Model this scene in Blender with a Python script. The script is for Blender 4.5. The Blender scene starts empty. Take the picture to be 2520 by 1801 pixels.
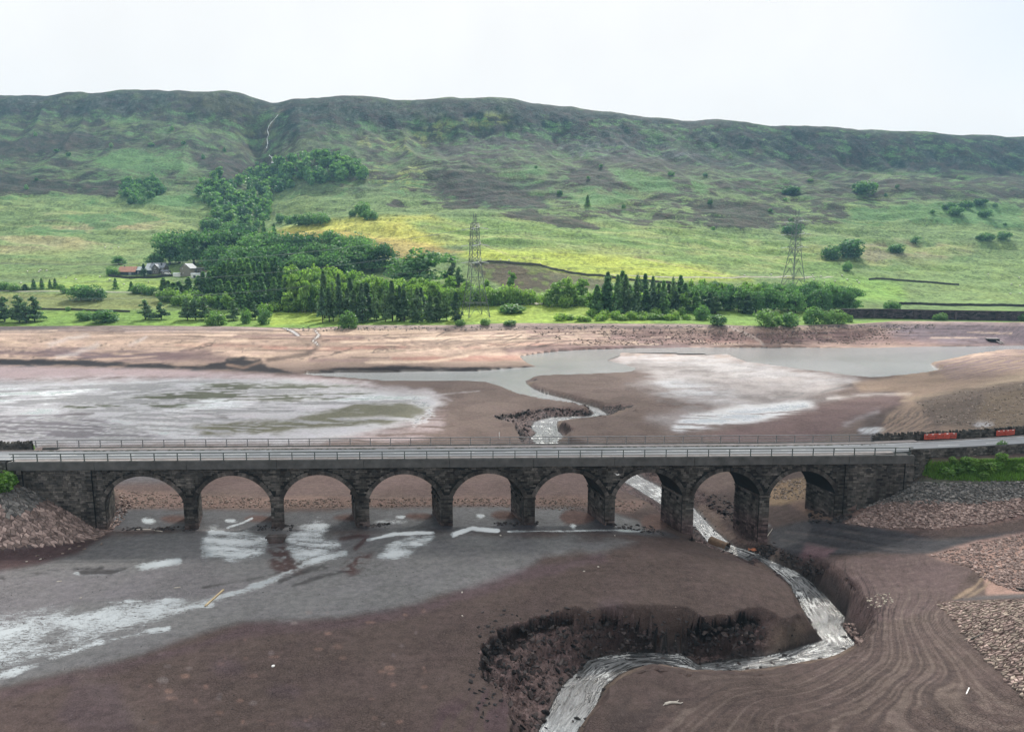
import bpy, bmesh, math, random
import numpy as np
from mathutils import Vector, Matrix
random.seed(7); RNG = np.random.default_rng(7)
scene = bpy.context.scene
COL = scene.collection
R = math.radians

# ---------------------------------------------------------------- camera
CAM_H, PITCH, FPX, IW, IH = 40.0, R(8.4), 1700.0, 2520.0, 1801.0
cam_d = bpy.data.cameras.new('camera'); cam = bpy.data.objects.new('camera', cam_d); COL.objects.link(cam)
cam.location = (0, 0, CAM_H); cam.rotation_euler = (R(90) - PITCH, 0, 0)
cam_d.sensor_width = 36; cam_d.lens = 36 * FPX / IW; cam_d.clip_start = 1; cam_d.clip_end = 12000
scene.camera = cam

# ---------------------------------------------------------------- sky, sun, exposure
SUN_EL, SUN_AZ = R(45), R(12)            # azimuth measured from +Y towards +X
world = bpy.data.worlds.new('World'); scene.world = world; world.use_nodes = True
nt = world.node_tree; nt.nodes.clear()
def wn(t, **k):
    n = nt.nodes.new(t)
    for a, b in k.items(): setattr(n, a, b)
    return n
def wl(a, b): nt.links.new(a, b)
w_out = wn('ShaderNodeOutputWorld'); w_bg = wn('ShaderNodeBackground')
w_sky = wn('ShaderNodeTexSky', sky_type='NISHITA', sun_disc=False, sun_elevation=SUN_EL, sun_rotation=SUN_AZ, altitude=280.0, air_density=1.0, dust_density=2.0)
w_tc = wn('ShaderNodeTexCoord')
w_sep = wn('ShaderNodeSeparateXYZ'); wl(w_tc.outputs['Generated'], w_sep.inputs[0])
sunv = Vector((math.cos(SUN_EL) * math.sin(SUN_AZ), math.cos(SUN_EL) * math.cos(SUN_AZ), math.sin(SUN_EL)))
w_dot = wn('ShaderNodeVectorMath', operation='DOT_PRODUCT'); wl(w_tc.outputs['Generated'], w_dot.inputs[0]); w_dot.inputs[1].default_value = sunv
w_glow = wn('ShaderNodeMapRange', interpolation_type='SMOOTHSTEP'); wl(w_dot.outputs['Value'], w_glow.inputs[0])
for i, v in ((1, 0.90), (2, 1.0), (3, 0.0), (4, 3.2)): w_glow.inputs[i].default_value = v
w_el = wn('ShaderNodeMapRange'); wl(w_sep.outputs['Z'], w_el.inputs[0])
for i, v in ((1, 0.0), (2, 1.0), (3, .89), (4, 1.0)): w_el.inputs[i].default_value = v
w_add = wn('ShaderNodeMath', operation='ADD'); wl(w_el.outputs[0], w_add.inputs[0]); wl(w_glow.outputs[0], w_add.inputs[1])
w_cl = wn('ShaderNodeMix', data_type='RGBA', blend_type='MULTIPLY'); w_cl.inputs[0].default_value = 1
w_cl.inputs[6].default_value = (1.0, 1.0, 0.995, 1)
w_n2 = wn('ShaderNodeTexNoise'); wl(w_tc.outputs['Generated'], w_n2.inputs['Vector']); w_n2.inputs['Scale'].default_value = 5.0; w_n2.inputs['Detail'].default_value = 4
w_vr = wn('ShaderNodeMapRange'); wl(w_n2.outputs['Fac'], w_vr.inputs[0])
for i, v in ((1, .3), (2, .7), (3, .965), (4, 1.035)): w_vr.inputs[i].default_value = v
w_var = wn('ShaderNodeMath', operation='MULTIPLY'); wl(w_add.outputs[0], w_var.inputs[0]); wl(w_vr.outputs[0], w_var.inputs[1])
w_comb = wn('ShaderNodeCombineColor')
for i in range(3): wl(w_var.outputs[0], w_comb.inputs[i])
wl(w_comb.outputs[0], w_cl.inputs[7])
w_skm = wn('ShaderNodeMix', data_type='RGBA', blend_type='MULTIPLY'); w_skm.inputs[0].default_value = 1
wl(w_sky.outputs[0], w_skm.inputs[6]); w_skm.inputs[7].default_value = (0.11, 0.11, 0.11, 1)     # strength of the clear sky
w_no = wn('ShaderNodeTexNoise'); wl(w_tc.outputs['Generated'], w_no.inputs['Vector']); w_no.inputs['Scale'].default_value = 2.3; w_no.inputs['Detail'].default_value = 5
w_cov = wn('ShaderNodeMapRange', interpolation_type='SMOOTHSTEP'); wl(w_no.outputs['Fac'], w_cov.inputs[0])
for i, v in ((1, 0.60), (2, 0.76), (3, 1.0), (4, 0.88)): w_cov.inputs[i].default_value = v
w_d2 = wn('ShaderNodeVectorMath', operation='DOT_PRODUCT'); wl(w_tc.outputs['Generated'], w_d2.inputs[0]); w_d2.inputs[1].default_value = Vector((.565, .755, .335)).normalized()     # a thin place in the cloud, upper right
w_h2 = wn('ShaderNodeMapRange', interpolation_type='SMOOTHSTEP'); wl(w_d2.outputs['Value'], w_h2.inputs[0])
for i, v in ((1, 0.982), (2, 1.0), (3, 1.0), (4, .55)): w_h2.inputs[i].default_value = v
w_mn = wn('ShaderNodeMath', operation='MINIMUM'); wl(w_cov.outputs[0], w_mn.inputs[0]); wl(w_h2.outputs[0], w_mn.inputs[1])
w_mix = wn('ShaderNodeMix', data_type='RGBA'); wl(w_mn.outputs[0], w_mix.inputs[0]); wl(w_skm.outputs[2], w_mix.inputs[6]); wl(w_cl.outputs[2], w_mix.inputs[7])
wl(w_mix.outputs[2], w_bg.inputs['Color']); w_bg.inputs['Strength'].default_value = 1.0; wl(w_bg.outputs[0], w_out.inputs['Surface'])

sun_d = bpy.data.lights.new('sun', 'SUN'); sun = bpy.data.objects.new('sun', sun_d); COL.objects.link(sun)
sun_d.energy = 5.0; sun_d.angle = R(1.5); sun_d.color = (1.0, 0.95, 0.86)
sun.rotation_euler = sunv.to_track_quat('Z', 'Y').to_euler(); sun.location = sunv * 900

vs = scene.view_settings; vs.view_transform = 'Standard'; vs.look = 'None'; vs.exposure = 0.14; vs.gamma = 1.0; vs.use_curve_mapping = False
scene.cycles.use_denoising = True
scene.cycles.max_bounces = 6; scene.cycles.diffuse_bounces = 3; scene.cycles.glossy_bounces = 3
scene.cycles.transmission_bounces = 3; scene.cycles.volume_bounces = 0; scene.cycles.transparent_max_bounces = 32
scene.cycles.caustics_reflective = False; scene.cycles.caustics_refractive = False

# ---------------------------------------------------------------- projection helpers (where the survey pixels lie on the ground)
CP, SP = math.cos(PITCH), math.sin(PITCH)
def proj(x, y, z):
    dz = CAM_H - z; d = y * CP + dz * SP; v = (dz * CP - y * SP) / d
    return 1260 + FPX * x / d, 900.5 + FPX * v
def unproj(px, py, z):
    u = (np.asarray(px, float) - 1260) / FPX; v = (np.asarray(py, float) - 900.5) / FPX
    ry = CP - v * SP; rz = -SP - v * CP
    t = (CAM_H - z) / np.maximum(-rz, 1e-4)
    return u * t, ry * t
def ray(px, py):
    u = (np.asarray(px, float) - 1260) / FPX; v = (np.asarray(py, float) - 900.5) / FPX
    return u, CP - v * SP, -SP - v * CP
def sm(a, b, x):
    t = np.clip((x - a) / (b - a), 0, 1); return t * t * (3 - 2 * t)
def lerp(a, b, t): return a + (b - a) * t

# numpy value noise
def _h(ix, iy, seed):
    n = (ix.astype(np.int64) * 374761393 + iy.astype(np.int64) * 668265263 + seed * 1442695041) & 0xffffffff
    n = ((n ^ (n >> 13)) * 1274126177) & 0xffffffff
    n = (n ^ (n >> 16)) & 0xffffffff
    return n.astype(np.float64) / 4294967295.0
def vnoise(x, y, seed=0):
    x = np.asarray(x, float); y = np.asarray(y, float)
    ix = np.floor(x); iy = np.floor(y); fx = x - ix; fy = y - iy
    fx = fx * fx * fx * (fx * (fx * 6 - 15) + 10); fy = fy * fy * fy * (fy * (fy * 6 - 15) + 10)
    a = _h(ix, iy, seed); b = _h(ix + 1, iy, seed); c = _h(ix, iy + 1, seed); d = _h(ix + 1, iy + 1, seed)
    return (a + (b - a) * fx) * (1 - fy) + (c + (d - c) * fx) * fy
def fbm(x, y, seed=0, o=4, g=0.5):
    s = 0; a = 1; n = 0
    for k in range(o):
        s = s + a * vnoise(x * 2 ** k + 17.3 * k, y * 2 ** k - 9.1 * k, seed + k); n += a; a *= g
    return s / n * 2 - 1                         # -1..1

def poly_dist(X, Y, P, closed=True, margin=None):
    """signed distance (inside +) of points to polygon P (N,2); also vector from nearest edge point"""
    P = np.asarray(P, float); n = len(P)
    best = np.full(X.shape, 1e18); vx = np.zeros(X.shape); vy = np.zeros(X.shape); ins = np.zeros(X.shape, bool)
    for i in range(n if closed else n - 1):
        a = P[i]; b = P[(i + 1) % n]; e = b - a; L = e @ e
        if L < 1e-12: continue
        t = np.clip(((X - a[0]) * e[0] + (Y - a[1]) * e[1]) / L, 0, 1)
        dx = X - a[0] - t * e[0]; dy = Y - a[1] - t * e[1]; d = dx * dx + dy * dy
        m = d < best; best = np.where(m, d, best); vx = np.where(m, dx, vx); vy = np.where(m, dy, vy)
        if closed and abs(e[1]) > 1e-12:
            c = (a[1] > Y) != (b[1] > Y)
            xi = a[0] + (Y - a[1]) / e[1] * e[0]
            ins ^= c & (X < xi)
    d = np.sqrt(best)
    return (np.where(ins, d, -d) if closed else d), vx, vy

# ---------------------------------------------------------------- object helpers
def mesh_np(name, V, F, mats, parent=None, mi=None, smooth=False):
    """V (n,3), F list of int arrays (m,k) each of one face size"""
    me = bpy.data.meshes.new(name)
    if isinstance(F, np.ndarray): F = [F]
    F = [np.asarray(f, np.int32) for f in F if len(f)]
    V = np.asarray(V, np.float32)
    me.vertices.add(len(V)); me.vertices.foreach_set('co', V.ravel())
    li = np.concatenate([f.ravel() for f in F]); tot = np.concatenate([np.full(len(f), f.shape[1], np.int32) for f in F])
    st = np.concatenate([[0], np.cumsum(tot)[:-1]]).astype(np.int32)
    me.loops.add(len(li)); me.loops.foreach_set('vertex_index', li)
    me.polygons.add(len(tot)); me.polygons.foreach_set('loop_start', st); me.polygons.foreach_set('loop_total', tot)
    if not isinstance(mats, (list, tuple)): mats = [mats]
    for m in mats: me.materials.append(m)
    if mi is not None: me.polygons.foreach_set('material_index', np.asarray(mi, np.int32))
    me.polygons.foreach_set('use_smooth', np.full(len(tot), smooth, bool))
    me.update(calc_edges=True); me.validate()
    return link(name, me, parent)
def link(name, data, parent=None, loc=None, rz=None):
    o = bpy.data.objects.new(name, data); COL.objects.link(o)
    if parent is not None: o.parent = parent
    if loc is not None: o.location = loc
    if rz is not None: o.rotation_euler = (0, 0, rz)
    return o
def tag(o, label=None, cat=None, group=None, kind=None):
    if label: o['label'] = label
    if cat: o['category'] = cat
    if group: o['group'] = group
    if kind: o['kind'] = kind
    return o
def empty(name, loc, rz=0.0, label=None, cat=None, group=None):
    o = link(name, None, None, loc, rz); o.empty_display_size = 0.5
    return tag(o, label, cat, group)
def attr(o, name, arr, kind='FLOAT'):
    a = o.data.attributes.new(name, 'FLOAT_COLOR' if kind == 'COL' else 'FLOAT', 'POINT')
    if kind == 'COL':
        c = np.ones((len(arr), 4), np.float32); c[:, :3] = arr; a.data.foreach_set('color', c.ravel())
    else: a.data.foreach_set('value', np.asarray(arr, np.float32))
def copy_tree(o, loc=None, rz=None, sc=None, parent=None):
    c = o.copy(); COL.objects.link(c)
    if parent is not None: c.parent = parent
    if loc is not None: c.location = loc
    if rz is not None: c.rotation_euler = (0, 0, rz)
    if sc is not None: c.scale = sc
    for ch in o.children: copy_tree(ch, parent=c)
    return c

class MB:
    """collects boxes, beams, tubes, polygons into one mesh"""
    def __init__(s): s.v = []; s.f = {}; s.n = 0
    def add(s, V, F):
        V = np.asarray(V, float).reshape(-1, 3)
        for f in F: s.f.setdefault(len(f), []).append([i + s.n for i in f])
        s.v.append(V); s.n += len(V); return s
    def box(s, x0, x1, y0, y1, z0, z1):
        V = [(x, y, z) for z in (z0, z1) for y in (y0, y1) for x in (x0, x1)]
        return s.add(V, [(0, 2, 3, 1), (4, 5, 7, 6), (0, 1, 5, 4), (2, 6, 7, 3), (0, 4, 6, 2), (1, 3, 7, 5)])
    def hexa(s, V): return s.add(V, [(0, 2, 3, 1), (4, 5, 7, 6), (0, 1, 5, 4), (2, 6, 7, 3), (0, 4, 6, 2), (1, 3, 7, 5)])
    def beam(s, a, b, w, h=None, up=(0, 0, 1)):
        a = Vector(a); b = Vector(b); d = (b - a).normalized(); u = Vector(up)
        if abs(d.dot(u)) > .98: u = Vector((1, 0, 0))
        sx = d.cross(u).normalized(); sy = sx.cross(d).normalized(); h = h or w
        V = [p + sx * (i * w / 2) + sy * (j * h / 2) for p in (a, b) for j in (-1, 1) for i in (-1, 1)]
        return s.hexa([tuple(v) for v in V])
    def tube(s, pts, r, n=8, cap=True):
        rs = r if hasattr(r, '__len__') else [r] * len(pts)
        pts = [Vector(p) for p in pts]; rings = []; V = []
        for i, p in enumerate(pts):
            d = (pts[min(i + 1, len(pts) - 1)] - pts[max(i - 1, 0)]).normalized()
            u = Vector((0, 0, 1)) if abs(d.z) < .95 else Vector((1, 0, 0))
            sx = d.cross(u).normalized(); sy = sx.cross(d)
            for k in range(n):
                a = 2 * math.pi * k / n; V.append(p + sx * (rs[i] * math.cos(a)) + sy * (rs[i] * math.sin(a)))
        F = []
        for i in range(len(pts) - 1):
            for k in range(n): F.append((i * n + k, i * n + (k + 1) % n, (i + 1) * n + (k + 1) % n, (i + 1) * n + k))
        if cap: F.append(tuple(range(n))[::-1]); F.append(tuple((len(pts) - 1) * n + k for k in range(n)))
        return s.add([tuple(v) for v in V], F)
    def prism(s, pts, d):
        """pts: polygon (3d list), extruded along vector d"""
        n = len(pts); d = Vector(d); V = [tuple(p) for p in pts] + [tuple(Vector(p) + d) for p in pts]
        F = [tuple(range(n))[::-1], tuple(range(n, 2 * n))] + [(i, (i + 1) % n, n + (i + 1) % n, n + i) for i in range(n)]
        return s.add(V, F)
    def build(s, name, mat, parent=None, smooth=False):
        V = np.concatenate(s.v); F = [np.array(f, np.int32) for f in s.f.values()]
        return mesh_np(name, V, F, mat, parent, smooth=smooth)
    def mesh(s, name, mat, smooth=False):
        o = s.build(name, mat, None, smooth); me = o.data; bpy.data.objects.remove(o); return me

# ---------------------------------------------------------------- materials
def lin(c):
    c = np.asarray(c, float) / 255.0
    return np.where(c <= .04045, c / 12.92, ((c + .055) / 1.055) ** 2.4)
class NT:
    def __init__(s, name):
        s.m = bpy.data.materials.new(name); s.m.use_nodes = True; s.t = s.m.node_tree; s.t.nodes.clear()
        s.out = s.n('ShaderNodeOutputMaterial')
    def n(s, t, ins=None, **k):
        n = s.t.nodes.new(t)
        for a, b in k.items(): setattr(n, a, b)
        for a, b in (ins or {}).items():
            if isinstance(b, bpy.types.NodeSocket): s.t.links.new(b, n.inputs[a])
            else: n.inputs[a].default_value = b
        return n
    def l(s, a, b): s.t.links.new(a, b)
    def math(s, op, a, b=0.0, c=0.0, clamp=False):
        n = s.n('ShaderNodeMath', {0: a, 1: b, 2: c}, operation=op); n.use_clamp = clamp; return n.outputs[0]
    def mr(s, x, a, b, c=0.0, d=1.0, smooth=True):
        return s.n('ShaderNodeMapRange', {0: x, 1: a, 2: b, 3: c, 4: d}, interpolation_type='SMOOTHSTEP' if smooth else 'LINEAR').outputs[0]
    def mix(s, f, a, b, bt='MIX'):
        fix = lambda v: v if isinstance(v, bpy.types.NodeSocket) else (tuple(v) + (1,))[:4]
        return s.n('ShaderNodeMix', {0: f, 6: fix(a), 7: fix(b)}, data_type='RGBA', blend_type=bt).outputs[2]
    def noise(s, vec, scale, detail=4, rough=.5, dist=0.0, dim='3D'):
        n = s.n('ShaderNodeTexNoise', {'Vector': vec, 'Scale': scale, 'Detail': detail, 'Roughness': rough, 'Distortion': dist}); return n.outputs['Fac']
    def attr(s, name, out='Fac'): return s.n('ShaderNodeAttribute', attribute_name=name).outputs[out]
    def pos(s): return s.n('ShaderNodeNewGeometry').outputs['Position']
    def scale(s, v, k): return s.n('ShaderNodeVectorMath', {0: v, 1: k}, operation='MULTIPLY').outputs[0]
    def bump(s, h, strength, dist, normal=None):
        i = {'Height': h, 'Strength': strength, 'Distance': dist}
        if normal is not None: i['Normal'] = normal
        return s.n('ShaderNodeBump', i).outputs[0]
    def bsdf(s, color, rough=.8, normal=None, **k):
        ins = {'Base Color': color if isinstance(color, bpy.types.NodeSocket) else (tuple(color) + (1,))[:4], 'Roughness': rough}
        if normal is not None: ins['Normal'] = normal
        ins.update({a.replace('_', ' '): b for a, b in k.items()})
        b = s.n('ShaderNodeBsdfPrincipled', ins); s.l(b.outputs[0], s.out.inputs['Surface']); return b
def simple_mat(name, c, rough=.8, var=.25, scale=1.5, bump=0.0, obj_var=0.0, spec=.3):
    k = NT(name); p = k.pos(); n = k.noise(p, scale, 5, .6)
    f = k.mr(n, .25, .75, 1 - var, 1 + var, False)
    if obj_var: f = k.math('MULTIPLY', f, k.mr(k.n('ShaderNodeObjectInfo').outputs['Random'], 0, 1, 1 - obj_var, 1 + obj_var, False))
    col = k.mix(1.0, c, k.n('ShaderNodeCombineColor', {0: f, 1: f, 2: f}).outputs[0], 'MULTIPLY')
    k.bsdf(col, rough, k.bump(n, bump, .05) if bump else None, Specular_IOR_Level=spec); return k.m
# ================================================================ TERRAIN
def crop(x0, y0, k=0.36956): return lambda *p: [(x0 + k * a, y0 + k * b) for a, b in p]
cA, cB, cC = crop(0, 1050), crop(840, 1050), crop(1680, 1050)
cD, cE, cF = crop(0, 780), crop(840, 780), crop(1680, 780)
cH, cG = crop(840, 1300), crop(1680, 1300)

WY = [40, 55, 75, 100, 110, 130, 160, 200, 250, 290, 340]; WZ = [-6.4, -6.2, -5.9, -5.3, -5.0, -4.5, -3.8, -2.9, -1.75, -1.15, -1.05]
def water_z(y): return np.interp(y, WY, WZ)
def to_world(P, zf):
    P = np.asarray(P, float); z = np.full(len(P), -1.0)
    for _ in range(14):
        x, y = unproj(P[:, 0], P[:, 1], z); z = .5 * z + .5 * zf(x, y)
    return np.stack([x, y], 1)

TPS = np.array([(-300,1801,-.3),(0,1801,-.3),(500,1801,-.2),(1000,1780,-.6),(0,1650,-.9),(0,1480,-.8),(0,1400,-.7),(400,1560,-.8),(400,1400,-.8),(740,1400,-.9),(700,1600,-.4),(1000,1550,-.4),(900,1400,-.8),(1200,1400,-.5),(1100,1650,-.6),(1150,1560,-.5),(1300,1330,-.6),(1500,1420,-.2),(1700,1420,-.3),(1700,1480,-.6),(1500,1480,-.5),(1850,1450,-.9),(1800,1390,-1.2),(1300,1495,-.6),
(465,1300,-.85),(680,1296,-.8),(890,1290,-.7),(1100,1290,-.7),(1300,1285,-.7),(1500,1290,-.9),(1640,1320,-1.4),(1900,1340,-4.0),(2000,1300,-1.8),(2100,1280,.2),(2060,1250,1.0),
(2000,1350,-2.2),(1950,1380,-2.8),(2000,1400,-2.2),(2150,1340,-.5),(2300,1330,.8),(2520,1330,2.2),(2150,1290,.4),(2300,1290,2.0),(2520,1285,3.0),(2400,1240,4.2),(2250,1230,3.8),(2520,1200,6.2),(2300,1190,6.2),(2200,1190,4.6),(2400,1150,7.8),(2280,1150,7.6),(2520,1150,7.8),
(2040,1400,-1.6),(2150,1400,-.6),(2250,1400,.3),(2330,1380,1.3),(2450,1350,2.6),(2520,1400,3.2),(2450,1440,1.8),(2340,1475,.7),(2520,1465,2.4),(2310,1490,.6),(2400,1600,.8),(2520,1720,.6),(2480,1560,2.6),(2520,1480,4.0),(2420,1490,2.4),(2250,1600,-.1),(2150,1500,-.9),(2120,1550,-1.1),(2300,1700,.2),(2100,1680,-.7),(1900,1750,-.6),(1500,1790,-1.4),(1700,1690,-1.5),(1900,1670,-1.5),(2520,1801,.3),(2000,1801,-.3),(2900,1801,1),(2900,1600,6),(2900,1400,6),(2050,1480,-1.8),(2060,1440,-1.8),
(1900,1410,-1.8),(1953,1477,-2.5),(1935,1525,-2.8),(1909,1511,-2.2),
(300,1190,-.9),(300,1240,-.9),(700,1190,-.9),(1100,1190,-.9),(1400,1190,-1.2),(0,1080,-.9),(500,1080,-.9),(1000,1080,-.9),(1200,1070,-1),(1600,1060,-1),(1900,1060,-.8),(0,950,-.9),(500,950,-.9),(1000,960,-1),(1600,930,-1.0),(1900,920,-.95),(1500,870,-.95),(1800,870,-.95),(2000,980,-.9),(2050,1070,0.3),(2150,1070,2),(2250,1065,4),(2400,1065,6.5),(2520,1060,7.5),(2520,960,6.5),(2520,900,2.5),(2520,860,-.5),(2400,950,4.5),(2300,960,2.5),(2200,970,.8),(2150,920,-.6),(2350,870,-.8),(2300,890,-.2),(2450,880,.8),(2800,1000,9),(2800,880,3),(1900,1240,-2.0),(1960,1200,-.3),
(0,925,-.9),(0,885,.3),(0,850,3.5),(0,820,6.5),(300,905,-.6),(300,870,.8),(300,830,5),(600,920,-.9),(600,885,.5),(600,840,4.2),(900,900,0.1),(1000,880,.8),(1000,830,5),(1250,900,-.7),(1250,860,.3),(1300,820,4.5),(1700,850,-.5),(1700,820,4.0),(2200,845,-.6),(2200,815,4),(2520,845,-.4),(2520,815,5),(-400,850,3.5),(-400,950,-.9),(-400,1500,-.7),(3000,815,5)], float)
tx, ty = unproj(TPS[:, 0], TPS[:, 1], TPS[:, 2])
ls = 60.0
def _phi(r2): return r2 * np.log(r2 + 1e-9)
n_ = len(tx); XY = np.stack([tx, ty], 1) / ls
A_ = np.zeros((n_ + 3, n_ + 3)); D2 = ((XY[:, None] - XY[None]) ** 2).sum(2)
A_[:n_, :n_] = _phi(D2) + np.eye(n_) * 0.004; A_[:n_, n_] = 1; A_[:n_, n_ + 1:] = XY; A_[n_:, :n_] = A_[:n_, n_:].T
TPSW = np.linalg.solve(A_, np.concatenate([TPS[:, 2], np.zeros(3)]))
def tps(x, y):
    x = np.asarray(x, float); y = np.asarray(y, float); sh = x.shape; x = x.ravel() / ls; y = y.ravel() / ls; out = np.empty(len(x))
    for i in range(0, len(x), 60000):
        a = x[i:i + 60000]; b = y[i:i + 60000]
        d = (a[:, None] - XY[None, :, 0]) ** 2 + (b[:, None] - XY[None, :, 1]) ** 2
        out[i:i + 60000] = _phi(d) @ TPSW[:n_] + TPSW[n_] + a * TPSW[n_ + 1] + b * TPSW[n_ + 2]
    return out.reshape(sh)

# far shore of the reservoir: where the grass begins
_e = np.array([(-900,805),(-400,803),(0,803),(300,801),(560,803),(760,808),(880,800),(1130,800),(1250,795),(1700,797),(1880,803),(2100,797),(2200,790),(2520,793),(2940,795),(3400,795)], float)
ex_, ey_ = unproj(_e[:, 0], _e[:, 1], 8.0)
def y_edge(x, y):
    a = np.arctan2(x, y); return np.interp(a, np.arctan2(ex_, ey_), ey_) + 1.2 * (vnoise(x * .13, x * 0 + 3.3, 5) - .5)

# hillside: surveyed screen heights at set distances
HPX = np.array([-900,-300,0,300,430,560,620,660,700,760,880,1000,1260,1600,1900,2200,2520,2900,3400], float)
HY = np.array([372,405,450,520,600,720,800,950,1100,1200,1290,1600,2600], float)
HP = np.array([
# r1 405     450  520  600  720  800  950  1100 ridge(1200)
[764,724,690,645,560,500,400,310,240],
[764,724,690,645,560,500,400,305,235],
[763,722,690,645,560,500,400,300,232],
[762,722,690,645,565,510,405,298,227],
[764,726,690,643,570,515,410,300,222],
[770,735,690,640,580,530,425,318,226],
[772,738,690,640,585,540,440,345,236],
[774,740,690,637,580,548,462,375,246],
[775,742,690,633,572,545,446,352,252],
[776,744,690,628,560,540,415,305,238],
[777,745,690,623,540,532,418,318,237],
[778,746,690,620,532,525,420,330,240],
[778,744,690,620,545,515,420,345,251],
[778,742,695,640,568,520,425,360,285],
[780,752,705,660,600,535,440,395,310],
[784,765,735,690,610,545,450,418,330],
[785,766,745,705,620,560,460,432,341],
[785,766,750,710,630,570,470,440,350],
[785,766,750,710,630,570,470,440,350]], float)
u_, ry_, rz_ = ray(0, HP); HZ = CAM_H + HY[1:10] * rz_ / ry_
HZ = np.concatenate([np.full((len(HPX), 1), 8.0), HZ, HZ[:, -1:] + 2, HZ[:, -1:] + 6, HZ[:, -1:] - 30], 1)
HA = np.arctan((HPX - 1260) / FPX)
def hill_base(x, y):
    a = np.arctan2(x, y * CP + 20); sh = a.shape; a = a.ravel(); yy = np.asarray(y, float).ravel()
    # smooth in azimuth
    f = np.interp(a, HA, np.arange(len(HA))); i = np.clip(f.astype(int), 0, len(HA) - 2); f = f - i
    im = np.maximum(i - 1, 0); ip = np.minimum(i + 2, len(HA) - 1)
    w0 = -.5 * f + f * f - .5 * f ** 3; w1 = 1 - 2.5 * f * f + 1.5 * f ** 3; w2 = .5 * f + 2 * f * f - 1.5 * f ** 3; w3 = -.5 * f * f + .5 * f ** 3
    Z = HZ[im] * w0[:, None] + HZ[i] * w1[:, None] + HZ[i + 1] * w2[:, None] + HZ[ip] * w3[:, None]
    ed = y_edge(np.asarray(x, float).ravel(), yy)
    Yk = np.tile(HY, (len(a), 1)); Yk[:, 0] = np.minimum(ed, 400)
    D = np.diff(Z, axis=1) / np.diff(Yk, axis=1)
    M = np.concatenate([D[:, :1], .5 * (D[:, :-1] + D[:, 1:]), D[:, -1:]], 1)
    k = np.clip((yy[:, None] >= Yk).sum(1) - 1, 0, len(HY) - 2); r = np.arange(len(a))
    h = Yk[r, k + 1] - Yk[r, k]; t = np.clip((yy - Yk[r, k]) / h, 0, 1)
    z = (2 * t ** 3 - 3 * t * t + 1) * Z[r, k] + (t ** 3 - 2 * t * t + t) * h * M[r, k] + (-2 * t ** 3 + 3 * t * t) * Z[r, k + 1] + (t ** 3 - t * t) * h * M[r, k + 1]
    return z.reshape(sh)
def hill_z(x, y):
    z = hill_base(x, y); g = sm(380, 480, y)
    n = fbm(x / 90, y / 120, 11, 4) * 7.0 * sm(520, 900, y) + fbm(x / 35, y / 35, 12, 3) * 1.3 * g
    rid = 1 - np.abs(fbm(x / 70 + .25 * y / 70, y / 260, 13, 4)) * 2
    n = n + (rid - .6) * 9 * sm(800, 1000, y) * (1 - sm(1110, 1195, y))
    crag = np.floor(fbm(x / 26, y / 40, 14, 4) * 4) / 4
    n = n + crag * 4.0 * sm(1040, 1110, y) * (1 - sm(1165, 1195, y))
    n = n + fbm(x / 9, y / 9, 15, 3) * 1.2 * sm(900, 1080, y) * (1 - sm(1150, 1195, y) * .8) + fbm(x / 22, y / 50, 16, 2) * .5 * sm(1180, 1205, y)
    n = n + fbm(x / 60, y / 14 + .4 * fbm(x / 90, y / 90, 6, 2), 17, 3) * 2.4 * sm(470, 560, y) * (1 - sm(850, 1000, y))
    n = n + (.5 - np.abs(fbm(x / 85 + .3, y / 34 + .2 * x / 85, 18, 3))) * 7 * sm(560, 680, y) * (1 - sm(900, 1050, y))
    return z + n * sm(372, 400, y)

# river and lake
_wpoly = (cE((1260,810),(1300,770),(1262,740),(1285,700),(1350,680),(1400,668),(1660,660),(1690,638),(1620,598),(1500,572),(1300,548),(1175,522),(1130,495),(1040,465),(970,442),(700,437),(300,437),(0,412))
 + [(745,925),(760,919)] + cE((0,372),(300,370),(560,362),(900,362),(980,357),(1100,345),(1230,337),(1310,333),(1250,310),(1215,285),(1190,262),(1300,245),(1450,228),(1640,218),(2000,208),(2273,205))
 + cF((900,205),(1250,208),(1700,198),(2273,193),(3300,193),(3300,215),(2273,215),(2100,228),(1900,255),(1730,293),(1640,312),(1690,345),(1735,360),(1710,378),(1600,400),(1440,412),(1260,420),(1100,395),(1000,372),(800,348),(620,322),(450,297),(350,260),(300,248),(0,238))
 + cE((1860,235),(1830,260),(1735,288),(1850,317),(1950,338),(1950,348),(1920,366),(1800,374),(1600,384),(1400,392),(1290,400),(1225,425),(1230,445),(1285,482),(1360,512),(1500,547),(1620,583),(1710,608),(1775,650),(1560,680),(1440,692),(1432,720),(1445,760),(1480,800),(1430,830))
 + [(1400,1105),(1480,1130),(1560,1165),(1631,1201),(1708,1251)] + cC((210,690),(330,790)) + cG((480,160),(560,200),(640,235),(740,280),(830,330),(890,385),(960,455),(1020,525),(1085,590),(1062,650),(1110,720),(1165,785),(1130,815),(1040,845),(700,905),(400,945),(180,952))
 + cH((2273,935),(2200,915),(2080,905),(1950,925),(1840,975),(1740,1060),(1690,1185),(1570,1345),(1500,1560),(1260,1560),(1320,1345),(1360,1260),(1400,1190),(1470,1050),(1540,985),(1620,910),(1645,880),(1800,838),(1900,822),(2273,835))
 + cG((100,905),(300,875),(560,850),(700,815),(760,795),(935,745),(870,660),(830,590),(790,520),(745,430),(720,375),(650,310),(560,240),(480,195)) + cC((440,890),(300,830),(170,770)) + [(1720,1305),(1680,1275),(1610,1229),(1537,1185),(1430,1140),(1345,1110)])
WPOLY = to_world(_wpoly, lambda x, y: water_z(y))
def _zb(x, y): return tps(x, y)
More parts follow.
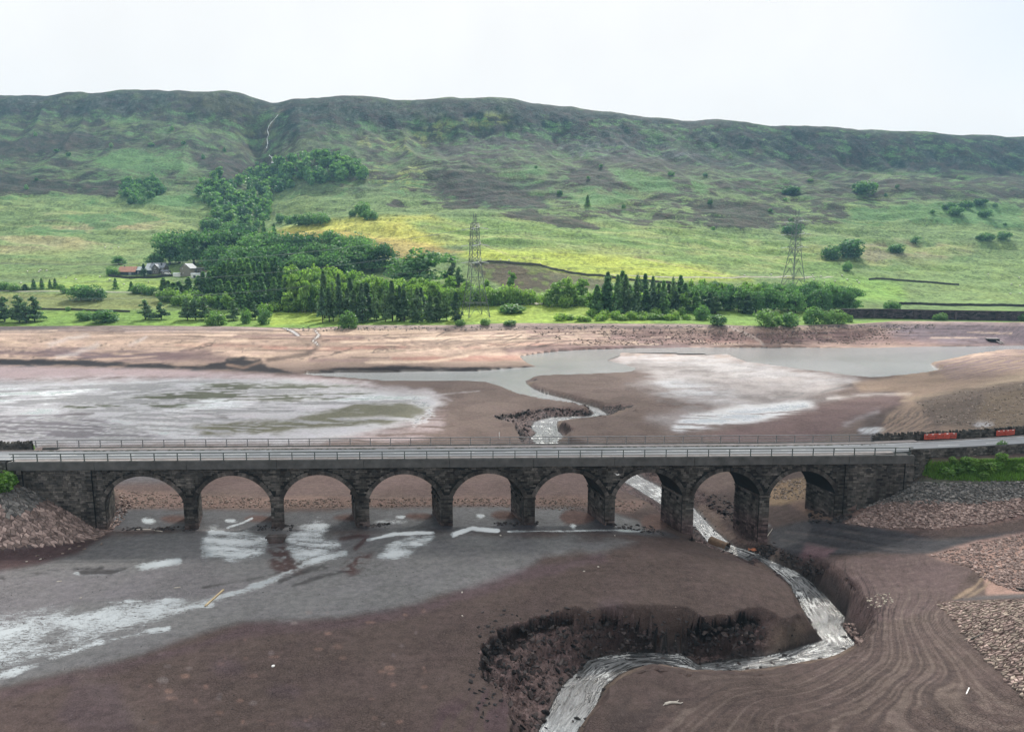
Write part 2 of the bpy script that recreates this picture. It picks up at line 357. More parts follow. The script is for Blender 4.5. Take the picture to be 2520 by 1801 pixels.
_mid = (cE((950,425),(1050,452),(1180,508),(1320,538),(1500,562),(1600,585),(1655,607),(1480,597),(1360,600),(1200,622),(1100,640),(1010,655),(1060,680),(1150,710),(1175,760),(1180,800),(1230,860),(1320,920)) + [(1345,1125),(1450,1130)]
 + cE((1560,870),(1500,815),(1530,790),(1560,748),(1470,690),(1620,672),(1780,662),(1900,648),(1965,610),(1968,588),(1850,578),(1755,575),(1700,590),(1600,560),(1450,520),(1330,470),(1280,440),(1320,415),(1230,395)))
_low = ([(1330,1110),(1420,1142),(1500,1190),(1590,1235),(1660,1285),(1700,1318)] + cG((0,70),(150,110),(300,170),(460,240),(600,300),(690,380),(740,480),(760,560),(690,610),(620,570),(480,530),(380,545),(340,575),(130,575),(0,560))
 + cH((2273,570),(1950,530),(1800,518),(1700,540),(1640,555),(1540,530),(1430,560),(1240,600),(1040,660),(930,780),(910,850),(920,930),(960,980),(1040,1080),(1080,1180),(1085,1250),(1100,1356),(1120,1560),(1700,1560),(1640,1356),(1760,1190),(1800,1090),(1880,1010),(1980,960),(2100,935),(2273,965))
 + cG((180,990),(400,985),(700,940),(1040,888),(1190,845),(1265,795),(1305,720),(1290,640),(1300,560),(1250,470),(1150,400),(1060,300),(960,230),(850,195),(745,178),(640,122),(520,100)) + cC((500,790),(400,720),(330,640),(200,480)) + [(1700,1190),(1640,1150),(1560,1110),(1450,1095)])
OUT_MID = to_world(_mid, _zb); OUT_LOW = to_world(_low, _zb)

def bed_z(x, y, full=False):
    x = np.asarray(x, float); y = np.asarray(y, float)
    zb = tps(x, y); ed = y_edge(x, y); zb = zb + (8.0 - zb) * sm(ed - 16, ed, y)
    zb = zb + fbm(x / 14, y / 14, 21, 3) * .10 + fbm(x / 5, y / 5, 22, 3) * .035
    zb = zb + fbm(x / 16, y / 5, 23, 4) * .5 * sm(285, 320, y) * (1 - sm(ed - 8, ed, y))
    zl = zb.copy()
    # road embankments at both ends of the bridge
    dx = np.maximum(0, x + 79.5); dy = np.maximum(np.maximum(100.6 - y, y - 110.5), 0)
    zl = np.maximum(zl, 9.45 - .66 * np.hypot(dx, dy * 1.45))
    dx = np.maximum(0, 66.5 - x); dy = np.maximum(y - 115 - sm(80, 140, x) * 6, 0)
    fr = 105.9 + sm(80, 140, x) * 4
    zl = np.where(y > fr, np.maximum(zl, 9.45 - 1.1 * np.hypot(dx * 3, dy)), zl)
    dw, wx_, wy_ = poly_dist(x, y, WPOLY)
    wob = fbm(x / 4.5, y / 4.5, 25, 3) * 1.0 + fbm(x / 1.1, y / 1.1, 29, 3) * .55
    clf = np.zeros(x.shape); bank = np.zeros(x.shape); z = zl.copy()
    zw = water_z(y)
    for P, k in ((OUT_MID, .8), (OUT_LOW, 1.0)):
        do, vx, vy = poly_dist(x, y, P); do = do + wob * k * sm(0, 3, np.abs(dw))
        ins = (do > 0) & (dw < 0)
        t = np.clip(do / (do + np.maximum(-dw, 1e-6)), 0, 1)
        dn = np.hypot(vx, vy) + 1e-6
        c = np.clip(sm(-.15, .5, -vy / dn) + sm(.3, .8, vx / dn), 0, 1)
        pxv, pyv = proj(x, y, zl); c = c * (1 - sm(1850, 1925, pxv) * sm(1385, 1400, pyv))
        steep = .32 * sm(0, .07, t) + .08 * sm(.07, .16, t) + .14 * sm(.16, .40, t) + .20 * sm(.40, .50, t) + .26 * sm(.5, 1, t)
        gent = t ** 1.25
        zz = zl + (zw - .1 - zl) * lerp(gent, steep, c)
        rough = fbm(x / 2.6, y / 2.6, 26, 5, .65) * 2.0 + np.round(fbm(x / 3.5, y / 2.0, 28, 3) * 3) / 3 * .7
        zz = zz + rough * 4 * t * (1 - t) * lerp(.06, .8, c) * k
        zz = np.maximum(zz, zw + .03 + .25 * np.clip(-dw, 0, .6))
        z = np.where(ins, np.minimum(zz, zl), z); clf = np.where(ins, c, clf); bank = np.where(ins, t, bank)
    near = sm(1.6, 0, -dw) * (dw <= 0) * (bank == 0)
    z = np.where((dw <= 0) & (bank == 0), z + (np.minimum(zw - .05, z) - z) * near, z)
    z = np.where(dw > 0, zw - .08 - .5 * sm(0, 3, dw), z)
    if full: return z, zb, dw, clf, bank
    return z
def ground_z(x, y):
    x = np.atleast_1d(np.asarray(x, float)); y = np.atleast_1d(np.asarray(y, float))
    ed = y_edge(x, y); z = np.empty(x.shape); h = y >= ed
    if h.any(): z[h] = hill_z(x[h], y[h])
    if (~h).any(): z[~h] = bed_z(x[~h], y[~h])
    return z
_TG = np.concatenate([np.arange(45, 330, 1.5), np.arange(330, 1320, 3.0)])
def hits(P, t0=0):
    """first ground points seen along the rays of survey pixels"""
    P = np.asarray(P, float).reshape(-1, 2); u, ry, rz = ray(P[:, 0], P[:, 1]); G = _TG[_TG >= t0]
    T = G[None, :] / ry[:, None]; X = u[:, None] * T; Y = np.broadcast_to(G[None, :], X.shape); Zr = CAM_H + rz[:, None] * T
    below = (Zr <= fast_z(X, Y)); below[:, -1] = True
    i = np.maximum(below.argmax(1), 1); a = G[i - 1].copy(); b = G[i].copy()
    for _ in range(10):
        m = .5 * (a + b); t = m / ry; g = fast_z(u * t, m); u_ = CAM_H + rz * t <= g
        b = np.where(u_, m, b); a = np.where(u_, a, m)
    y = .5 * (a + b); x = u * y / ry
    return np.stack([x, y, fast_z(x, y)], 1)

# ---- the grid
pc = np.concatenate([np.arange(-620, -40, 14), np.arange(-40, 2560, 3.3), np.arange(2560, 3150, 14)])
uc = (pc - 1260) / FPX
_, y0 = unproj(np.full(491, 1260.0), np.linspace(1840, 862, 491), -1.0)
rows_bed = np.concatenate([np.linspace(30, y0[0] - .6, 16), y0])
NB2, NHL = 46, 270
tt = np.linspace(0, 1, NHL); yh = 372 + (1290 - 372) * (tt * .75 + .25 * tt ** 2)
NC = len(pc); NR1 = len(rows_bed)
Yg = [np.tile(rows_bed[:, None], (1, NC))]
xe = uc * (372 * CP + 32 * SP); edg = y_edge(xe, np.full(NC, 372.0))
s = np.linspace(0, 1, NB2 + 1)[1:, None]; Yg.append(rows_bed[-1] + (edg[None, :] - rows_bed[-1]) * s)
s = ((yh - 372) / (1290 - 372))[1:, None]; Yg.append(edg[None, :] + (1290 - edg[None, :]) * s)
Yg.append(np.tile(np.array([1310, 1340, 1400, 1500, 1700, 2100, 2800, 4000, 6000.])[:, None], (1, NC)))
Yg = np.concatenate(Yg, 0); Xg = uc[None, :] * (Yg * CP + 40 * SP)
NBED = NR1 + NB2
Zg = np.empty(Yg.shape)
xb, yb = Xg[:NBED].ravel(), Yg[:NBED].ravel()
zb_, zmac, dwat, clf_, bank_ = bed_z(xb, yb, True)
zb_ = zb_.copy(); Zg[:NBED] = zb_.reshape(NBED, NC)
Zg[NBED:] = hill_z(Xg[NBED:], np.minimum(Yg[NBED:], 2600))
Zg[NBED - 1] = 8.0
Yrow = Yg[:, NC // 2]
def fast_z(x, y):
    """bilinear look-up in the built grid"""
    x = np.asarray(x, float); y = np.asarray(y, float)
    u = x / (y * CP + 40 * SP)
    c = np.interp(u, uc, np.arange(NC)); ci = np.clip(c.astype(int), 0, NC - 2); cf = c - ci
    ed = np.interp(u, uc, edg)
    y1 = rows_bed[-1]
    r = np.where(y < y1, np.interp(y, rows_bed, np.arange(NR1)),
        np.where(y < ed, NR1 - 1 + (y - y1) / (ed - y1) * NB2,
        np.where(y < 1290, NBED - 1 + np.interp((y - ed) / (1290 - ed), (yh - 372) / 918.0, np.arange(NHL)), NBED + NHL - 2)))
    ri = np.clip(r.astype(int), 0, len(Yg) - 2); rf = r - ri
    return (Zg[ri, ci] * (1 - cf) + Zg[ri, ci + 1] * cf) * (1 - rf) + (Zg[ri + 1, ci] * (1 - cf) + Zg[ri + 1, ci + 1] * cf) * rf

def grid_faces(r0, r1, nc):
    i = np.arange(r0, r1 - 1)[:, None] * nc + np.arange(nc - 1)[None, :]
    return np.stack([i, i + 1, i + 1 + nc, i + nc], -1).reshape(-1, 4)
# ---------------------------------------------------------------- surface colours of the bed (mask painting in survey coordinates)
E_FG, E_MID, E_BANK, E_HILL = 1.12, 1.2, 1.55, 1.5; E_SUN = 1.85
class Paint:
    def __init__(s, x, y, z, c0):
        s.x, s.y, s.z = x, y, z; s.px, s.py = proj(x, y, z)
        s.c = np.tile(np.asarray(c0, float), (len(x), 1)); s.w = np.zeros(len(x)); s.f = np.zeros(len(x)); s.g = np.zeros(len(x))
        s.n1 = fbm(x / 3, y / 3, 31, 4); s.n2 = fbm(x / 12, y / 12, 32, 3); far_ = sm(150, 230, y); s.st = lerp(fbm((x + .12 * y) / 11, y / 1.6 + .1 * x, 33, 4), fbm((x - .5 * y) / 26, (y - .16 * x) / 6, 35, 4, .6), far_)
        s.sp = fbm(x / .7, y / .7, 34, 2)
    def _ap(s, m, w, rgb, E, wet):
        w = np.clip(w, 0, 1)
        if rgb is not None: s.c[m] += (lin(rgb) / E - s.c[m]) * w[:, None]
        if wet == 'film': s.f[m] = np.maximum(s.f[m], w)
        elif wet == 'fern': s.g[m] = np.maximum(s.g[m], w); s.f[m] *= 1 - w
        elif wet is not None: s.w[m] += (wet - s.w[m]) * w; s.f[m] *= 1 - w
    def area(s, P, rgb=None, E=1.9, amt=1.0, f=8, edge=6, wet=None, mod=None, aniso=1.0):
        P = np.asarray(P, float); mg = f + edge + 2
        m = np.nonzero((s.px > P[:, 0].min() - mg) & (s.px < P[:, 0].max() + mg) & (s.py > P[:, 1].min() - mg) & (s.py < P[:, 1].max() + mg))[0]
        if not len(m): return
        k = np.array([1, aniso]); d, _, _ = poly_dist(s.px[m], s.py[m] * aniso, P * k)
        w = sm(-f, f, d + edge * (s.n1[m] * .6 + s.n2[m] * .8)) * amt
        if mod is not None: w = w * mod(m)
        s._ap(m, w, rgb, E, wet)
    def blob(s, cx, cy, rx, ry, *a, **k):
        t = np.linspace(0, 2 * math.pi, 15)[:-1]; s.area(np.stack([cx + rx * np.cos(t), cy + ry * np.sin(t)], 1), *a, **k)
    def stroke(s, P, width, rgb=None, E=1.9, amt=1.0, f=4, edge=3, wet=None, mod=None):
        P = np.asarray(P, float); mg = width + f + edge + 2
        m = np.nonzero((s.px > P[:, 0].min() - mg) & (s.px < P[:, 0].max() + mg) & (s.py > P[:, 1].min() - mg) & (s.py < P[:, 1].max() + mg))[0]
        if not len(m): return
        d, _, _ = poly_dist(s.px[m], s.py[m], P, closed=False)
        w = sm(-f, f, width / 2 - d + edge * (s.n1[m] * .7 + s.n2[m] * .6)) * amt
        if mod is not None: w = w * mod(m)
        s._ap(m, w, rgb, E, wet)

p = Paint(xb, yb, zb_, lin((86, 74, 70)) / E_FG)
N1, N2, ST, SPK = p.n1, p.n2, p.st, p.sp
zr = lerp(zmac, zb_, sm(0, .1, bank_)); ring = np.sin(zr * 19 + 4 * N2) * .35 + np.sin(zr * 47 + 5 * N2) * .4 + np.sin(zr * 90 + 3 * N1) * .35
str_ = lambda lo, hi: (lambda m: sm(lo, hi, ST[m]))
spk = lambda lo, hi: (lambda m: sm(lo, hi, SPK[m] + .35 * N1[m]))
far = sm(250, 300, yb)
p.c = p.c * (1 - far[:, None]) + far[:, None] * lin((190, 166, 149)) / E_BANK
p.c *= (1 + .10 * N2 + .07 * N1)[:, None]
# --- mud beyond the bridge; sky sheen painted pale on its wet flats
p.area([(-500,1090),(-500,925),(0,925),(700,925),(1100,940),(1290,920),(1500,880),(2060,900),(2160,940),(2110,1090),(1700,1240),(1400,1280),(300,1260)], (106,92,86), E_MID, f=12)
p.area([(-500,895),(0,900),(350,905),(760,925),(900,945),(700,935),(300,930),(0,935),(-500,935)], (140,122,124), E_MID, f=8, wet=.35)
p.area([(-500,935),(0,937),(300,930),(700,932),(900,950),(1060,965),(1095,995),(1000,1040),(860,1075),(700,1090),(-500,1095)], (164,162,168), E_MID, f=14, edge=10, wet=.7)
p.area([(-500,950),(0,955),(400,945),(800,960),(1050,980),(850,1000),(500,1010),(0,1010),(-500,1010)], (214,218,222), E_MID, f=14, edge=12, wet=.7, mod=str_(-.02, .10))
p.area([(-500,940),(0,940),(400,935),(800,945),(1050,975),(950,1040),(500,1085),(-500,1090)], (96,96,96), E_MID, amt=.7, f=14, edge=12, wet=.5, mod=lambda m: sm(.10, .22, -ST[m] + .15 * N1[m]))
p.area([(-500,945),(0,945),(300,938),(700,940),(900,955),(1050,975),(1060,1000),(900,1030),(500,1075),(-500,1080)], None, E_MID, amt=.7, f=14, edge=12, wet='film', mod=lambda m: sm(.06, .22, ST[m] + .2 * N1[m]))
p.area([(560,965),(800,980),(900,1000),(500,1050),(330,1040),(300,1020),(600,1000)], (178,166,172), E_MID, amt=.6, f=14, wet=.55, mod=str_(-.2, .3))
p.area([(100,1000),(250,982),(420,955),(560,943),(690,950),(640,965),(560,985),(450,1000),(180,1010)], (64,68,46), E_MID, f=7, edge=12, wet=.3, mod=str_(-.06, .04))
p.area([(480,965),(560,950),(700,945),(840,950),(1000,960),(820,985),(560,990)], (66,70,48), E_MID, f=7, edge=12, wet=.3, mod=str_(.0, .1))
p.area([(420,1050),(560,1040),(690,1035),(830,1008),(880,987),(1000,985),(1062,1000),(1045,1022),(960,1038),(840,1050),(700,1060),(520,1068)], (76,74,46), E_MID, f=8, edge=12, wet=.35, mod=lambda m: sm(-.30, -.14, ST[m]))
p.area([(-300,1030),(0,1030),(200,1018),(330,1055),(420,1080),(200,1080),(-300,1075)], (90,86,92), E_MID, f=10, edge=12, wet=.35, mod=str_(-.2, .05))
p.stroke([(0,1025),(120,1022),(230,1018)], 4, (70,62,66), E_MID, wet=.4)
p.stroke([(480,1010),(520,1020),(560,1030)], 3, (80,70,72), E_MID)
p.area([(860,1075),(1010,1040),(1100,1000),(1090,1060),(1000,1095),(800,1095)], (140,122,124), E_MID, amt=.7, f=14, wet=.5, mod=str_(-.2, .3))
p.area([(900,945),(1050,955),(1110,985),(1060,975),(940,965)], (138,130,134), E_MID, amt=.7, f=8, wet=.6)
p.stroke([(1020,985),(1050,1000),(1060,1020),(1020,1040)], 16, (170,172,178), E_MID, amt=.9, f=9, wet=1.0, mod=spk(-.3, .2))
p.stroke([(850,1030),(940,1025),(1050,1040)], 3, (175,172,176), E_MID, amt=.5, wet=.7)
p.stroke([(1030,975),(1110,968),(1180,962)], 1.5, (165,160,162), E_MID, amt=.5, f=2, wet=.6)
# silver flats on the right, sky sheen painted into the colour
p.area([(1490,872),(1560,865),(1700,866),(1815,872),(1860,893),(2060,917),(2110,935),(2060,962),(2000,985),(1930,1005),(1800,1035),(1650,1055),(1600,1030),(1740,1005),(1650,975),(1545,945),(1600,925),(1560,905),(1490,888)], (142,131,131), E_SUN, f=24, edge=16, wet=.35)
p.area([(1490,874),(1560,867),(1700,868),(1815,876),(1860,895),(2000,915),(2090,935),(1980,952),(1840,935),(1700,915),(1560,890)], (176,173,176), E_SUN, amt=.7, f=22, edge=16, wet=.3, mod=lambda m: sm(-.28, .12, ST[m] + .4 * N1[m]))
p.area([(1600,925),(1720,935),(1800,960),(1830,985),(1720,985),(1640,965)], (158,160,168), E_SUN, f=22, edge=16, wet=.45, mod=lambda m: sm(-.4, 0, ST[m]))
p.area([(1680,1030),(1800,1005),(1980,985),(2010,1005),(1850,1040),(1660,1055)], (186,190,198), E_MID, f=14, wet=.9, mod=str_(-.3, .1))
for q in ([(1560,905),(1700,905),(1790,925)], [(1690,935),(1820,945),(1920,965),(2060,975)], [(1760,965),(1900,985),(2000,975)], [(1620,985),(1720,1005),(1790,998)], [(1740,920),(1640,905),(1560,897)]):
    p.stroke(q, 11, (96,82,82), E_SUN, amt=.8, f=8, edge=12, wet=.3)
p.stroke([(2040,980),(2150,970),(2240,968)], 7, (160,152,150), E_MID, amt=.6, f=7, edge=6, wet=.6)
p.stroke([(1903,981),(1960,975),(1975,968),(1950,970)], 3, (60,50,52), E_MID); p.stroke([(2020,965),(2060,955),(2110,945)], 3, (60,50,52), E_MID)
p.area([(1960,1010),(2080,985),(2240,960),(2360,960),(2200,1000),(2080,1050),(2000,1095),(1800,1095),(1700,1075),(1850,1045)], (108,90,88), E_MID, f=12)
p.stroke([(2080,1045),(2110,1030),(2160,1015)], 10, (140,136,140), E_MID, amt=.6, f=12, edge=8, wet=.6); p.blob(2145,1058, 30, 7, (170,174,184), E_MID, amt=.8, f=8, edge=8, wet=.8)
# right bank: tide lines, stones
p.area([(2100,945),(2200,925),(2290,900),(2310,895),(2330,908),(2290,920),(2380,905),(2460,880),(2530,860),(2700,860),(3100,900),(3100,1090),(2560,1085),(2330,1085),(2160,1085),(2180,1020),(2240,985),(2200,965),(2120,965)], (158,137,120), E_BANK, f=8, edge=5)
p.area([(2290,895),(2380,880),(2460,868),(2530,862),(2530,905),(2440,925),(2340,935),(2310,912)], (138,118,118), E_BANK, f=8, mod=lambda m: sm(-.2, .25, np.sin(zmac[m] * 17 + 2 * N2[m]) * .4))
p.area([(2220,985),(2380,955),(2530,915),(2530,935),(2420,960),(2300,985)], (182,162,140), E_BANK, f=8)
p.area([(2250,985),(2350,962),(2480,945),(2560,938),(2560,1070),(2400,1060),(2300,1045)], (118,104,94), E_BANK, f=10, edge=10)
p.area([(2430,970),(2560,950),(2560,1075),(2420,1075),(2400,1030)], (140,123,104), E_BANK, amt=.8, f=14, edge=18)
p.area([(2090,1085),(2130,1040),(2200,1005),(2270,1000),(2310,1040),(2330,1085)], (92,82,80), E_MID, amt=.75, f=12, mod=lambda m: sm(-.5, .6, .6 * np.sin(zmac[m] * 15 + 5 * N2[m]) + .6 * np.sin(zmac[m] * 37 + 4 * N1[m])))
p.blob(2420,1045, 22, 7, (165,165,172), E_MID, amt=.6, wet=.7)
# --- far bank
p.area([(-500,800),(3100,790),(3100,812),(2200,806),(1700,812),(1100,812),(700,814),(0,818),(-500,818)], (140,126,122), E_BANK, amt=.9, f=8, edge=7)
p.area([(1300,812),(1700,812),(2300,806),(3100,808),(3100,862),(2200,852),(1700,852),(1300,858)], (152,126,120), E_BANK, f=16)
p.area([(2150,795),(2300,795),(3100,795),(3100,850),(2350,850),(2200,825)], (128,114,120), E_BANK, f=14)
p.area([(1230,858),(1400,850),(1700,845),(1700,862),(1400,868),(1250,872)], (124,100,100), E_BANK, amt=.8, f=8)
for k in range(26):
    xx = RNG.uniform(-100, 2000); yy = RNG.uniform(815, 892) if xx < 1150 else RNG.uniform(815, 848); L = RNG.uniform(120, 420)
    cc = [(218,192,170), (212,186,162), (160,124,112), (176,132,118), (128,104,104)][k % 5]
    p.stroke([(xx, yy), (xx + L * .5, yy + RNG.uniform(-3, 3)), (xx + L, yy + RNG.uniform(-5, 5))], RNG.uniform(3, 8), cc, E_BANK, amt=.65, f=4, edge=5)
for q in ([(840,842),(1000,838),(1300,832),(1500,826)], [(900,832),(1150,828),(1500,818)], [(850,868),(1000,862),(1120,855),(1150,876),(1060,890),(900,892)]):
    p.stroke(q, 5, (224,200,178), E_BANK, amt=.8, f=3)
bsel = sm(285, 305, yb) * (p.py < 905); b1 = fbm(zmac * 2.6 + .5 * N2, xb * .012, 71, 3); b2 = fbm(zmac * 7 + .8 * N2, xb * .02, 72, 2)
p.c *= (1 + bsel * (.46 * b1 + .42 * b2))[:, None]
for k in range(46):
    xx = RNG.uniform(-60, 1500); yy = RNG.uniform(808, 880) if xx < 1000 else RNG.uniform(806, 845); q = [(xx, yy)]
    for j in range(4): q.append((q[-1][0] - RNG.uniform(4, 26), q[-1][1] + RNG.uniform(1, 6)))
    p.stroke(q, 1.6, (74,62,58), E_BANK, amt=.8, f=1.5, edge=2)
for k in range(60):
    xx = RNG.uniform(-60, 2400); yy = RNG.uniform(806, 850) if xx > 900 else RNG.uniform(806, 885); L = RNG.uniform(30, 200)
    p.stroke([(xx, yy), (xx + L, yy + RNG.uniform(-3, 3))], RNG.uniform(1, 2.5), (104,84,78) if k % 2 else (226,202,180), E_BANK, amt=.7, f=2, edge=3)
p.area([(-300,862),(150,860),(400,862),(520,880),(350,894),(-300,884)], (116,98,100), E_BANK, f=9, edge=8, mod=str_(-.4, .1))
p.area([(380,868),(500,862),(580,880),(540,892),(400,890)], (118,98,98), E_BANK, amt=.8, f=8)
p.area([(-300,880),(120,882),(200,884),(350,894),(500,900),(565,886),(600,880),(640,886),(660,900),(725,920),(560,911),(200,902),(-300,892)], (40,36,40), E_BANK, f=4, edge=7)
p.stroke([(640,892),(600,905),(560,898)], 6, (150,126,110), E_BANK, amt=.7); p.stroke([(560,884),(600,880),(640,884)], 5, (36,32,34), E_BANK)
p.area([(750,916),(840,904),(1000,900),(1180,905),(1326,901),(1220,911),(1040,916),(840,917)], (42,38,42), E_BANK, f=3, edge=4)
for q in ([(120,850),(170,832),(215,825)], [(140,882),(190,868),(240,850)], [(320,850),(350,835),(360,828)]):
    p.stroke(q, 9, (196,186,182), E_BANK, amt=.5, f=6, edge=7, wet=.5)
for q in ([(695,804),(720,815),(735,826)], [(775,812),(785,825),(770,838),(785,850)]):
    p.stroke(q, 8, (70,58,56), E_BANK, amt=.9, f=4); p.stroke(q, 2.5, (220,215,212), E_BANK, wet=1.0, f=1.5, edge=2)
p.stroke([(785,850),(770,862),(740,875),(660,885)], 9, (80,66,62), E_BANK, amt=.8, f=5, edge=8)
p.stroke([(0,808),(90,806),(175,800)], 9, (104,96,96), E_BANK)
p.stroke([(1790,803),(1830,818),(1870,838),(1880,850)], 6, (214,200,190), E_BANK, amt=.7, f=4)
# --- under and just behind the arches
p.area([(255,1150),(1700,1150),(1700,1225),(1450,1222),(1000,1222),(700,1218),(285,1205)], (101,86,82), E_FG, f=10)
p.area([(260,1140),(460,1140),(460,1185),(285,1195)], (96,92,94), E_FG, f=10)
p.area([(285,1205),(700,1226),(1000,1224),(1450,1222),(1590,1235),(1560,1262),(1200,1248),(700,1250),(310,1255)], (122,102,94), E_FG, f=8, edge=8)
p.area([(270,1250),(480,1252),(700,1258),(900,1250),(1100,1246),(1300,1246),(1480,1254),(1600,1290),(1690,1325),(1450,1308),(1100,1312),(500,1305),(280,1305)], (56,55,60), E_FG, f=9, edge=7, wet=.4)
for q in ((430,1276,36,9),(640,1276,40,9),(858,1273,40,9),(1030,1270,34,9),(1240,1268,34,12),(1420,1272,42,18),(1612,1285,36,22)):
    p.blob(*q, (98,78,72), E_FG, f=6, edge=5, wet=.1)
# --- foreground flats
p.area([(-500,1345),(0,1350),(250,1320),(480,1308),(700,1300),(1150,1312),(1400,1318),(1570,1330),(1480,1358),(1340,1366),(1270,1405),(1050,1480),(850,1520),(600,1530),(450,1580),(330,1622),(150,1655),(0,1690),(-500,1800)], (95,94,95), E_FG, f=14, edge=14, wet=.42)
p.area([(-500,1352),(0,1352),(150,1335),(275,1312),(190,1365),(0,1405),(-500,1420)], (74,60,60), E_FG, f=10, edge=8, wet=.1)
p.area([(-500,1400),(200,1420),(500,1395),(660,1440),(500,1475),(200,1480),(0,1540),(-500,1570)], (98,95,98), E_FG, f=18, edge=14, wet=.4)
p.area([(1480,1360),(1260,1410),(1040,1485),(840,1525),(600,1535),(440,1590),(0,1700),(0,1720),(460,1610),(620,1560),(860,1545),(1060,1505),(1290,1425),(1490,1380)], (90,75,80), E_FG, amt=.5, f=10, edge=12)
p.area([(-500,1540),(0,1520),(200,1490),(490,1468),(560,1470),(480,1500),(330,1555),(0,1640),(-500,1700)], None, E_FG, amt=.60, f=26, edge=14, wet='film', mod=lambda m: .8 + .6 * N1[m])
W_ = (196, 206, 212)
for q, w in (([(-300,1760),(0,1664),(80,1642),(160,1607),(260,1577),(330,1562),(385,1545)],15), ([(330,1560),(370,1520),(400,1505),(480,1490),(560,1461),(640,1440),(700,1410),(745,1388),(800,1372),(850,1360)],13), ([(270,1575),(340,1560),(415,1545)],9), ([(0,1618),(60,1610),(160,1606)],7), ([(-200,1585),(0,1555),(160,1535),(300,1508),(480,1480)],5), ([(-200,1610),(0,1580),(120,1560),(250,1540)],4), ([(230,1483),(350,1478),(500,1474)],4), ([(335,1399),(390,1388),(440,1377)],9), ([(500,1368),(560,1358),(640,1350)],4), ([(330,1402),(250,1410),(150,1408)],3), ([(370,1512),(440,1500),(520,1485)],10)):
    p.stroke(q, w * 1.0, None, E_FG, amt=.80, f=10, edge=10, wet='film', mod=lambda m: .80 + .6 * N1[m])
for q, w in (([(0,1425),(100,1408),(160,1402),(250,1397)],7), ([(200,1408),(270,1408),(320,1400)],6), ([(500,1445),(620,1425),(700,1405),(740,1385)],7), ([(690,1430),(760,1400),(850,1385),(900,1365)],10), ([(720,1440),(820,1410),(880,1395)],6)):
    p.stroke(q, w, (36,33,36), E_FG, f=4, edge=8, wet=.5, mod=lambda m: sm(-.3, .2, SPK[m] + N1[m]))
for P in ([(495,1335),(520,1298),(600,1303),(655,1318),(665,1345),(640,1372),(570,1378),(500,1355)], [(700,1335),(720,1302),(755,1285),(775,1270),(792,1268),(832,1285),(800,1318),(842,1330),(842,1346),(760,1376),(712,1388),(690,1362)], [(928,1372),(960,1340),(1010,1320),(1066,1318),(1060,1338),(1010,1362),(970,1380)]):
    p.area(P, None, E_FG, amt=.72, f=14, edge=14, wet='film', mod=lambda m: .78 + .7 * ST[m] + .3 * N1[m])
for q, w in (([(905,1328),(970,1314),(1066,1310)],8), ([(1115,1316),(1160,1300),(1225,1306)],10), ([(1250,1307),(1400,1306),(1500,1304),(1580,1307)],3), ([(560,1298),(600,1285),(620,1275)],4)):
    p.stroke(q, w, None, E_FG, f=4, edge=4, wet='film')
p.area([(662,1346),(700,1344),(738,1404),(700,1416),(668,1402)], (58,34,32), E_FG, amt=.9, f=12, edge=16, wet=.25, mod=lambda m: sm(-.6, .1, SPK[m] + N1[m]))
p.area([(838,1396),(880,1358),(918,1360),(905,1386),(868,1408)], (66,38,35), E_FG, amt=.9, f=10, edge=16, wet=.25, mod=lambda m: sm(-.6, .1, SPK[m] + N1[m]))
p.stroke([(838,1326),(880,1318),(905,1320),(875,1350)], 12, (58,36,36), E_FG, f=5)
for q in ((366,1281,19,6),(572,1280,17,5),(785,1272,16,6),(985,1272,14,5),(1184,1269,13,7),(1410,1298,5,3)):
    p.blob(*q, None, E_FG, amt=.9, f=7, edge=14, wet='film')
p.blob(960,1284, 46, 8, None, E_FG, amt=.5, wet='film')
p.blob(1870,1290+3, 26, 5, (120,126,130), E_FG, wet=.8)
# pale footprints / dried patches on the brown mud
for k in range(60):
    xx = RNG.uniform(330, 1050); yy = 1500 + RNG.uniform(0, 1) ** 1.3 * 290
    if yy < 1640 - (xx - 250) * .28: continue
    p.blob(xx, yy, RNG.uniform(3, 13), RNG.uniform(2, 6), (128,104,94) if k % 3 else (120,110,108), E_FG, amt=RNG.uniform(.35, .8), f=3, edge=5)
p.stroke([(200,1655),(300,1740),(400,1810)], 26, (104,92,88), E_FG, amt=.4, f=18, edge=18)
p.area([(180,1680),(280,1690),(330,1801),(200,1801),(150,1760)], (80,68,76), E_FG, amt=.4, f=22, edge=16)
for q in ((560,1640,40,22),(700,1700,40,16),(760,1780,50,16),(1500,1490,30,10)): p.blob(*q, (82,70,78), E_FG, amt=.35, f=16, edge=14)
# --- right side of the foreground
p.area([(1890,1300),(2060,1262),(2140,1290),(2300,1325),(2530,1308),(3100,1300),(3100,1345),(2530,1322),(2420,1345),(2300,1366),(2150,1362),(2040,1368),(1950,1372),(1890,1345)], (64,63,66), E_FG, f=8, edge=5, wet=.15)
p.area([(1985,1335),(2060,1350),(2035,1376),(1960,1378)], (104,84,88), E_FG, f=8, edge=6)
for q in ([(1930,1300),(2050,1315),(2200,1345),(2330,1350)], [(1920,1320),(2080,1345),(2250,1362)], [(2020,1290),(2200,1318),(2400,1322)]):
    p.stroke(q, 4, (48,46,50), E_FG, amt=.8, f=3, edge=4); p.stroke([(a, b + 8) for a, b in q], 3, (92,86,84), E_FG, amt=.6, f=3, edge=4)
p.stroke([(2040,1362),(2110,1364),(2160,1362)], 5, (28,27,30), E_FG, f=2, edge=5)
p.area([(2020,1240),(2060,1252),(2045,1285),(1990,1272),(1940,1235),(1985,1222)], (112,94,84), E_FG, f=6)
p.area([(1895,1190),(1985,1175),(1985,1225),(1920,1240),(1895,1240)], (138,118,96), E_FG, f=6)
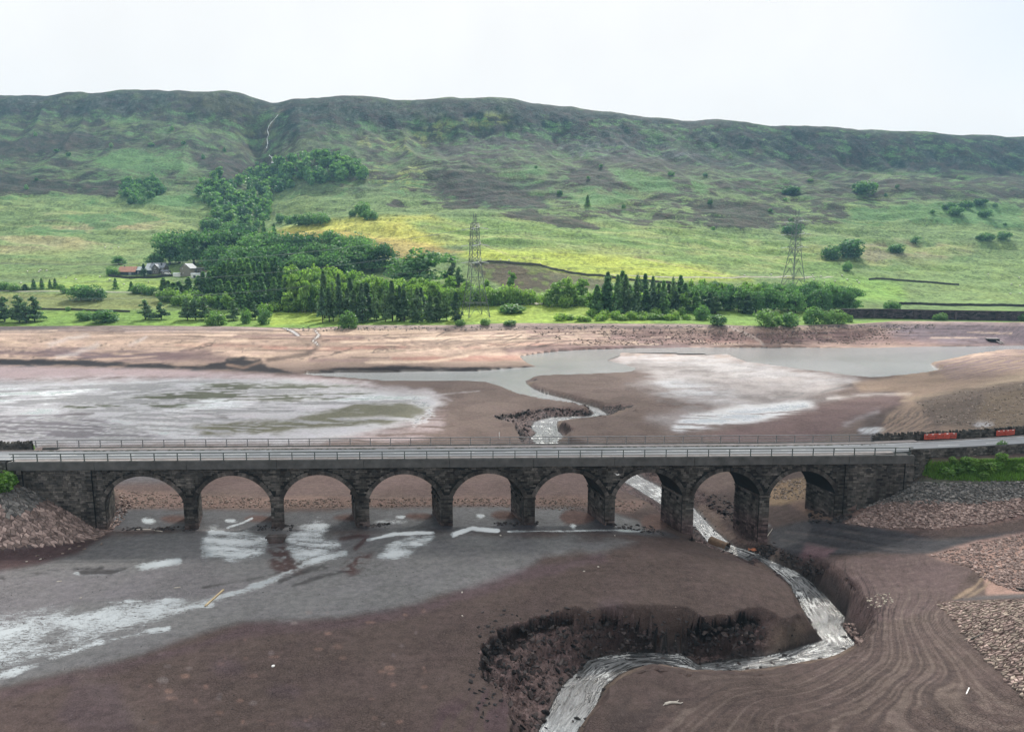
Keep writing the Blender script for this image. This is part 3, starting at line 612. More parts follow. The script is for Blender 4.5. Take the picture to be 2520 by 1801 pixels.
p.area([(2075,1285),(2160,1200),(2240,1182),(3100,1178),(3100,1270),(2530,1272),(2400,1292),(2300,1303),(2180,1300)], (126,104,98), E_FG, f=8, edge=6)
p.area([(2090,1250),(2160,1200),(2240,1180),(3100,1178),(3100,1205),(2530,1215),(2400,1232),(2250,1238),(2150,1236)], (92,92,90), E_FG, f=10, edge=8)
p.area([(2020,1372),(2280,1362),(2395,1400),(2330,1480),(2260,1510),(2100,1540),(2050,1480),(2010,1420)], (98,84,82), E_FG, f=8)
p.area([(1995,1384),(2080,1370),(2130,1440),(2190,1500),(2130,1570),(2080,1525),(2045,1460)], (90,75,73), E_FG, amt=.7, f=20, edge=16)
p.area([(1990,1384),(2080,1374),(2150,1440),(2200,1500),(2170,1570),(2120,1600),(2085,1525),(2045,1460)], (60,50,52), E_FG, amt=.8, f=14, edge=10, mod=lambda m: sm(.0, .6, -ring[m] + .5 * N1[m]))
p.area([(2280,1364),(2400,1332),(2530,1310),(3100,1300),(3100,1462),(2530,1462),(2430,1466),(2420,1420),(2390,1392)], (148,122,112), E_FG, f=7, edge=7)
p.stroke([(2350,1474),(2400,1442),(2428,1412)], 5, (158,138,116), E_FG, amt=.7, f=5, edge=6); p.stroke([(2375,1474),(2420,1446),(2440,1425)], 4, (150,132,112), E_FG, amt=.6, f=5, edge=5); p.stroke([(2350,1480),(2430,1470),(2530,1466)], 10, (88,84,84), E_FG, f=5)
p.area([(2303,1482),(2360,1478),(2530,1474),(3100,1470),(3100,1900),(2560,1740)], (96,80,74), E_FG, f=4, edge=3)
# tide rings around the bend
rm = lambda m: sm(-.1, .8, ring[m] + .5 * N2[m])
p.area([(1500,1801),(1520,1720),(1700,1670),(2000,1640),(2110,1580),(2140,1500),(2080,1420),(2060,1375),(2280,1368),(2310,1480),(2400,1600),(2530,1740),(2530,1850),(1500,1850)], (116,104,97), E_FG, amt=.50, f=36, edge=20, mod=lambda m: sm(.15, .75, ring[m] + .6 * N2[m] + .3 * SPK[m]))
p.area([(1080,1740),(1180,1690),(1250,1720),(1260,1810),(1060,1810)], (82,67,70), E_FG, amt=.8, f=16, edge=8, mod=lambda m: sm(-.5, .3, ring[m]))
p.area([(1500,1801),(1520,1720),(1700,1670),(2000,1640),(2110,1580),(2140,1500),(2080,1420),(2060,1375),(2280,1368),(2310,1480),(2400,1600),(2530,1740),(2530,1850),(1500,1850)], (64,57,56), E_FG, amt=.45, f=36, edge=20, mod=lambda m: sm(.2, .8, -ring[m] + .5 * N2[m] + .3 * SPK[m]))
# banks of the channel
ns = fbm(xb / 1.6, yb / 1.6, 41, 4); nl = fbm(xb / 5.5, yb / 5.5, 42, 3)
steep = clf_ * (bank_ > 0)
m = np.nonzero(bank_ > 0)[0]
near_c = lin((114, 100, 90)) / E_FG * np.ones((len(m), 1)); b = bank_[m][:, None]
gentle = p.c[m] + (near_c - p.c[m]) * sm(.15, .6, b) * (1 - sm(1960, 2000, p.px[m]) * (p.py[m] < 1590))[:, None]
slump = lin((116, 97, 94)) / E_FG; cl = slump * np.ones((len(m), 1))
p.c[m] = gentle + (cl - gentle) * steep[m][:, None]
p.w[m] = p.w[m] * (1 - steep[m]) + steep[m] * .22
edge_ = sm(.0, .03, bank_) * (1 - sm(.10, .24, bank_)) * .9
strat = sm(-.5, .6, ring)
p.c[m] *= (1 + (strat[m] - .5) * .5 * steep[m])[:, None]
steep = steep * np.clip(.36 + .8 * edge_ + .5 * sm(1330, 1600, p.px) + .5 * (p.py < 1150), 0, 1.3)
tipm = sm(14, 0, np.hypot(p.px - 1975, (p.py - 1560) * 1.3)) * 0
wm = sm(.9, .1, -dwat + .5 * N1) * (yb < 300); p.c *= (1 - .5 * wm)[:, None]; p.w = np.maximum(p.w, .45 * wm)
p.c[dwat > -.15] = lin((40, 33, 30)) / E_FG
# grass on the embankments
def green(P, rgb=(104,150,62), amt=1.0, f=6, edge=6): p.area(P, rgb, 1.9, amt, f, edge, 0.0)
green([(-500,1135),(0,1138),(30,1150),(42,1185),(0,1205),(-500,1220)], (86,124,58))
green([(-500,1088),(0,1090),(84,1096),(84,1109),(0,1111),(-500,1111)], (110,150,60), f=3, edge=1)
green([(2248,1132),(2530,1124),(3100,1120),(3100,1176),(2530,1176),(2400,1178),(2300,1174),(2255,1160)], (104,154,54), f=4, edge=5)
green([(2235,1172),(2300,1172),(2530,1174),(2530,1200),(2300,1196)], (84,92,70), amt=.6)

def bed_material():
    k = NT('reservoir_mud'); P = k.pos(); c = k.attr('col', 'Color'); w = k.attr('wet'); st = k.attr('cliff'); fm = k.attr('film')
    n1 = k.noise(P, 1.1, 7, .68); n2 = k.noise(P, 7, 5, .75); n3 = k.noise(k.scale(P, (.25, 1.2, 1)), 1.1, 5, .6); n4 = k.noise(P, 2.6, 7, .75)
    vor = k.n('ShaderNodeTexVoronoi', {'Vector': k.scale(P, (1, 1, .3)), 'Scale': 2.6}, feature='DISTANCE_TO_EDGE').outputs['Distance']
    crack = k.math('MULTIPLY', k.mr(vor, .0, .07, 1, 0), k.mr(k.noise(P, .10, 3), .46, .60))
    f = k.math('MULTIPLY', k.mr(n1, .25, .75, .68, 1.32, False), k.mr(n2, .25, .75, .48, 1.52, False))
    f = k.math('MULTIPLY', f, k.mr(n3, .3, .7, .90, 1.10, False))
    f = k.math('MULTIPLY', f, k.math('SUBTRACT', 1, k.math('MULTIPLY', crack, .22)))
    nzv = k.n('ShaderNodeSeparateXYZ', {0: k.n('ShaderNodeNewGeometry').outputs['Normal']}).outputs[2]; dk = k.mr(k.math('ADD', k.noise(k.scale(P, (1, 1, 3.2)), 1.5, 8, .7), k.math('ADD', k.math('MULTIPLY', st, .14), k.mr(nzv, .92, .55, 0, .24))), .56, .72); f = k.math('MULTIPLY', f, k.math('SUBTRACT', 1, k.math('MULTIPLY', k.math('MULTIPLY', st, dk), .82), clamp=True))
    gk = k.math('MULTIPLY', k.math('MULTIPLY', st, .75), k.mr(k.noise(P, .5, 6, .65), .53, .62))
    pits = k.mr(k.noise(P, 5.5, 3, .6), .66, .72, 0, .6)
    spk = k.mr(k.noise(P, 4.5, 2, .5), .70, .74, 0, .6)
    f = k.math('MULTIPLY', f, k.math('SUBTRACT', 1, pits))
    col = k.mix(1.0, c, k.n('ShaderNodeCombineColor', {0: f, 1: f, 2: f}).outputs[0], 'MULTIPLY')
    col = k.mix(gk, col, k.mix(1.0, col, (.62, .78, .86), 'MULTIPLY'))
    col = k.mix(k.math('MULTIPLY', spk, k.math('SUBTRACT', 1, w)), col, (.15, .13, .12))
    tint = k.mr(k.noise(P, .18, 4), .42, .62); col = k.mix(k.math('MULTIPLY', tint, .12), col, k.mix(1.0, col, (1.02, .9, 1.14), 'MULTIPLY'))
    # thin water film, its pale colour adding sky reflection, broken up by the mud's relief: streaks, flecks and threads
    fn = k.math('ADD', k.math('MULTIPLY', k.noise(k.scale(P, (.55, 1.5, 1)), 2.4, 9, .78, 1.0), 1.0), k.math('MULTIPLY', k.math('SUBTRACT', n2, .5), .7))
    fe = k.mr(k.math('ADD', fm, k.math('MULTIPLY', k.math('SUBTRACT', fn, .5), 2.2)), .44, .62); rid = k.math('SUBTRACT', 1, k.math('MULTIPLY', k.math('ABSOLUTE', k.math('SUBTRACT', k.noise(k.scale(P, (.4, 1.3, 1)), 1.1, 4, .6, 1.2), .5)), 16), clamp=True)
    fe = k.math('MAXIMUM', fe, k.math('MULTIPLY', rid, k.mr(fm, .15, .5, 0, .9))); fe = k.math('MULTIPLY', fe, k.mr(fm, .02, .2))
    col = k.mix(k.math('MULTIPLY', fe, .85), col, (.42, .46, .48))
    we = k.math('ADD', w, k.math('MULTIPLY', k.math('SUBTRACT', n1, .5), k.math('MULTIPLY', w, .9)), clamp=True)
    we = k.math('MAXIMUM', we, fe)
    rough = k.mr(we, 0, 1, .85, .12, False); spec = k.mr(we, .1, 1, .10, 1.0, False); bs = k.mr(we, .2, 1, 1.0, .10)
    h = k.math('ADD', k.math('ADD', k.math('MULTIPLY', n2, .7), n1), k.math('MULTIPLY', crack, -.6))
    h = k.math('ADD', h, k.math('MULTIPLY', n4, k.math('MULTIPLY', st, 7.0)))
    k.bsdf(col, rough, k.bump(h, k.math('MULTIPLY', bs, .8), .12), Specular_IOR_Level=spec, IOR=k.mr(fe, 0, 1, 1.5, 1.9, False))
    return k.m
M_BED = bed_material()
V = np.stack([Xg[:NBED].ravel(), Yg[:NBED].ravel(), Zg[:NBED].ravel()], 1)
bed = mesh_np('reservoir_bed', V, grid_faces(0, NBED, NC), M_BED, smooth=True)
tag(bed, 'drained reservoir bed of dark cracked mud with wet flats painted with pale sky sheen', None, None, 'structure')
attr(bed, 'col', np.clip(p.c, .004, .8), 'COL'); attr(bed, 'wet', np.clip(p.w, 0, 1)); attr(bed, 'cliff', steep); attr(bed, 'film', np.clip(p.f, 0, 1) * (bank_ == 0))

# ---------------------------------------------------------------- water
def water_material():
    k = NT('river_water'); P = k.pos(); sp_ = k.n('ShaderNodeSeparateXYZ', {0: P}); y = sp_.outputs[1]; dw = k.attr('bank_distance')
    fl = k.n('ShaderNodeCombineXYZ', {0: k.math('MULTIPLY', dw, 3.2), 1: k.math('MULTIPLY', y, .42), 2: k.math('MULTIPLY', sp_.outputs[0], .42)}).outputs[0]
    n = k.noise(P, 3.2, 6, .7, .7); n2 = k.noise(fl, 1.0, 6, .68, .8); n3 = k.noise(P, .22, 3, .5)
    run = k.mr(y, 130, 260, 1, 0); glide = k.mr(y, 67, 57, 0, 1); turb = k.math('MULTIPLY', run, k.mr(glide, 0, 1, 1, .4))
    riff = k.mr(n3, .45, .62)
    foam = k.math('MULTIPLY', k.mr(k.math('ADD', k.math('ADD', n2, k.math('MULTIPLY', n, .5)), k.math('MULTIPLY', riff, .20)), .90, 1.02), k.mr(turb, .3, 1, 0, .9))
    base = k.mix(run, (.285, .288, .295), k.mix(glide, k.mix(k.mr(n2, .38, .62), (.010, .010, .010), (.20, .205, .21)), (.30, .345, .365)))  # pale base colours stand in for sky reflected off the water
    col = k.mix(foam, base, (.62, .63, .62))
    h = k.math('ADD', k.math('MULTIPLY', n, .7), k.math('MULTIPLY', n2, 1.4))
    k.bsdf(col, k.math('ADD', k.mr(foam, 0, 1, .13, .6, False), k.math('MULTIPLY', turb, .03)), k.bump(h, k.mr(turb, 0, 1, .35, .5, False), .14), IOR=k.mr(turb, .3, 1, 1.65, 1.52, False), Specular_IOR_Level=.7)
    return k.m
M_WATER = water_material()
fb = grid_faces(0, NBED, NC); dv = dwat
keep = (dv[fb] > -.9).any(1)
def lake_sheet(name, mask, label):
    F = fb[mask]; u, inv = np.unique(F, return_inverse=True)
    Vw = V[u].copy(); Vw[:, 2] = water_z(Vw[:, 1])
    o = mesh_np(name, Vw, inv.reshape(-1, 4), M_WATER, smooth=True); attr(o, 'bank_distance', dwat[u]); return tag(o, label, None, None, 'structure')
yc = V[fb, 1].mean(1)
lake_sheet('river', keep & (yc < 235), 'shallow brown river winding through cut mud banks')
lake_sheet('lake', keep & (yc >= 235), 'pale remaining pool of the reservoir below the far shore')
# ---------------------------------------------------------------- hillside
hx, hy, hz = Xg[NBED - 1:].ravel(), Yg[NBED - 1:].ravel(), Zg[NBED - 1:].ravel()
hp = Paint(hx, hy, hz, lin((122, 148, 92)) / E_HILL)
h1 = fbm(hx / 18, hy / 30, 51, 5, .6); h2 = fbm(hx / 60, hy / 80, 52, 4); h3 = fbm(hx / 6, hy / 9, 53, 3); hs = fbm(hx / 70 + .3 * h2, hy / 16, 54, 4)
hp.n1 = h1; hp.n2 = h2
GR, PALE, DRY, BRK, HEA, BRN, GREY, YEL = (118,146,90), (146,162,112), (150,152,100), (92,146,84), (84,82,78), (98,94,80), (112,122,122), (176,184,96)
def H(P, c, amt=1.0, f=14, edge=20, mod=None): hp.area(P, c, E_HILL, amt, f, edge, None, mod, 1.6)
def HM(P, what, amt=1.0, f=16, edge=20): hp.area(P, None, E_HILL, amt, f, edge, what, None, 1.6)
hp.c *= (1 + .12 * h2 + .10 * h1)[:, None]
# broad belts
H([(-700,360),(0,300),(620,330),(900,320),(1500,380),(2100,440),(3300,450),(3300,520),(2520,500),(1700,480),(1000,480),(620,480),(0,470),(-700,470)], (98,116,80), .85, 30)
def pat(lo, hi, a=h1, b=h2, k=.7): return lambda m: sm(lo, hi, a[m] + k * b[m])
HM([(-700,200),(3300,200),(3300,540),(2100,510),(1400,525),(900,480),(600,500),(0,490),(-700,490)], 'film', .46, 24)
HM([(-700,480),(3300,500),(3300,620),(1500,560),(600,560),(-700,560)], 'film', .20, 24)
HM([(-700,250),(3300,320),(3300,560),(2100,560),(1400,540),(900,480),(600,520),(0,500),(-700,500)], 'fern', .46, 24)
hp.f = np.maximum(hp.f, .46 * sm(830, 930, hy))
HM([(980,400),(1500,400),(2100,430),(3300,440),(3300,520),(2300,530),(1900,575),(1600,560),(1350,530),(1040,500)], 'film', .56, 26, 30)
HM([(-700,300),(0,290),(420,330),(560,360),(480,430),(300,470),(-700,490)], 'film', .54, 26, 30)
# escarpment
H([(-700,200),(0,225),(420,215),(640,235),(760,230),(1260,245),(1700,290),(2100,320),(3300,345),(3300,455),(2520,435),(2100,420),(1800,420),(1500,380),(1200,370),(1000,320),(760,330),(600,320),(330,290),(0,290),(-700,290)], (54,68,58), .92, 18)
H([(-700,200),(0,235),(330,235),(330,275),(0,290),(-700,290)], (88,94,94), .7, 12, mod=lambda m: sm(-.05, .3, h3[m] + .5 * h1[m]))
H([(-700,200),(3300,200),(3300,450),(2100,430),(1500,385),(1000,330),(600,330),(0,330),(-700,330)], (120,132,128), .30, 10, mod=lambda m: sm(.25, .5, h3[m] + .5 * h1[m]))
H([(-700,225),(420,225),(640,245),(900,240),(1260,260),(1260,330),(900,320),(640,330),(0,300),(-700,300)], (96,116,74), .75, 16, mod=lambda m: sm(.05, .3, h2[m] + .6 * h1[m]))
H([(430,225),(560,225),(640,270),(660,320),(640,390),(560,330),(470,280)], (94,96,66), .85, 16)
H([(560,320),(640,330),(680,400),(640,420),(590,380)], (128,140,84), .7, 12, mod=pat(-.2, .2))
H([(700,230),(830,240),(900,260),(850,300),(740,330),(680,350)], (58,76,62), .85, 14)
H([(1260,250),(1700,295),(2100,325),(3300,345),(3300,440),(2520,425),(2100,415),(1850,425),(1650,400),(1480,390),(1300,330)], (50,64,58), .8, 22)
H([(1560,300),(1640,320),(1780,370),(1840,400),(1800,405),(1700,370),(1600,340)], (104,128,92), .6, 12)
H([(640,330),(664,330),(690,400),(620,430),(560,360)], (78,72,56), .7, 14, mod=lambda m: sm(-.3,.1,h3[m]+h1[m]))
# grass near the top (centre), sun patches painted in paler
for P in ([(1000,340),(1090,300),(1210,280),(1250,300),(1130,320),(1040,360)], [(860,330),(1000,350),(1010,370),(880,360)], [(900,400),(1020,410),(1080,450),(1000,470),(880,440)]):
    H(P, (168,182,100), .7, 14, 22, lambda m: sm(-.35, .05, h1[m] + .4 * h3[m]))
H([(1040,365),(1200,330),(1320,350),(1420,360),(1300,390),(1150,400)], (84,78,72), .85, 14, mod=pat(-.4, .1))
H([(1350,360),(1500,345),(1720,375),(1700,400),(1500,395),(1380,385)], (146,152,156), .6, 12, mod=lambda m: sm(.0, .3, h3[m] + .3 * h1[m]))
# heather and bracken patches
for P in ([(-300,430),(0,430),(120,440),(290,447),(280,482),(120,482),(-300,478)], [(475,385),(560,378),(640,410),(650,435),(560,440),(480,415)], [(1040,420),(1150,418),(1330,480),(1340,512),(1200,505),(1080,470)], [(1375,425),(1480,400),(1540,430),(1595,470),(1480,470),(1400,452)], [(1690,505),(1800,485),(1890,500),(1925,548),(1820,562),(1700,545)], [(1165,532),(1300,515),(1430,542),(1470,562),(1370,556),(1250,542)], [(-300,355),(0,350),(150,330),(330,345),(300,365),(100,375),(-300,385)], [(930,500),(990,490),(1000,510),(950,515)], [(1080,500),(1170,495),(1180,510),(1090,514)]):
    HM(P, 'film', .86, 14, 22)
for P in ([(2080,445),(2300,435),(3000,430),(3000,485),(2300,492),(2150,465)], [(1900,395),(2050,380),(2200,400),(2100,430),(1950,430)], [(1380,400),(1560,375),(1720,395),(1760,420),(1500,420)]):
    HM(P, 'film', .70, 18, 24)
H([(1190,470),(1330,480),(1350,512),(1200,516),(1080,475),(1050,450)], (50,82,58), .9, 12); H([(1200,440),(1350,450),(1300,480),(1200,470)], (48,76,58), .7, 12)
for P in ([(290,365),(470,380),(475,430),(330,430),(240,400)], [(330,480),(470,470),(520,490),(440,510),(320,500)], [(1240,415),(1400,405),(1330,440),(1240,440)], [(1500,420),(1620,430),(1680,470),(1600,480),(1530,450)], [(1450,470),(1620,480),(1500,515),(1420,500)], [(1700,440),(1780,460),(1700,480)], [(2080,510),(2350,500),(2520,490),(2520,560),(2300,545),(2100,540)], [(0,560),(120,555),(200,570),(100,585)], [(130,530),(330,520),(420,545),(250,560)]):
    HM(P, 'fern', .85, 18, 26)
# lower pasture, sunlit clearing and mid slopes painted in brighter
H([(-700,480),(0,480),(420,520),(500,560),(330,640),(0,660),(-700,660)], (146,164,106), .8, 20, mod=lambda m: sm(-.2, .2, hs[m]))
H([(-700,520),(0,520),(420,540),(330,600),(0,620),(-700,620)], (168,160,122), .7, 20, mod=lambda m: sm(.05, .3, hs[m]))
H([(620,600),(700,560),(800,545),(920,531),(1060,528),(1180,560),(1170,600),(1040,610),(850,585),(700,590)], (200,202,100), .92, 14, 14)
H([(640,590),(700,570),(850,570),(1000,590),(1140,620),(1000,640),(830,600)], (196,170,104), .7, 12, 12)
H([(1000,540),(1260,530),(1700,560),(2000,610),(2100,680),(1700,660),(1300,610),(1100,600)], (132,162,88), .8, 20)
H([(1000,545),(1260,535),(1700,565),(2400,600),(2400,680),(1700,660),(1300,610),(1100,600)], (104,140,72), .6, 20, mod=lambda m: sm(.0, .25, hs[m] + .4 * h1[m]))
H([(1000,545),(1260,535),(1700,565),(2400,600),(2400,680),(1700,660),(1300,610),(1100,600)], (168,176,116), .5, 20, mod=lambda m: sm(.1, .35, -hs[m] + .4 * h1[m]))
H([(1180,610),(1400,620),(1700,650),(1850,690),(1500,690),(1250,650),(1130,630)], (184,200,84), .85, 14, 10)
H([(1150,650),(1250,642),(1340,655),(1372,690),(1350,715),(1290,722),(1200,690)], (84,74,58), .95, 8, 8)
H([(1150,650),(1250,642),(1340,655),(1372,690),(1350,715),(1290,722),(1200,690)], (104,122,58), .8, 8, 8, lambda m: sm(.0, .25, h3[m] + h1[m]))
H([(1340,660),(1500,690),(1480,710),(1370,715)], (104,98,78), .8, 8)
H([(1960,690),(2120,682),(2220,700),(2230,745),(1960,735)], (134,176,84), .8, 14, 8)
H([(2060,610),(2200,590),(2420,610),(2300,650),(2100,640)], (150,136,116), .65, 14, 14, lambda m: sm(-.2, .3, hs[m] + h1[m]))
H([(2200,640),(3300,620),(3300,745),(2300,745),(2230,700)], (134,160,98), .7, 20)
H([(-700,640),(0,640),(270,640),(270,690),(180,720),(-700,720)], (112,126,80), .7, 16, mod=lambda m: sm(-.2, .2, hs[m]))
H([(200,675),(420,690),(440,712),(120,716),(60,700)], (150,178,92), .9, 10, 6)
H([(-700,722),(380,722),(420,760),(100,765),(-700,765)], (134,142,90), .8, 8, 5)
H([(-700,764),(3300,764),(3300,800),(2500,800),(1000,806),(-700,806)], (128,162,80), .9, 6, 5)
H([(660,775),(780,765),(790,790),(670,800)], (160,186,84), .9, 6); H([(1130,745),(1520,745),(1600,790),(1100,795)], (164,190,88), .9, 10, 6)  # sunlight in the clearing painted into the turf colour
H([(2050,766),(3300,762),(3300,790),(2100,792)], (96,122,74), .8, 6)
# gully stream bed and rock strewn slopes
hp.stroke([(716,255),(690,275),(668,300),(658,325),(656,350),(655,372),(668,390),(680,410)], 9, (150,140,118), E_HILL, amt=.8, f=6, edge=5)
# sheep tracks and field tracks
for q in ([(680,560),(720,580),(760,592)], [(1180,600),(1260,630),(1340,640)], [(860,640),(1000,625)], [(100,545),(250,556),(330,560)], [(1560,632),(1800,680),(1990,684)]):
    hp.stroke(q, 3, (168,158,122), E_HILL, amt=.6, f=2, edge=3)
# flecks: rushes, rocks, tufts
fle = sm(.30, .46, fbm(hx / 2.6, hy / 4.5, 61, 2)) * sm(390, 470, hy); hp.c *= (1 - .35 * fle)[:, None]
fl2 = sm(.36, .46, fbm(hx / 3.2, hy / 4.0, 62, 2)) * sm(900, 1050, hy); hp.c += (lin((150, 158, 156)) / E_HILL - hp.c) * (.28 * fl2)[:, None]
hp.c *= (1 - .22 * sm(880, 1050, hy))[:, None]
def hill_material():
    k = NT('hillside_turf'); P = k.pos(); c = k.attr('col', 'Color')
    n1 = k.noise(P, .35, 6, .65); n2 = k.noise(P, .07, 5, .6); n3 = k.noise(k.scale(P, (.35, .12, .3)), 1.0, 5, .65)
    f = k.math('MULTIPLY', k.mr(n1, .25, .75, .5, 1.5, False), k.mr(n2, .3, .7, .75, 1.25, False)); f = k.math('MULTIPLY', f, k.mr(n3, .3, .7, .8, 1.2, False))
    col = k.mix(1.0, c, k.n('ShaderNodeCombineColor', {0: f, 1: f, 2: f}).outputs[0], 'MULTIPLY')
    hm = k.attr('heath'); fm = k.attr('fern')
    nh = k.math('ADD', k.noise(k.scale(P, (.6, 1, .8)), .055, 9, .72, .6), k.math('MULTIPLY', k.math('SUBTRACT', n1, .5), .35))
    he = k.math('MULTIPLY', k.mr(k.math('ADD', hm, k.math('MULTIPLY', k.math('SUBTRACT', nh, .5), 2.6)), .42, .62), k.mr(hm, .05, .25))
    nf = k.math('ADD', k.noise(k.scale(P, (.6, 1, .8)), .04, 9, .7, .8), k.math('MULTIPLY', k.math('SUBTRACT', n1, .5), .3))
    fe = k.math('MULTIPLY', k.mr(k.math('ADD', fm, k.math('MULTIPLY', k.math('SUBTRACT', nf, .5), 2.6)), .45, .68), k.mr(fm, .05, .25))
    fv = k.n('ShaderNodeCombineColor', {0: f, 1: f, 2: f}).outputs[0]
    hc = k.mix(k.mr(k.noise(P, .09, 5, .6), .4, .6), (.020, .023, .016), (.042, .030, .029))
    col = k.mix(k.math('MULTIPLY', fe, .8), col, k.mix(1.0, (.078, .165, .056), fv, 'MULTIPLY'))
    col = k.mix(k.math('MULTIPLY', he, .9), col, k.mix(1.0, hc, fv, 'MULTIPLY'))
    hue = k.mr(k.noise(P, .03, 4), .4, .65); col = k.mix(k.math('MULTIPLY', hue, .25), col, k.mix(1.0, col, (1.25, 1.0, .7), 'MULTIPLY'))
    h = k.math('ADD', k.math('MULTIPLY', n1, 1.2), k.math('MULTIPLY', n2, 3.0))
    k.bsdf(col, .9, k.bump(h, .8, 1.6), Specular_IOR_Level=.1); return k.m
M_HILL = hill_material()
V2 = np.stack([hx, hy, hz], 1)
hill = mesh_np('hillside', V2, grid_faces(0, len(Yg) - NBED + 1, NC), M_HILL, smooth=True)
tag(hill, 'green moorland hillside rising to a craggy skyline', None, None, 'structure'); attr(hill, 'col', np.clip(hp.c, .004, .6), 'COL'); attr(hill, 'heath', np.clip(hp.f, 0, 1)); attr(hill, 'fern', np.clip(hp.g, 0, 1))
# ================================================================ BRIDGE
BO = np.array([-76.9, 101.9]); BA = math.atan2(105.8 - 101.9, 63.3 + 76.9); bc, bs_ = math.cos(BA), math.sin(BA)
BW = 8.4
def s_of(px, z=3.0, t=0.0):
    u = (px - 1260) / FPX; ox = BO[0] - t * bs_; oy = BO[1] + t * bc
    return (u * (oy * CP + (CAM_H - z) * SP) - ox) / (bc - u * bs_ * CP)
def b2w(s, t): return BO[0] + s * bc - t * bs_, BO[1] + s * bs_ + t * bc
def stone_mat(name, c, c2, spread=.5, stain=True):
    k = NT(name); P = k.pos(); r = k.n('ShaderNodeObjectInfo').outputs['Random']
    isl = k.n('ShaderNodeNewGeometry').outputs['Random Per Island']
    r2 = k.math('FRACT', k.math('ADD', r, isl))
    n = k.noise(P, 2.2, 5, .65); big = k.noise(k.scale(P, (1, 1, .35)), .35, 4, .6)
    col = k.mix(k.mr(r2, 0, 1, 0, 1, False), c, c2)
    f = k.math('MULTIPLY', k.mr(n, .25, .75, 1 - spread, 1 + spread, False), k.mr(k.math('FRACT', k.math('MULTIPLY', r2, 7.31)), 0, 1, .6, 1.4, False))
    if stain: f = k.math('MULTIPLY', f, k.mr(big, .35, .62, .45, 1.15))
    col = k.mix(1.0, col, k.n('ShaderNodeCombineColor', {0: f, 1: f, 2: f}).outputs[0], 'MULTIPLY')
    z = k.n('ShaderNodeSeparateXYZ', {0: P}).outputs[2]
    if stain: col = k.mix(k.math('MULTIPLY', k.mr(k.math('ADD', z, k.math('MULTIPLY', n, 2)), 2.5, -1.0), .5), col, k.mix(1.0, col, (1.75, 1.12, 1.25), 'MULTIPLY'))
    k.bsdf(col, .88, k.bump(n, .6, .06), Specular_IOR_Level=.15); return k.m
M_GRIT = stone_mat('sooty_gritstone', (.046, .044, .042), (.112, .102, .092), .45)
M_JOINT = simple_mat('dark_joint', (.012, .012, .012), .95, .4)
M_VOUS = stone_mat('arch_stone', (.050, .047, .044), (.105, .093, .085), .45)
M_CONC = simple_mat('weathered_concrete', (.075, .074, .072), .85, .45, .6, .3)
M_CONC2 = simple_mat('footway_concrete', (.26, .235, .23), .85, .3, .8, .2)
M_ROAD = simple_mat('worn_asphalt', (.155, .165, .18), .7, .22, .35, .3, spec=.5)
M_LINE = simple_mat('road_paint', (.62, .63, .62), .7, .35, 2.5)
M_IRON = simple_mat('dark_iron', (.03, .028, .027), .6, .4, 3)
M_RAILG = simple_mat('grey_green_steel', (.045, .060, .056), .5, .3, 2, spec=.5)
M_RAILB = simple_mat('galvanised_steel', (.15, .15, .155), .45, .3, 2, spec=.6)
M_COPE = stone_mat('wall_stone', (.050, .050, .048), (.120, .110, .098), .5)

bridge = empty('stone_bridge', (BO[0], BO[1], 0), BA, 'long dark gritstone road bridge of nine arches across the drained bed', 'bridge')
# pier and abutment jambs (survey pixels on the near face)
jl = [s_of(q) for q in (258, 484, 697, 908, 1114, 1317, 1514, 1708, 1894)]      # left jamb of each arch
jr = [s_of(q) for q in (451, 666, 875, 1084, 1289, 1489, 1680, 1870, 2055)]     # right jamb
S0, S1 = s_of(22, 9), s_of(2247, 9)
SPRING, CROWN, RING = 3.85, 7.75, .62
ARC = []
for a, b in zip(jl, jr):
    h = (b - a) / 2; r = CROWN - SPRING; rad = (h * h + r * r) / (2 * r); ARC.append(((a + b) / 2, CROWN - rad, rad, h))
def soff(i, s, off=0.0):
    c, zc, rad, h = ARC[i]; v = (rad + off) ** 2 - (s - c) ** 2
    return zc + math.sqrt(v) if v > 0 else -99
def in_arch(s, z, off=0.0):
    for (c, zc, rad, h) in ARC:
        if abs(s - c) < h + off:
            if z < SPRING: 
                if abs(s - c) < h: return True
            elif (s - c) ** 2 + (z - zc) ** 2 < (rad + off) ** 2: return True
    return False
PZ = [-1.6, -1.5, -1.5, -1.5, -1.5, -1.8, -6.4, -6.2]
ZTOP = 8.88
# backing wall with arch openings + barrels
mb = MB(); TF, TB = .10, 6.1
SK = -.31
def sk(t): return SK * (t - TF) if t > TF else 0.0
ledge = s_of(60); redge = s_of(2247) - .4
def wall_strip(sa, za, sb, zb, top=ZTOP):
    for t, fl in ((TF, 0), (TB, 1)):
        q = [(sa + sk(t), t, za), (sb + sk(t), t, zb), (sb + sk(t), t, top), (sa + sk(t), t, top)]
        mb.add(q, [(0, 1, 2, 3) if not fl else (3, 2, 1, 0)])
NA = 20
for i in range(9):
    c, zc, rad, h = ARC[i]; ss = np.linspace(c - h, c + h, NA + 1); zz = [soff(i, s) if abs(s - c) < rad else zc for s in ss]
    zz[0] = zz[-1] = SPRING
    for k in range(NA):
        wall_strip(ss[k], zz[k] + .02, ss[k + 1], zz[k + 1] + .02)
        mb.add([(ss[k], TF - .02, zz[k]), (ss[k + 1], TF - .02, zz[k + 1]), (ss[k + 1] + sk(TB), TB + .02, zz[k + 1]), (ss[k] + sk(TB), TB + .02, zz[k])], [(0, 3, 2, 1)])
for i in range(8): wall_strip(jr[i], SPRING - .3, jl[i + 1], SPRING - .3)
spandrel = mb.build('spandrel_wall', M_JOINT, bridge)
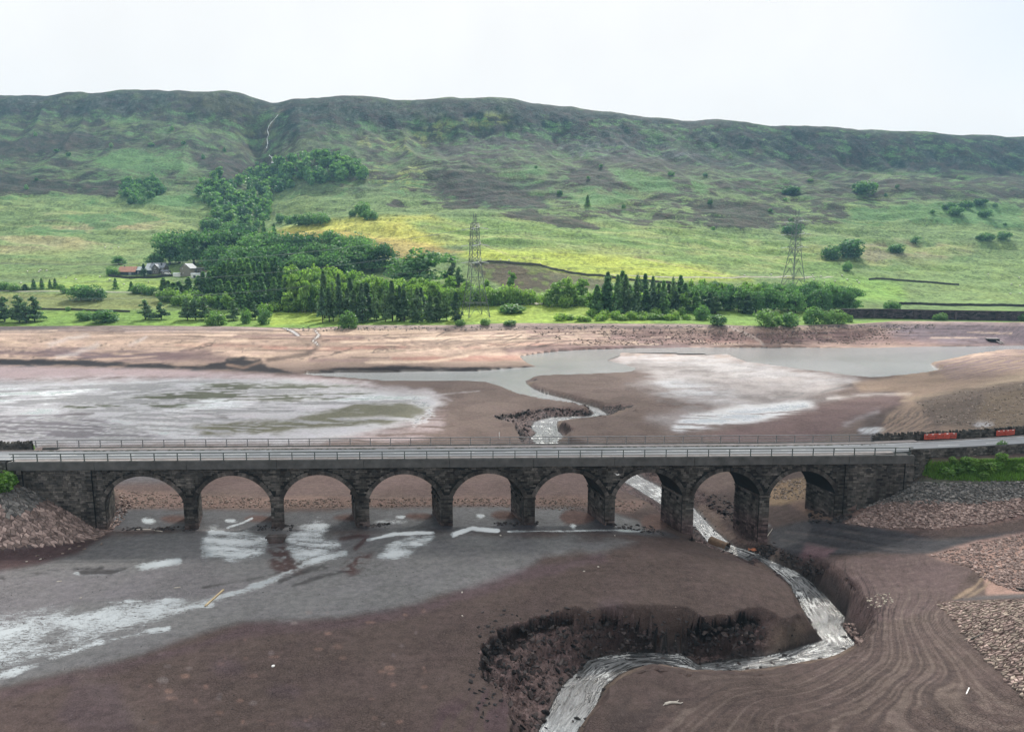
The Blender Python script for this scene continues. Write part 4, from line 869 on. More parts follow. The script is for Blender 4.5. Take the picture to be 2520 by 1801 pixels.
def skew_box(m, a, b, t0, t1, z0, z1): return m.hexa([(s_ + sk(t), t, z) for z in (z0, z1) for t in (t0, t1) for s_ in (a, b)])
abut = skew_box(MB(), ledge - .5, jl[0], TF, TB, -3, ZTOP).build('abutment', M_JOINT, bridge)
abut2 = skew_box(MB(), jr[8], redge, TF, TB, -3, ZTOP).build('abutment', M_JOINT, bridge)

# coursed facing stones
srng = np.random.default_rng(3)
def face_stones(s0, s1, z0, z1, t0, test=None, hc=.31, lmin=.45, lmax=1.05, proud=.10):
    """boxes for stones on a near face; returns list of (s0,s1,z0,z1,t)"""
    out = []; z = z1; 
    while z > z0 + .1:
        h = hc * srng.uniform(.82, 1.2); zb = max(z - h, z0); s = s0 + 0.0; first = True
        while s < s1 - .06:
            L = srng.uniform(lmin, lmax) * (srng.uniform(.4, .9) if first else 1); e = s + L
            if s1 - e < .3: e = s1
            if test is None or not test(s, e, zb, z): out.append((s, e, zb, z, t0 - proud * srng.uniform(.55, 1)))
            s = e; first = False
        z = zb
    return out
def stone_box(mbx, q, depth=.14, g=.018):
    a, b, z0, z1, t = q; j = lambda: srng.uniform(-.012, .012)
    V = []
    for zz in (z0 + g, z1 - g):
        for tt in (t, t + depth):
            for s_ in (a + g, b - g): V.append((s_ + j(), tt + (j() if tt == t else 0), zz + j()))
    mbx.add(V, [(2, 3, 1, 0)[::-1] if False else (0, 1, 3, 2), (4, 6, 7, 5), (0, 4, 5, 1), (0, 2, 6, 4), (1, 5, 7, 3)])
def sp_test(a, b, z0, z1):
    return any(in_arch(s, z, RING * .82) for s in (a, b, (a + b) / 2) for z in (z0, z1))
sub = MB(); 
for q in face_stones(jl[0] - .0, jr[8], SPRING + .42, ZTOP - .02, TF, sp_test): stone_box(sub, q)
o = sub.build('facing_stone', M_GRIT, spandrel); tag(o, kind='stuff')
pl0, pl1, pl2 = s_of(64), s_of(200), s_of(233)
pr1, pr2, pr3 = s_of(2075), s_of(2103), s_of(2220)
for par, secs in ((abut, ((ledge - .5, pl0, TF - .3), (pl0, pl1, TF), (pl1, pl2, TF - .28), (pl2, jl[0], TF))), (abut2, ((jr[8], pr1, TF), (pr1, pr2, TF - .2), (pr2, pr3, TF), (pr3, redge, TF - .22)))):
    sub = MB()
    for a, b, tf in secs:
        if tf < TF: k = MB(); k.box(a, b, tf, TF + .02, -2.6, ZTOP - .01); k.build('pilaster', M_JOINT, par)
        for q in face_stones(a, b, -2.4, ZTOP - .02, tf): stone_box(sub, q)
    tag(sub.build('facing_stone', M_GRIT, par), kind='stuff')
    sd = MB(); left = par is abut                                    # inner jamb of the end arch
    for q in face_stones(TF + .05, TB, -4.5, SPRING + .2, 0, None, .34, .5, 1.1, .07):
        s_ = (jl[0] - q[4]) if left else (jr[8] + q[4]); g = .02
        sd.hexa([((s_ if k == 0 else (s_ - .1 if left else s_ + .1)) + sk(tt), tt, zz) for zz in (q[2] + g, q[3] - g) for tt in (q[0] + g, q[1] - g) for k in (0, 1)])
    tag(sd.build('side_stone', M_GRIT, par), kind='stuff')
# arch rings of voussoirs
for i in range(9):
    c, zc, rad, h = ARC[i]; ang = math.asin(h / rad); n = 25
    part = MB()
    for k in range(12):   # soffit lining courses
        pass
    ring = None
    for k in range(n):
        a0 = -ang + 2 * ang * k / n; a1 = -ang + 2 * ang * (k + 1) / n; g = .018 / rad
        dep = RING * (srng.uniform(.92, 1.08)); t0 = TF - .13 - srng.uniform(0, .03)
        pts = [(c + rr * math.sin(a), t0, zc + rr * math.cos(a)) for a, rr in ((a0 + g, rad + .0), (a0 + g, rad + dep), (a1 - g, rad + dep), (a1 - g, rad + .0))]
        v = MB().prism(pts, (0, .45, 0)).build('voussoir', M_VOUS, None)
        if ring is None:
            rb = MB(); NA2 = 16
            for kk in range(NA2):
                b0 = -ang + 2 * ang * kk / NA2; b1 = -ang + 2 * ang * (kk + 1) / NA2
                P4 = [(c + rr * math.sin(a), TF - .02, zc + rr * math.cos(a)) for a, rr in ((b0, rad - .004), (b0, rad + .5), (b1, rad + .5), (b1, rad - .004))]
                rb.prism(P4, (sk(TB), TB - TF + .04, 0))
            ring = rb.build('arch', M_JOINT, bridge)
        v.parent = ring
# piers
for i in range(8):
    a, b = jr[i], jl[i + 1]; zb = PZ[i]
    m = skew_box(MB(), a + .06, b - .06, TF + .02, TB, zb, SPRING - .3)
    pier = m.build('pier', M_JOINT, bridge)
    for q in face_stones(a, b, zb, SPRING - .36, TF, None, .34, .55, 1.2, .13):
        x = MB(); stone_box(x, q, .2); x.build('stone', M_GRIT, pier)
    sd = MB()                                                         # side faces, seen obliquely
    for side in (0, 1):
        for q in face_stones(TF + .25, TB, zb, SPRING - .36, 0, None, .34, .5, 1.1, .07):
            s_ = (a + q[4] + .02) if side == 0 else (b - q[4] - .02); g = .02
            V = [((s_ if k == 0 else (s_ + .08 if side == 0 else s_ - .08)) + sk(tt), tt, zz) for zz in (q[2] + g, q[3] - g) for tt in (q[0] + g, q[1] - g) for k in (0, 1)]
            sd.hexa(V)
    tag(sd.build('side_stone', M_GRIT, pier), kind='stuff')
    im = MB(); im.box(a - .12, b + .12, TF - .16, TF, SPRING - .36, SPRING - .08); skew_box(im, a - .12, b + .12, TF, TB + .1, SPRING - .36, SPRING - .08); im.box(a - .02, b + .02, TF - .1, TF + .02, SPRING - .08, SPRING + .4)
    im.build('impost', M_VOUS, pier)
    if i >= 2:                                                        # corbel stones that carried the centring
        for side in (0, 1):
            for tz in ((1.2, SPRING - 1.0), (3.2, SPRING - 1.05), (5.3, SPRING - 1.1)):
                k = MB(); s_ = (a - .3 if side == 0 else b + .02) + sk(tz[0])
                k.box(s_, s_ + .3, tz[0], tz[0] + .4, tz[1], tz[1] + .42); k.build('corbel', M_JOINT, pier)
# round iron tie plates
def disc(name, s, t, z, r, mat, parent, th=.12, n=14):
    m = MB(); m.prism([(s + r * math.cos(2 * math.pi * k / n), t, z + r * math.sin(2 * math.pi * k / n)) for k in range(n)], (0, th, 0))
    m.box(s - .06, s + .06, t - .08, t + .02, z - .06, z + .06); return m.build(name, mat, parent)
for q in (439, 493, 656, 709, 870, 921, 1077, 1125, 1280, 1330, 1476, 1527, 1713, 1867, 1917, 2055, 2138, 2188):
    disc('tie_plate', s_of(q, 7.9), TF - .20, 7.95 - (.25 if q > 2100 else 0), .42, M_IRON, bridge)
# edge beams with joints, deck slab
js = [S0] + [s_of(q, 9.5) for q in (235, 461, 682, 896, 1107, 1313, 1512, 1708, 1900, 2087)] + [S1]
for t0, t1 in ((-.38, .42), (BW - .42, BW + .38)):
    for a, b in zip(js[:-1], js[1:]):
        m = MB(); m.box(a + .03, b - .03, t0, t1, 8.9, 10.12); m.box(a + .03, b - .03, t0 + .12, t1 - .12, 10.12, 10.2)
        m.build('edge_beam', M_CONC, bridge)
m = MB(); m.box(S0, S1, .42, BW - .42, 8.9, 9.9); m.build('deck_slab', M_CONC, bridge)

# ---- road, footways, kerbs (run on beyond the bridge, curving away on the right)
def road_c(s):
    k = max(0.0, s - 122); return (0.0022 * k * k, .004 * k * 1.2)     # sideways shift, rise
def strip(name, t0, t1, z, mat, s0=-90, s1=260, label=None, th=.0, z_in=None):
    ss = np.concatenate([np.arange(s0, 118, 8), np.arange(118, s1, 4)]); V = []; 
    for s in ss:
        o, r = road_c(s)
        for t in (t0, t1): V.append((*b2w(s, t + o), z + r))
    n = len(ss); F = [(2 * i, 2 * i + 2, 2 * i + 3, 2 * i + 1) for i in range(n - 1)]
    if th:
        base = len(V); V += [(x, y, zz - th) for x, y, zz in V]
        F += [(base + 2 * i, 2 * i + base + 1, base + 2 * i + 3, base + 2 * i + 2) for i in range(n - 1)]
        F += [(2 * i, base + 2 * i, base + 2 * i + 2, 2 * i + 2) for i in range(n - 1)] + [(2 * i + 1, 2 * i + 3, base + 2 * i + 3, base + 2 * i + 1) for i in range(n - 1)]
    o = mesh_np(name, V, [np.array(F)], mat); return tag(o, label, None, None, 'structure')
strip('road', 1.75, 6.75, 10.0, M_ROAD, label='pale grey asphalt road crossing the bridge', th=.1)
strip('pavement', .45, 1.58, 10.12, M_CONC2, S0, S1, 'narrow pinkish footway along the near side of the road', th=.2)
strip('pavement', 6.92, 7.95, 10.12, M_CONC2, S0 + 3, 150, 'narrow footway along the far side of the road', th=.2)
strip('kerb', 1.58, 1.75, 10.13, M_CONC2, S0, S1, 'stone kerb on the near side of the road', th=.25)
strip('kerb', 6.75, 6.92, 10.13, M_CONC2, -90, 230, 'stone kerb on the far side of the road', th=.25)
strip('road_marking', 2.05, 2.2, 10.004, M_LINE, -60, 128, 'thin white edge line on the near side of the road')
strip('road_marking', 6.35, 6.45, 10.004, M_LINE, 128, 250, 'thin white edge line where the road bends away')
ml = MB()
for s in np.arange(-50, 240, 9.0):
    o, r = road_c(s); o2, r2 = road_c(s + 4)
    ml.add([(*b2w(s, 4.2 + o), 10.004 + r), (*b2w(s + 4, 4.2 + o2), 10.004 + r2), (*b2w(s + 4, 4.3 + o2), 10.004 + r2), (*b2w(s, 4.3 + o), 10.004 + r)], [(0, 1, 2, 3)])
tag(ml.build('road_marking', M_LINE), 'broken white centre line of the road', None, None, 'structure')
# moss and grit along the far kerb
mm = MB()
for k in range(220):
    s = RNG.uniform(0, 140); w = RNG.uniform(.2, 1.1); h = RNG.uniform(.02, .09); t = 6.6 + RNG.uniform(-.1, .1)
    x, y = b2w(s, t); x2, y2 = b2w(s + w, t + RNG.uniform(-.05, .05)); x3, y3 = b2w(s + w * .5, t + .22)
    mm.add([(x, y, 10.01), (x2, y2, 10.01), (x3, y3, 10.14), ((x + x2) / 2, (y + y2) / 2 + .05, 10.05 + h)], [(0, 1, 3), (1, 2, 3), (2, 0, 3)])
M_MOSS = simple_mat('kerb_moss', (.05, .055, .035), .95, .5, 3)
tag(mm.build('kerb_moss', M_MOSS), 'grit and moss gathered against the far kerb', None, None, 'stuff')

# ---- railings
def railing(name, pxs, t, zb, h, label, mat, post=.12, z=10.2):
    ss = [s_of(q, z, t) for q in pxs]
    r = empty(name, (*b2w(ss[0], t), z), BA, label, 'railing')
    pm = MB(); pm.box(-post / 2, post / 2, -post / 2, post / 2, 0, h); pm.box(-.16, .16, -.12, .12, 0, .06); pm = pm.mesh('railing_post', mat)
    for s in ss: link('post', pm, r, (s - ss[0], 0, 0))
    L = ss[-1] - ss[0]
    for k, (zz, w) in enumerate(((h - .02, .13), (h * .62, .085), (h * .28, .085))):
        m = MB(); e = .55 if 'front' in label or k == 0 else .3
        m.beam((-e, -.05, zz), (L + e, -.05, zz), w, w); m.build('rail', mat, r)
    return r
fp = list(np.interp(np.arange(42), [0, 1, 4, 8, 14, 20, 27, 34, 41], [34, 92, 264, 488, 818, 1133, 1490, 1840, 2195]))
fp = [34 + i * 58.2 - .102 * i * (i - 1) * 1.0 for i in range(42)]
fp = [q for q in fp if q < 2225] + [2237]
railing('railing', fp, .02, 10.2, 1.22, 'grey green steel railing of posts and three rails along the near side of the bridge', M_RAILG)
bp = [89 + i * 53.0 - .105 * i * (i - 1) for i in range(46)]; bp = [q for q in bp if q < 2125] + [2143]
railing('railing', bp, BW, 10.2, 1.2, 'pale steel railing along the far side of the bridge', M_RAILB)

# ---- stone walls along the road with upright cope stones
cope_meshes = []
for k in range(5):
    m = MB(); w = srng.uniform(.26, .42); h = srng.uniform(.3, .48); V = []
    for zz, ww in ((0, w), (h, w * .75)):
        for tt in (-.22, .22):
            for s_ in (-ww / 2, ww / 2): V.append((s_ + srng.uniform(-.03, .03), tt + srng.uniform(-.03, .03), zz + srng.uniform(-.04, .04)))
    m.hexa(V); cope_meshes.append(m.mesh('cope_stone', M_COPE))
def road_wall(s0, s1, t, z0, z1, label, cope=True, rows=True, thick=.45, name='stone_wall'):
    ox, oy = b2w(s0, t); w = empty(name, (ox, oy, z0), 0, label, 'wall')
    loc = lambda s, tt, z: (b2w(s, tt + road_c(s)[0])[0] - ox, b2w(s, tt + road_c(s)[0])[1] - oy, z - z0)
    m = MB(); ss = np.arange(s0, s1 + .01, (s1 - s0) / max(2, int((s1 - s0) / 4)))
    for a, b in zip(ss[:-1], ss[1:]):
        ra, rb = road_c(a)[1], road_c(b)[1]
        m.hexa([loc(s_, t + tt, zz + (ra if s_ == a else rb) * (zz > z0)) for zz in (z0, z1) for tt in (.03, thick - .03) for s_ in (a, b)])
    body = m.build('wall_core', M_JOINT, w)
    st = MB()
    for q in face_stones(s0, s1, z0, z1, 0, None, .26, .35, .85, .06):
        a, b, za, zb, tp = q; r = road_c(a)[1]; g = .02
        st.hexa([loc(s_, t + tt, zz + r * (zz > z0 + .2)) for zz in (za + g, zb - g) for tt in (tp, .12) for s_ in (a + g, b - g)])
    tag(st.build('wall_stone', M_COPE, w), kind='stuff')
    if cope:
        s = s0 + .3; k = 0
        while s < s1 - .2 and k < 300:
            o = link('cope_stone', cope_meshes[srng.integers(5)], w, loc(s, t + thick / 2, z1 + road_c(s)[1]), BA + srng.uniform(-.15, .15)); s += srng.uniform(.42, .72); k += 1
    return w
road_wall(-70, s_of(80, 10, BW), BW - .1, 9.3, 10.85, 'dark dry stone wall with jagged upright copes ending at the left end of the far railing')
road_wall(s_of(2150, 10, BW), 232, BW - .1, 9.3, 10.9, 'long dark roadside wall with upright copes running right from the far railing', )
road_wall(-70, S0 - .2, -.3, 6.5, 10.3, 'rough dark stub of stone wall at the near left end of the bridge', cope=False)
road_wall(S1 - .1, 232, -.1, 5.9, 10.75, 'dark mossy retaining wall below the road right of the bridge', cope=False, thick=.6)
# ================================================================ VEGETATION
vr = np.random.default_rng(21)
def leaf_mat(name, c, c2, tr=.4):
    k = NT(name); P = k.pos(); r = k.n('ShaderNodeObjectInfo').outputs['Random']; isl = k.n('ShaderNodeNewGeometry').outputs['Random Per Island']
    col = k.mix(r, c, c2); f = k.math('MULTIPLY', k.mr(isl, 0, 1, .62, 1.38, False), k.mr(k.noise(P, .35, 3), .3, .7, .8, 1.2, False))
    col = k.mix(1.0, col, k.n('ShaderNodeCombineColor', {0: f, 1: f, 2: f}).outputs[0], 'MULTIPLY')
    d = k.n('ShaderNodeBsdfDiffuse', {'Color': col}); t = k.n('ShaderNodeBsdfTranslucent', {'Color': k.mix(1.0, col, (1.25, 1.35, .6), 'MULTIPLY')})
    g = k.n('ShaderNodeBsdfGlossy', {'Color': (.8, .8, .8, 1), 'Roughness': .45})
    m1 = k.n('ShaderNodeMixShader', {0: tr, 1: d.outputs[0], 2: t.outputs[0]}); m2 = k.n('ShaderNodeMixShader', {0: .035, 1: m1.outputs[0], 2: g.outputs[0]})
    k.l(m2.outputs[0], k.out.inputs['Surface']); return k.m
M_OAK = leaf_mat('oak_leaves', (.046, .130, .056), (.125, .260, .090), .45); M_BIRCH = leaf_mat('birch_leaves', (.130, .255, .065), (.250, .390, .090), .5)
M_PINE = leaf_mat('pine_needles', (.066, .135, .076), (.125, .215, .100), .45); M_LARCH = leaf_mat('larch_needles', (.082, .190, .075), (.165, .305, .100), .45)
M_HAZEL = leaf_mat('shrub_leaves', (.095, .210, .072), (.165, .290, .090), .45); M_FERN = leaf_mat('fern_leaves', (.095, .210, .035), (.145, .270, .045), .5)
M_HEATH = leaf_mat('heather', (.035, .034, .024), (.055, .048, .034), .2)
M_BARK = simple_mat('bark', (.050, .042, .036), .9, .4, 3); M_BARKL = simple_mat('birch_bark', (.16, .15, .14), .9, .4, 3)

def leaf_quads(C, N, size, flat=.7):
    """leaf clump faces at centres C with rough outward directions N"""
    n = len(C); D = N + vr.normal(0, flat, (n, 3)); D /= np.linalg.norm(D, axis=1)[:, None] + 1e-9
    A = np.cross(D, vr.normal(0, 1, (n, 3))); A /= np.linalg.norm(A, axis=1)[:, None] + 1e-9; B = np.cross(D, A)
    s = size * vr.uniform(.55, 1.35, n)[:, None]; w = vr.uniform(.5, .9, n)[:, None]
    V = np.stack([C - A * s, C - B * s * w + D * s * .15, C + A * s, C + B * s * w + D * s * .15], 1).reshape(-1, 3)
    return V, np.arange(4 * n).reshape(-1, 4)
def crown_mesh(name, lobes, n, size, mat, fill=.35, under=.4):
    """lobes: (x,y,z,rx,rz); leaf clumps mostly near lobe surfaces"""
    L = np.array(lobes); wgt = L[:, 3] ** 2; idx = vr.choice(len(L), n, p=wgt / wgt.sum())
    d = vr.normal(0, 1, (n, 3)); d /= np.linalg.norm(d, axis=1)[:, None]
    low = d[:, 2] < -.35; d[low, 2] *= under
    rr = np.where(vr.random(n) < fill, vr.uniform(.4, 1, n), vr.uniform(.86, 1.08, n))[:, None]
    C = L[idx, :3] + d * rr * np.stack([L[idx, 3], L[idx, 3], L[idx, 4]], 1)
    N = d.copy(); N[:, 2] += .35
    keep = C[:, 2] > .01; Vq, F = leaf_quads(C[keep], N[keep], size)
    o = mesh_np(name, Vq, F, mat); me = o.data; bpy.data.objects.remove(o); return me
def limb_mesh(name, h, r, mat, limbs=5, spread=.22, zt=.75):
    m = MB(); m.tube([(0, 0, -.04), (.01, 0, h * .3), (-.01, .01, h * .65), (0, 0, h)], [r * 1.25, r, r * .75, r * .3], 7)
    for k in range(limbs):
        a = k * 2.4 + .3; z = h * (.4 + .5 * k / max(1, limbs)); e = spread * vr.uniform(.7, 1.2)
        m.tube([(0, 0, z), (math.cos(a) * e * .5, math.sin(a) * e * .5, z + e * .35), (math.cos(a) * e, math.sin(a) * e, z + e * .9)], [r * .5, r * .35, r * .12], 5, False)
    return m.mesh(name, mat)
def oak(seed, n=2400, size=.034):
    global vr; vr = np.random.default_rng(seed); lb = []
    for k in range(15):
        a = vr.uniform(0, 6.28); rad = vr.uniform(.05, .36); z = vr.uniform(.26, .80) - rad * .25
        lb.append((rad * math.cos(a), rad * math.sin(a), z, vr.uniform(.16, .24), vr.uniform(.15, .21)))
    for k in range(6):
        a = k * 1.05 + vr.uniform(-.3, .3); lb.append((.26 * math.cos(a), .26 * math.sin(a), vr.uniform(.15, .26), .17, .15))
    lb.append((0, 0, .80, .17, .17)); return crown_mesh('oak_crown', lb, n, size, M_OAK)
def round_shrub(seed, mat, n=1100, size=.055):
    global vr; vr = np.random.default_rng(seed); lb = [(0, 0, .42, .42, .50)]
    for k in range(9):
        a = vr.uniform(0, 6.28); rad = vr.uniform(.15, .36); lb.append((rad * math.cos(a), rad * math.sin(a), vr.uniform(.2, .62), vr.uniform(.13, .22), vr.uniform(.16, .28)))
    return crown_mesh('shrub_crown', lb, n, size, mat, under=1.0)
def birch(seed, mat, n=1100, size=.045):
    global vr; vr = np.random.default_rng(seed); lb = []
    for k in range(13):
        t = k / 12; z = .12 + .80 * t; w = .22 * math.sin(math.pi * min(1, .18 + .80 * (1 - t))) + .04; a = vr.uniform(0, 6.28); rad = w * .6
        lb.append((rad * math.cos(a), rad * math.sin(a), z, w * .75, .10))
    return crown_mesh('birch_crown', lb, n, size, mat)
def conifer(seed, mat, n=1000, size=.035, z0=.25, w=.17, ragged=.25, name='conifer_crown'):
    global vr; vr = np.random.default_rng(seed); tiers = 15; C = []; N = []
    for k in range(n):
        t = (vr.integers(tiers) + vr.uniform(-.18, .18)) / (tiers - 1); t = min(max(t, 0), 1); z = z0 + (1 - z0) * t
        R_ = w * (1 - t) ** .75 * (1 + ragged * math.sin(7 * t * tiers + seed)) + .012; a = vr.uniform(0, 6.283); br = math.floor(a * 1.27) / 1.27 + vr.normal(0, .16)
        r_ = R_ * math.sqrt(vr.uniform(.08, 1)); C.append((r_ * math.cos(br), r_ * math.sin(br), z - .35 * r_ + vr.uniform(-.01, .01))); N.append((math.cos(br) * .5, math.sin(br) * .5, .9))
    Vq, F = leaf_quads(np.array(C), np.array(N), size, .5); o = mesh_np(name, Vq, F, mat); me = o.data; bpy.data.objects.remove(o); return me
def pine(seed, n=1500):
    global vr; vr = np.random.default_rng(seed); lb = []
    for k in range(20):
        t = k / 19; z = .14 + .76 * t; w = .24 * (1 - .72 * t) * vr.uniform(.75, 1.2); a = vr.uniform(0, 6.28)
        lb.append((w * .75 * math.cos(a), w * .75 * math.sin(a), z, w * .8, .06))
    lb.append((0, 0, .93, .06, .08)); return crown_mesh('pine_crown', lb, n, .04, M_PINE)
P_OAK = [oak(s) for s in (1, 2, 3, 4)]; P_SHR = [round_shrub(s, M_HAZEL) for s in (11, 12, 13)]; P_SHD = [round_shrub(s, M_OAK) for s in (14, 15)]
P_BIR = [birch(s, M_BIRCH) for s in (21, 22, 23)]; P_LAR = [conifer(s, M_LARCH, 800, .05, .12, .19, .35, 'larch_crown') for s in (31, 32, 33)]
P_LSH = [round_shrub(s, M_BIRCH, 650, .07) for s in (16, 17, 18)]
P_PIN0 = [pine(s, 900) for s in (54, 55)]; P_CON = [conifer(s, M_PINE, 800, .045, z_, w_, .45) for s, z_, w_ in ((41, .10, .19), (42, .22, .16), (43, .16, .22), (44, .30, .18))] + P_PIN0; P_PIN = [pine(s) for s in (51, 52, 53)]
P_SMALL = [round_shrub(s, M_OAK, 170, .12) for s in (61, 62, 63)]; P_SMALLB = [birch(s, M_LARCH, 150, .10) for s in (64, 65)]
T_OAK = limb_mesh('oak_trunk', .72, .028, M_BARK, 6, .26); T_THIN = limb_mesh('thin_trunk', .85, .014, M_BARKL, 4, .12); T_PIN = limb_mesh('pine_trunk', .93, .017, M_BARK, 6, .12); T_SHR = limb_mesh('shrub_stem', .5, .02, M_BARK, 5, .24)
TREES = []
def plant(name, crowns, trunk, P, label, cat, group, wpx=None, wide=1.0, single=False, depth=None):
    """P rows: px, py(base), height px, width px (0: from proto)"""
    P = np.array(P, float); G = hits(P[:, :2], 45)
    for i, (x, y, z) in enumerate(G):
        d = y * CP + (CAM_H - z) * SP; h = P[i, 2] * d / FPX * 1.03; w = (P[i, 3] * d / FPX) if P.shape[1] > 3 and P[i, 3] > 0 else None
        cm = crowns[int(vr.integers(len(crowns)))]; nat = cm.get('nat')
        if nat is None:
            co = np.empty(len(cm.vertices) * 3, np.float32); cm.vertices.foreach_get('co', co); co = co.reshape(-1, 3); nat = float(np.percentile(np.abs(co[:, :2]), 98) * 2); cm['nat'] = nat
        sx = (w / nat) if w else h * wide * vr.uniform(.88, 1.15); rz = vr.uniform(0, 6.28)
        if single:
            o = link(name, cm, None, (x, y, z - .1), rz); o.scale = (sx, sx, h); tag(o, label if isinstance(label, str) else label[i], cat, group)
        else:
            o = empty(name, (x, y, z - .1), rz, label if isinstance(label, str) else label[i], cat, group); o.scale = (sx, sx, h)
            link('trunk', trunk, o); link('crown', cm, o)
        TREES.append(o)
def row(x0, x1, n, base, h, jx=6, jy=4, jh=.15, w=None):
    out = []
    for k in range(n):
        t = (k + .5) / n; px = x0 + (x1 - x0) * t + vr.uniform(-jx, jx); b = (base[0] + (base[1] - base[0]) * t if isinstance(base, tuple) else base) + vr.uniform(-jy, jy); hh = (h[0] + (h[1] - h[0]) * t if isinstance(h, tuple) else h) * vr.uniform(1 - jh, 1 + jh)
        out.append((px, b, hh, 0 if w is None else w * vr.uniform(.85, 1.2)))
    return out
vr = np.random.default_rng(5)
G1 = 'tall broadleaved trees of the wood behind the farm'
plant('broadleaf_tree', P_OAK, T_OAK, row(395, 900, 14, (650, 640), (86, 74), 8, 3, .1, 78) + row(520, 880, 8, (675, 668), (76, 72), 10, 4, .1, 76) + row(560, 860, 7, (690, 690), 70, 10, 4, .12, 70) + row(840, 960, 4, (660, 668), 72, 6, 4, .1, 70), 'tall dark green broadleaved tree in the dense wood behind the farm', 'tree', G1)
plant('broadleaf_tree', P_OAK, T_OAK, [(1035, 704, 96, 146)], 'widest dark round tree at the right end of the wood by the pylon', 'tree', None)
plant('pine_tree', P_PIN, T_PIN, [(1112, 700, 68, 40), (1130, 706, 48, 34)], ['ragged dark pine between the wide round tree and the lattice pylon', 'shorter dark pine touching the left side of the lattice pylon'], 'tree', None)
plant('broadleaf_tree', P_OAK, T_OAK, [(382, 652, 30, 44), (292, 652, 24, 34)], ['round tree rising just behind the farmhouse roof', 'dark round tree behind the orange roofed shed'], 'tree', None)
plant('conifer_tree', P_CON, T_PIN, [(355, 681, 30, 18)], 'small dark cone shaped tree standing in the farm garden', 'tree', None)
plant('shrub', P_LSH, T_SHR, [(276, 678, 24, 26), (288, 678, 16, 16)], ['leafy green bush at the left end of the orange roofed shed', 'small bright bush at the left corner of the orange roofed shed'], 'shrub', None)
G2 = 'spiky larches in the belt below the farm'
plant('larch_tree', P_LAR, T_THIN, row(560, 735, 16, (742, 738), (96, 86), 5, 6, .1, 34) + row(540, 740, 10, (760, 756), 62, 8, 5, .15, 32) + row(395, 470, 5, (730, 734), 40, 6, 4, .15, 34) + row(490, 560, 7, (734, 740), (56, 84), 6, 5, .15, 34), 'spiky mid green larch in the belt of trees below the farm', 'tree', G2)
G3 = 'pale green birches of the young wood in the centre'
plant('birch_tree', P_BIR, T_THIN, row(715, 880, 15, (752, 750), (90, 82), 6, 6, .1, 36) + row(740, 1080, 20, (768, 764), (82, 66), 8, 6, .14, 34) + row(870, 1090, 11, (748, 744), (62, 56), 8, 5, .15, 36) + [(1032,740,56,42),(935,735,50,38),(985,736,50,36),(560,765,44,26),(710,768,50,28),(745,768,44,34)], 'pale green young birch in the wood below the farm', 'tree', G3)
plant('shrub', P_LSH, T_SHR, row(395, 560, 9, (745, 755), 32, 6, 5, .2, 36) + row(650, 800, 9, (770, 765), 28, 8, 6, .2, 32) + row(870, 1110, 14, (752, 748), 40, 8, 5, .2, 40), 'bright leafy bush filling the young wood below the farm', 'shrub', 'bushes in the young wood')
G4 = 'dark pines along the far shore, centre'
plant('pine_tree', P_CON, T_PIN, row(780, 1130, 20, (793, 790), (100, 60), 9, 3, .2, 27) + row(790, 1090, 10, (785, 783), (92, 66), 12, 3, .22, 28), 'narrow dark pine in the dense row along the far shore', 'tree', G4)
plant('pine_tree', P_PIN, T_PIN, [(12,792,62,52),(48,792,66,50),(86,790,62,46),(66,795,52,40),(-30,792,60,50)], 'dark spreading pine in the clump at the left end of the far shore', 'tree', 'pines at the left end of the far shore')
plant('pine_tree', P_PIN, T_PIN, [(358,786,48,40),(397,786,42,40),(462,788,58,38),(482,788,54,36),(505,788,58,40),(575,788,50,40),(628,786,44,34)], 'dark flat branched pine standing singly on the far shore', 'tree', 'single pines on the far shore')
G5 = 'conifers of the plantation on the right of the far shore'
plant('conifer_tree', P_CON + P_LAR, T_PIN, row(1455, 1700, 14, (772, 768), (74, 66), 9, 5, .28, 36) + row(1470, 1690, 10, (755, 752), 66, 10, 5, .28, 34) + [(1712,770,50,34),(1745,770,48,34),(1818,768,62,30),(1760,772,40,30),(1840,772,44,32),(1655,765,84,28),(1605,765,80,28)], 'dark green conifer in the plantation right of the clearing', 'tree', G5)
G6 = 'broadleaved trees of the shore wood on the right'
plant('broadleaf_tree', P_OAK, T_OAK, row(1705, 2110, 15, (764, 766), (58, 66), 8, 5, .12, 52) + row(1640, 2080, 14, (742, 748), (46, 50), 8, 4, .15, 48), 'mid green broadleaved tree in the shore wood under the far pylon', 'tree', G6)
plant('birch_tree', P_BIR, T_THIN, row(1440, 1700, 10, (768, 764), (52, 48), 10, 5, .25, 26) + row(1690, 1900, 9, (748, 752), (52, 50), 8, 5, .15, 28) + [(1770,742,46,22)], 'pale birch among the plantation and shore wood trees on the right', 'tree', 'birches in the right shore wood')
plant('birch_tree', P_BIR, T_THIN, [(1375,752,58,40),(1395,750,66,36),(1410,750,50,34),(1352,752,40,26),(1432,742,56,32),(1258,720,50,24),(1110,735,56,30),(1152,742,50,30),(1196,735,46,22),(1080,738,40,30)], 'airy pale green birch beside the sunny clearing', 'tree', 'birches around the sunny clearing')
plant('shrub', P_LSH, T_SHR, row(1060, 1310, 20, (750, 750), 44, 5, 3, .15, 34) + row(1320, 1450, 6, (752, 756), 30, 6, 4, .2, 28), 'bright green hedge bush along the lane behind the pylon', 'shrub', 'hedge bushes along the lane')
plant('shrub', P_LSH, T_SHR, row(1370, 1700, 15, (790, 786), 18, 8, 3, .3, 26) + row(1440, 1700, 8, (782, 778), 20, 8, 3, .3, 24), 'low light green shore bush below the conifer plantation', 'shrub', 'low shore bushes below the plantation')
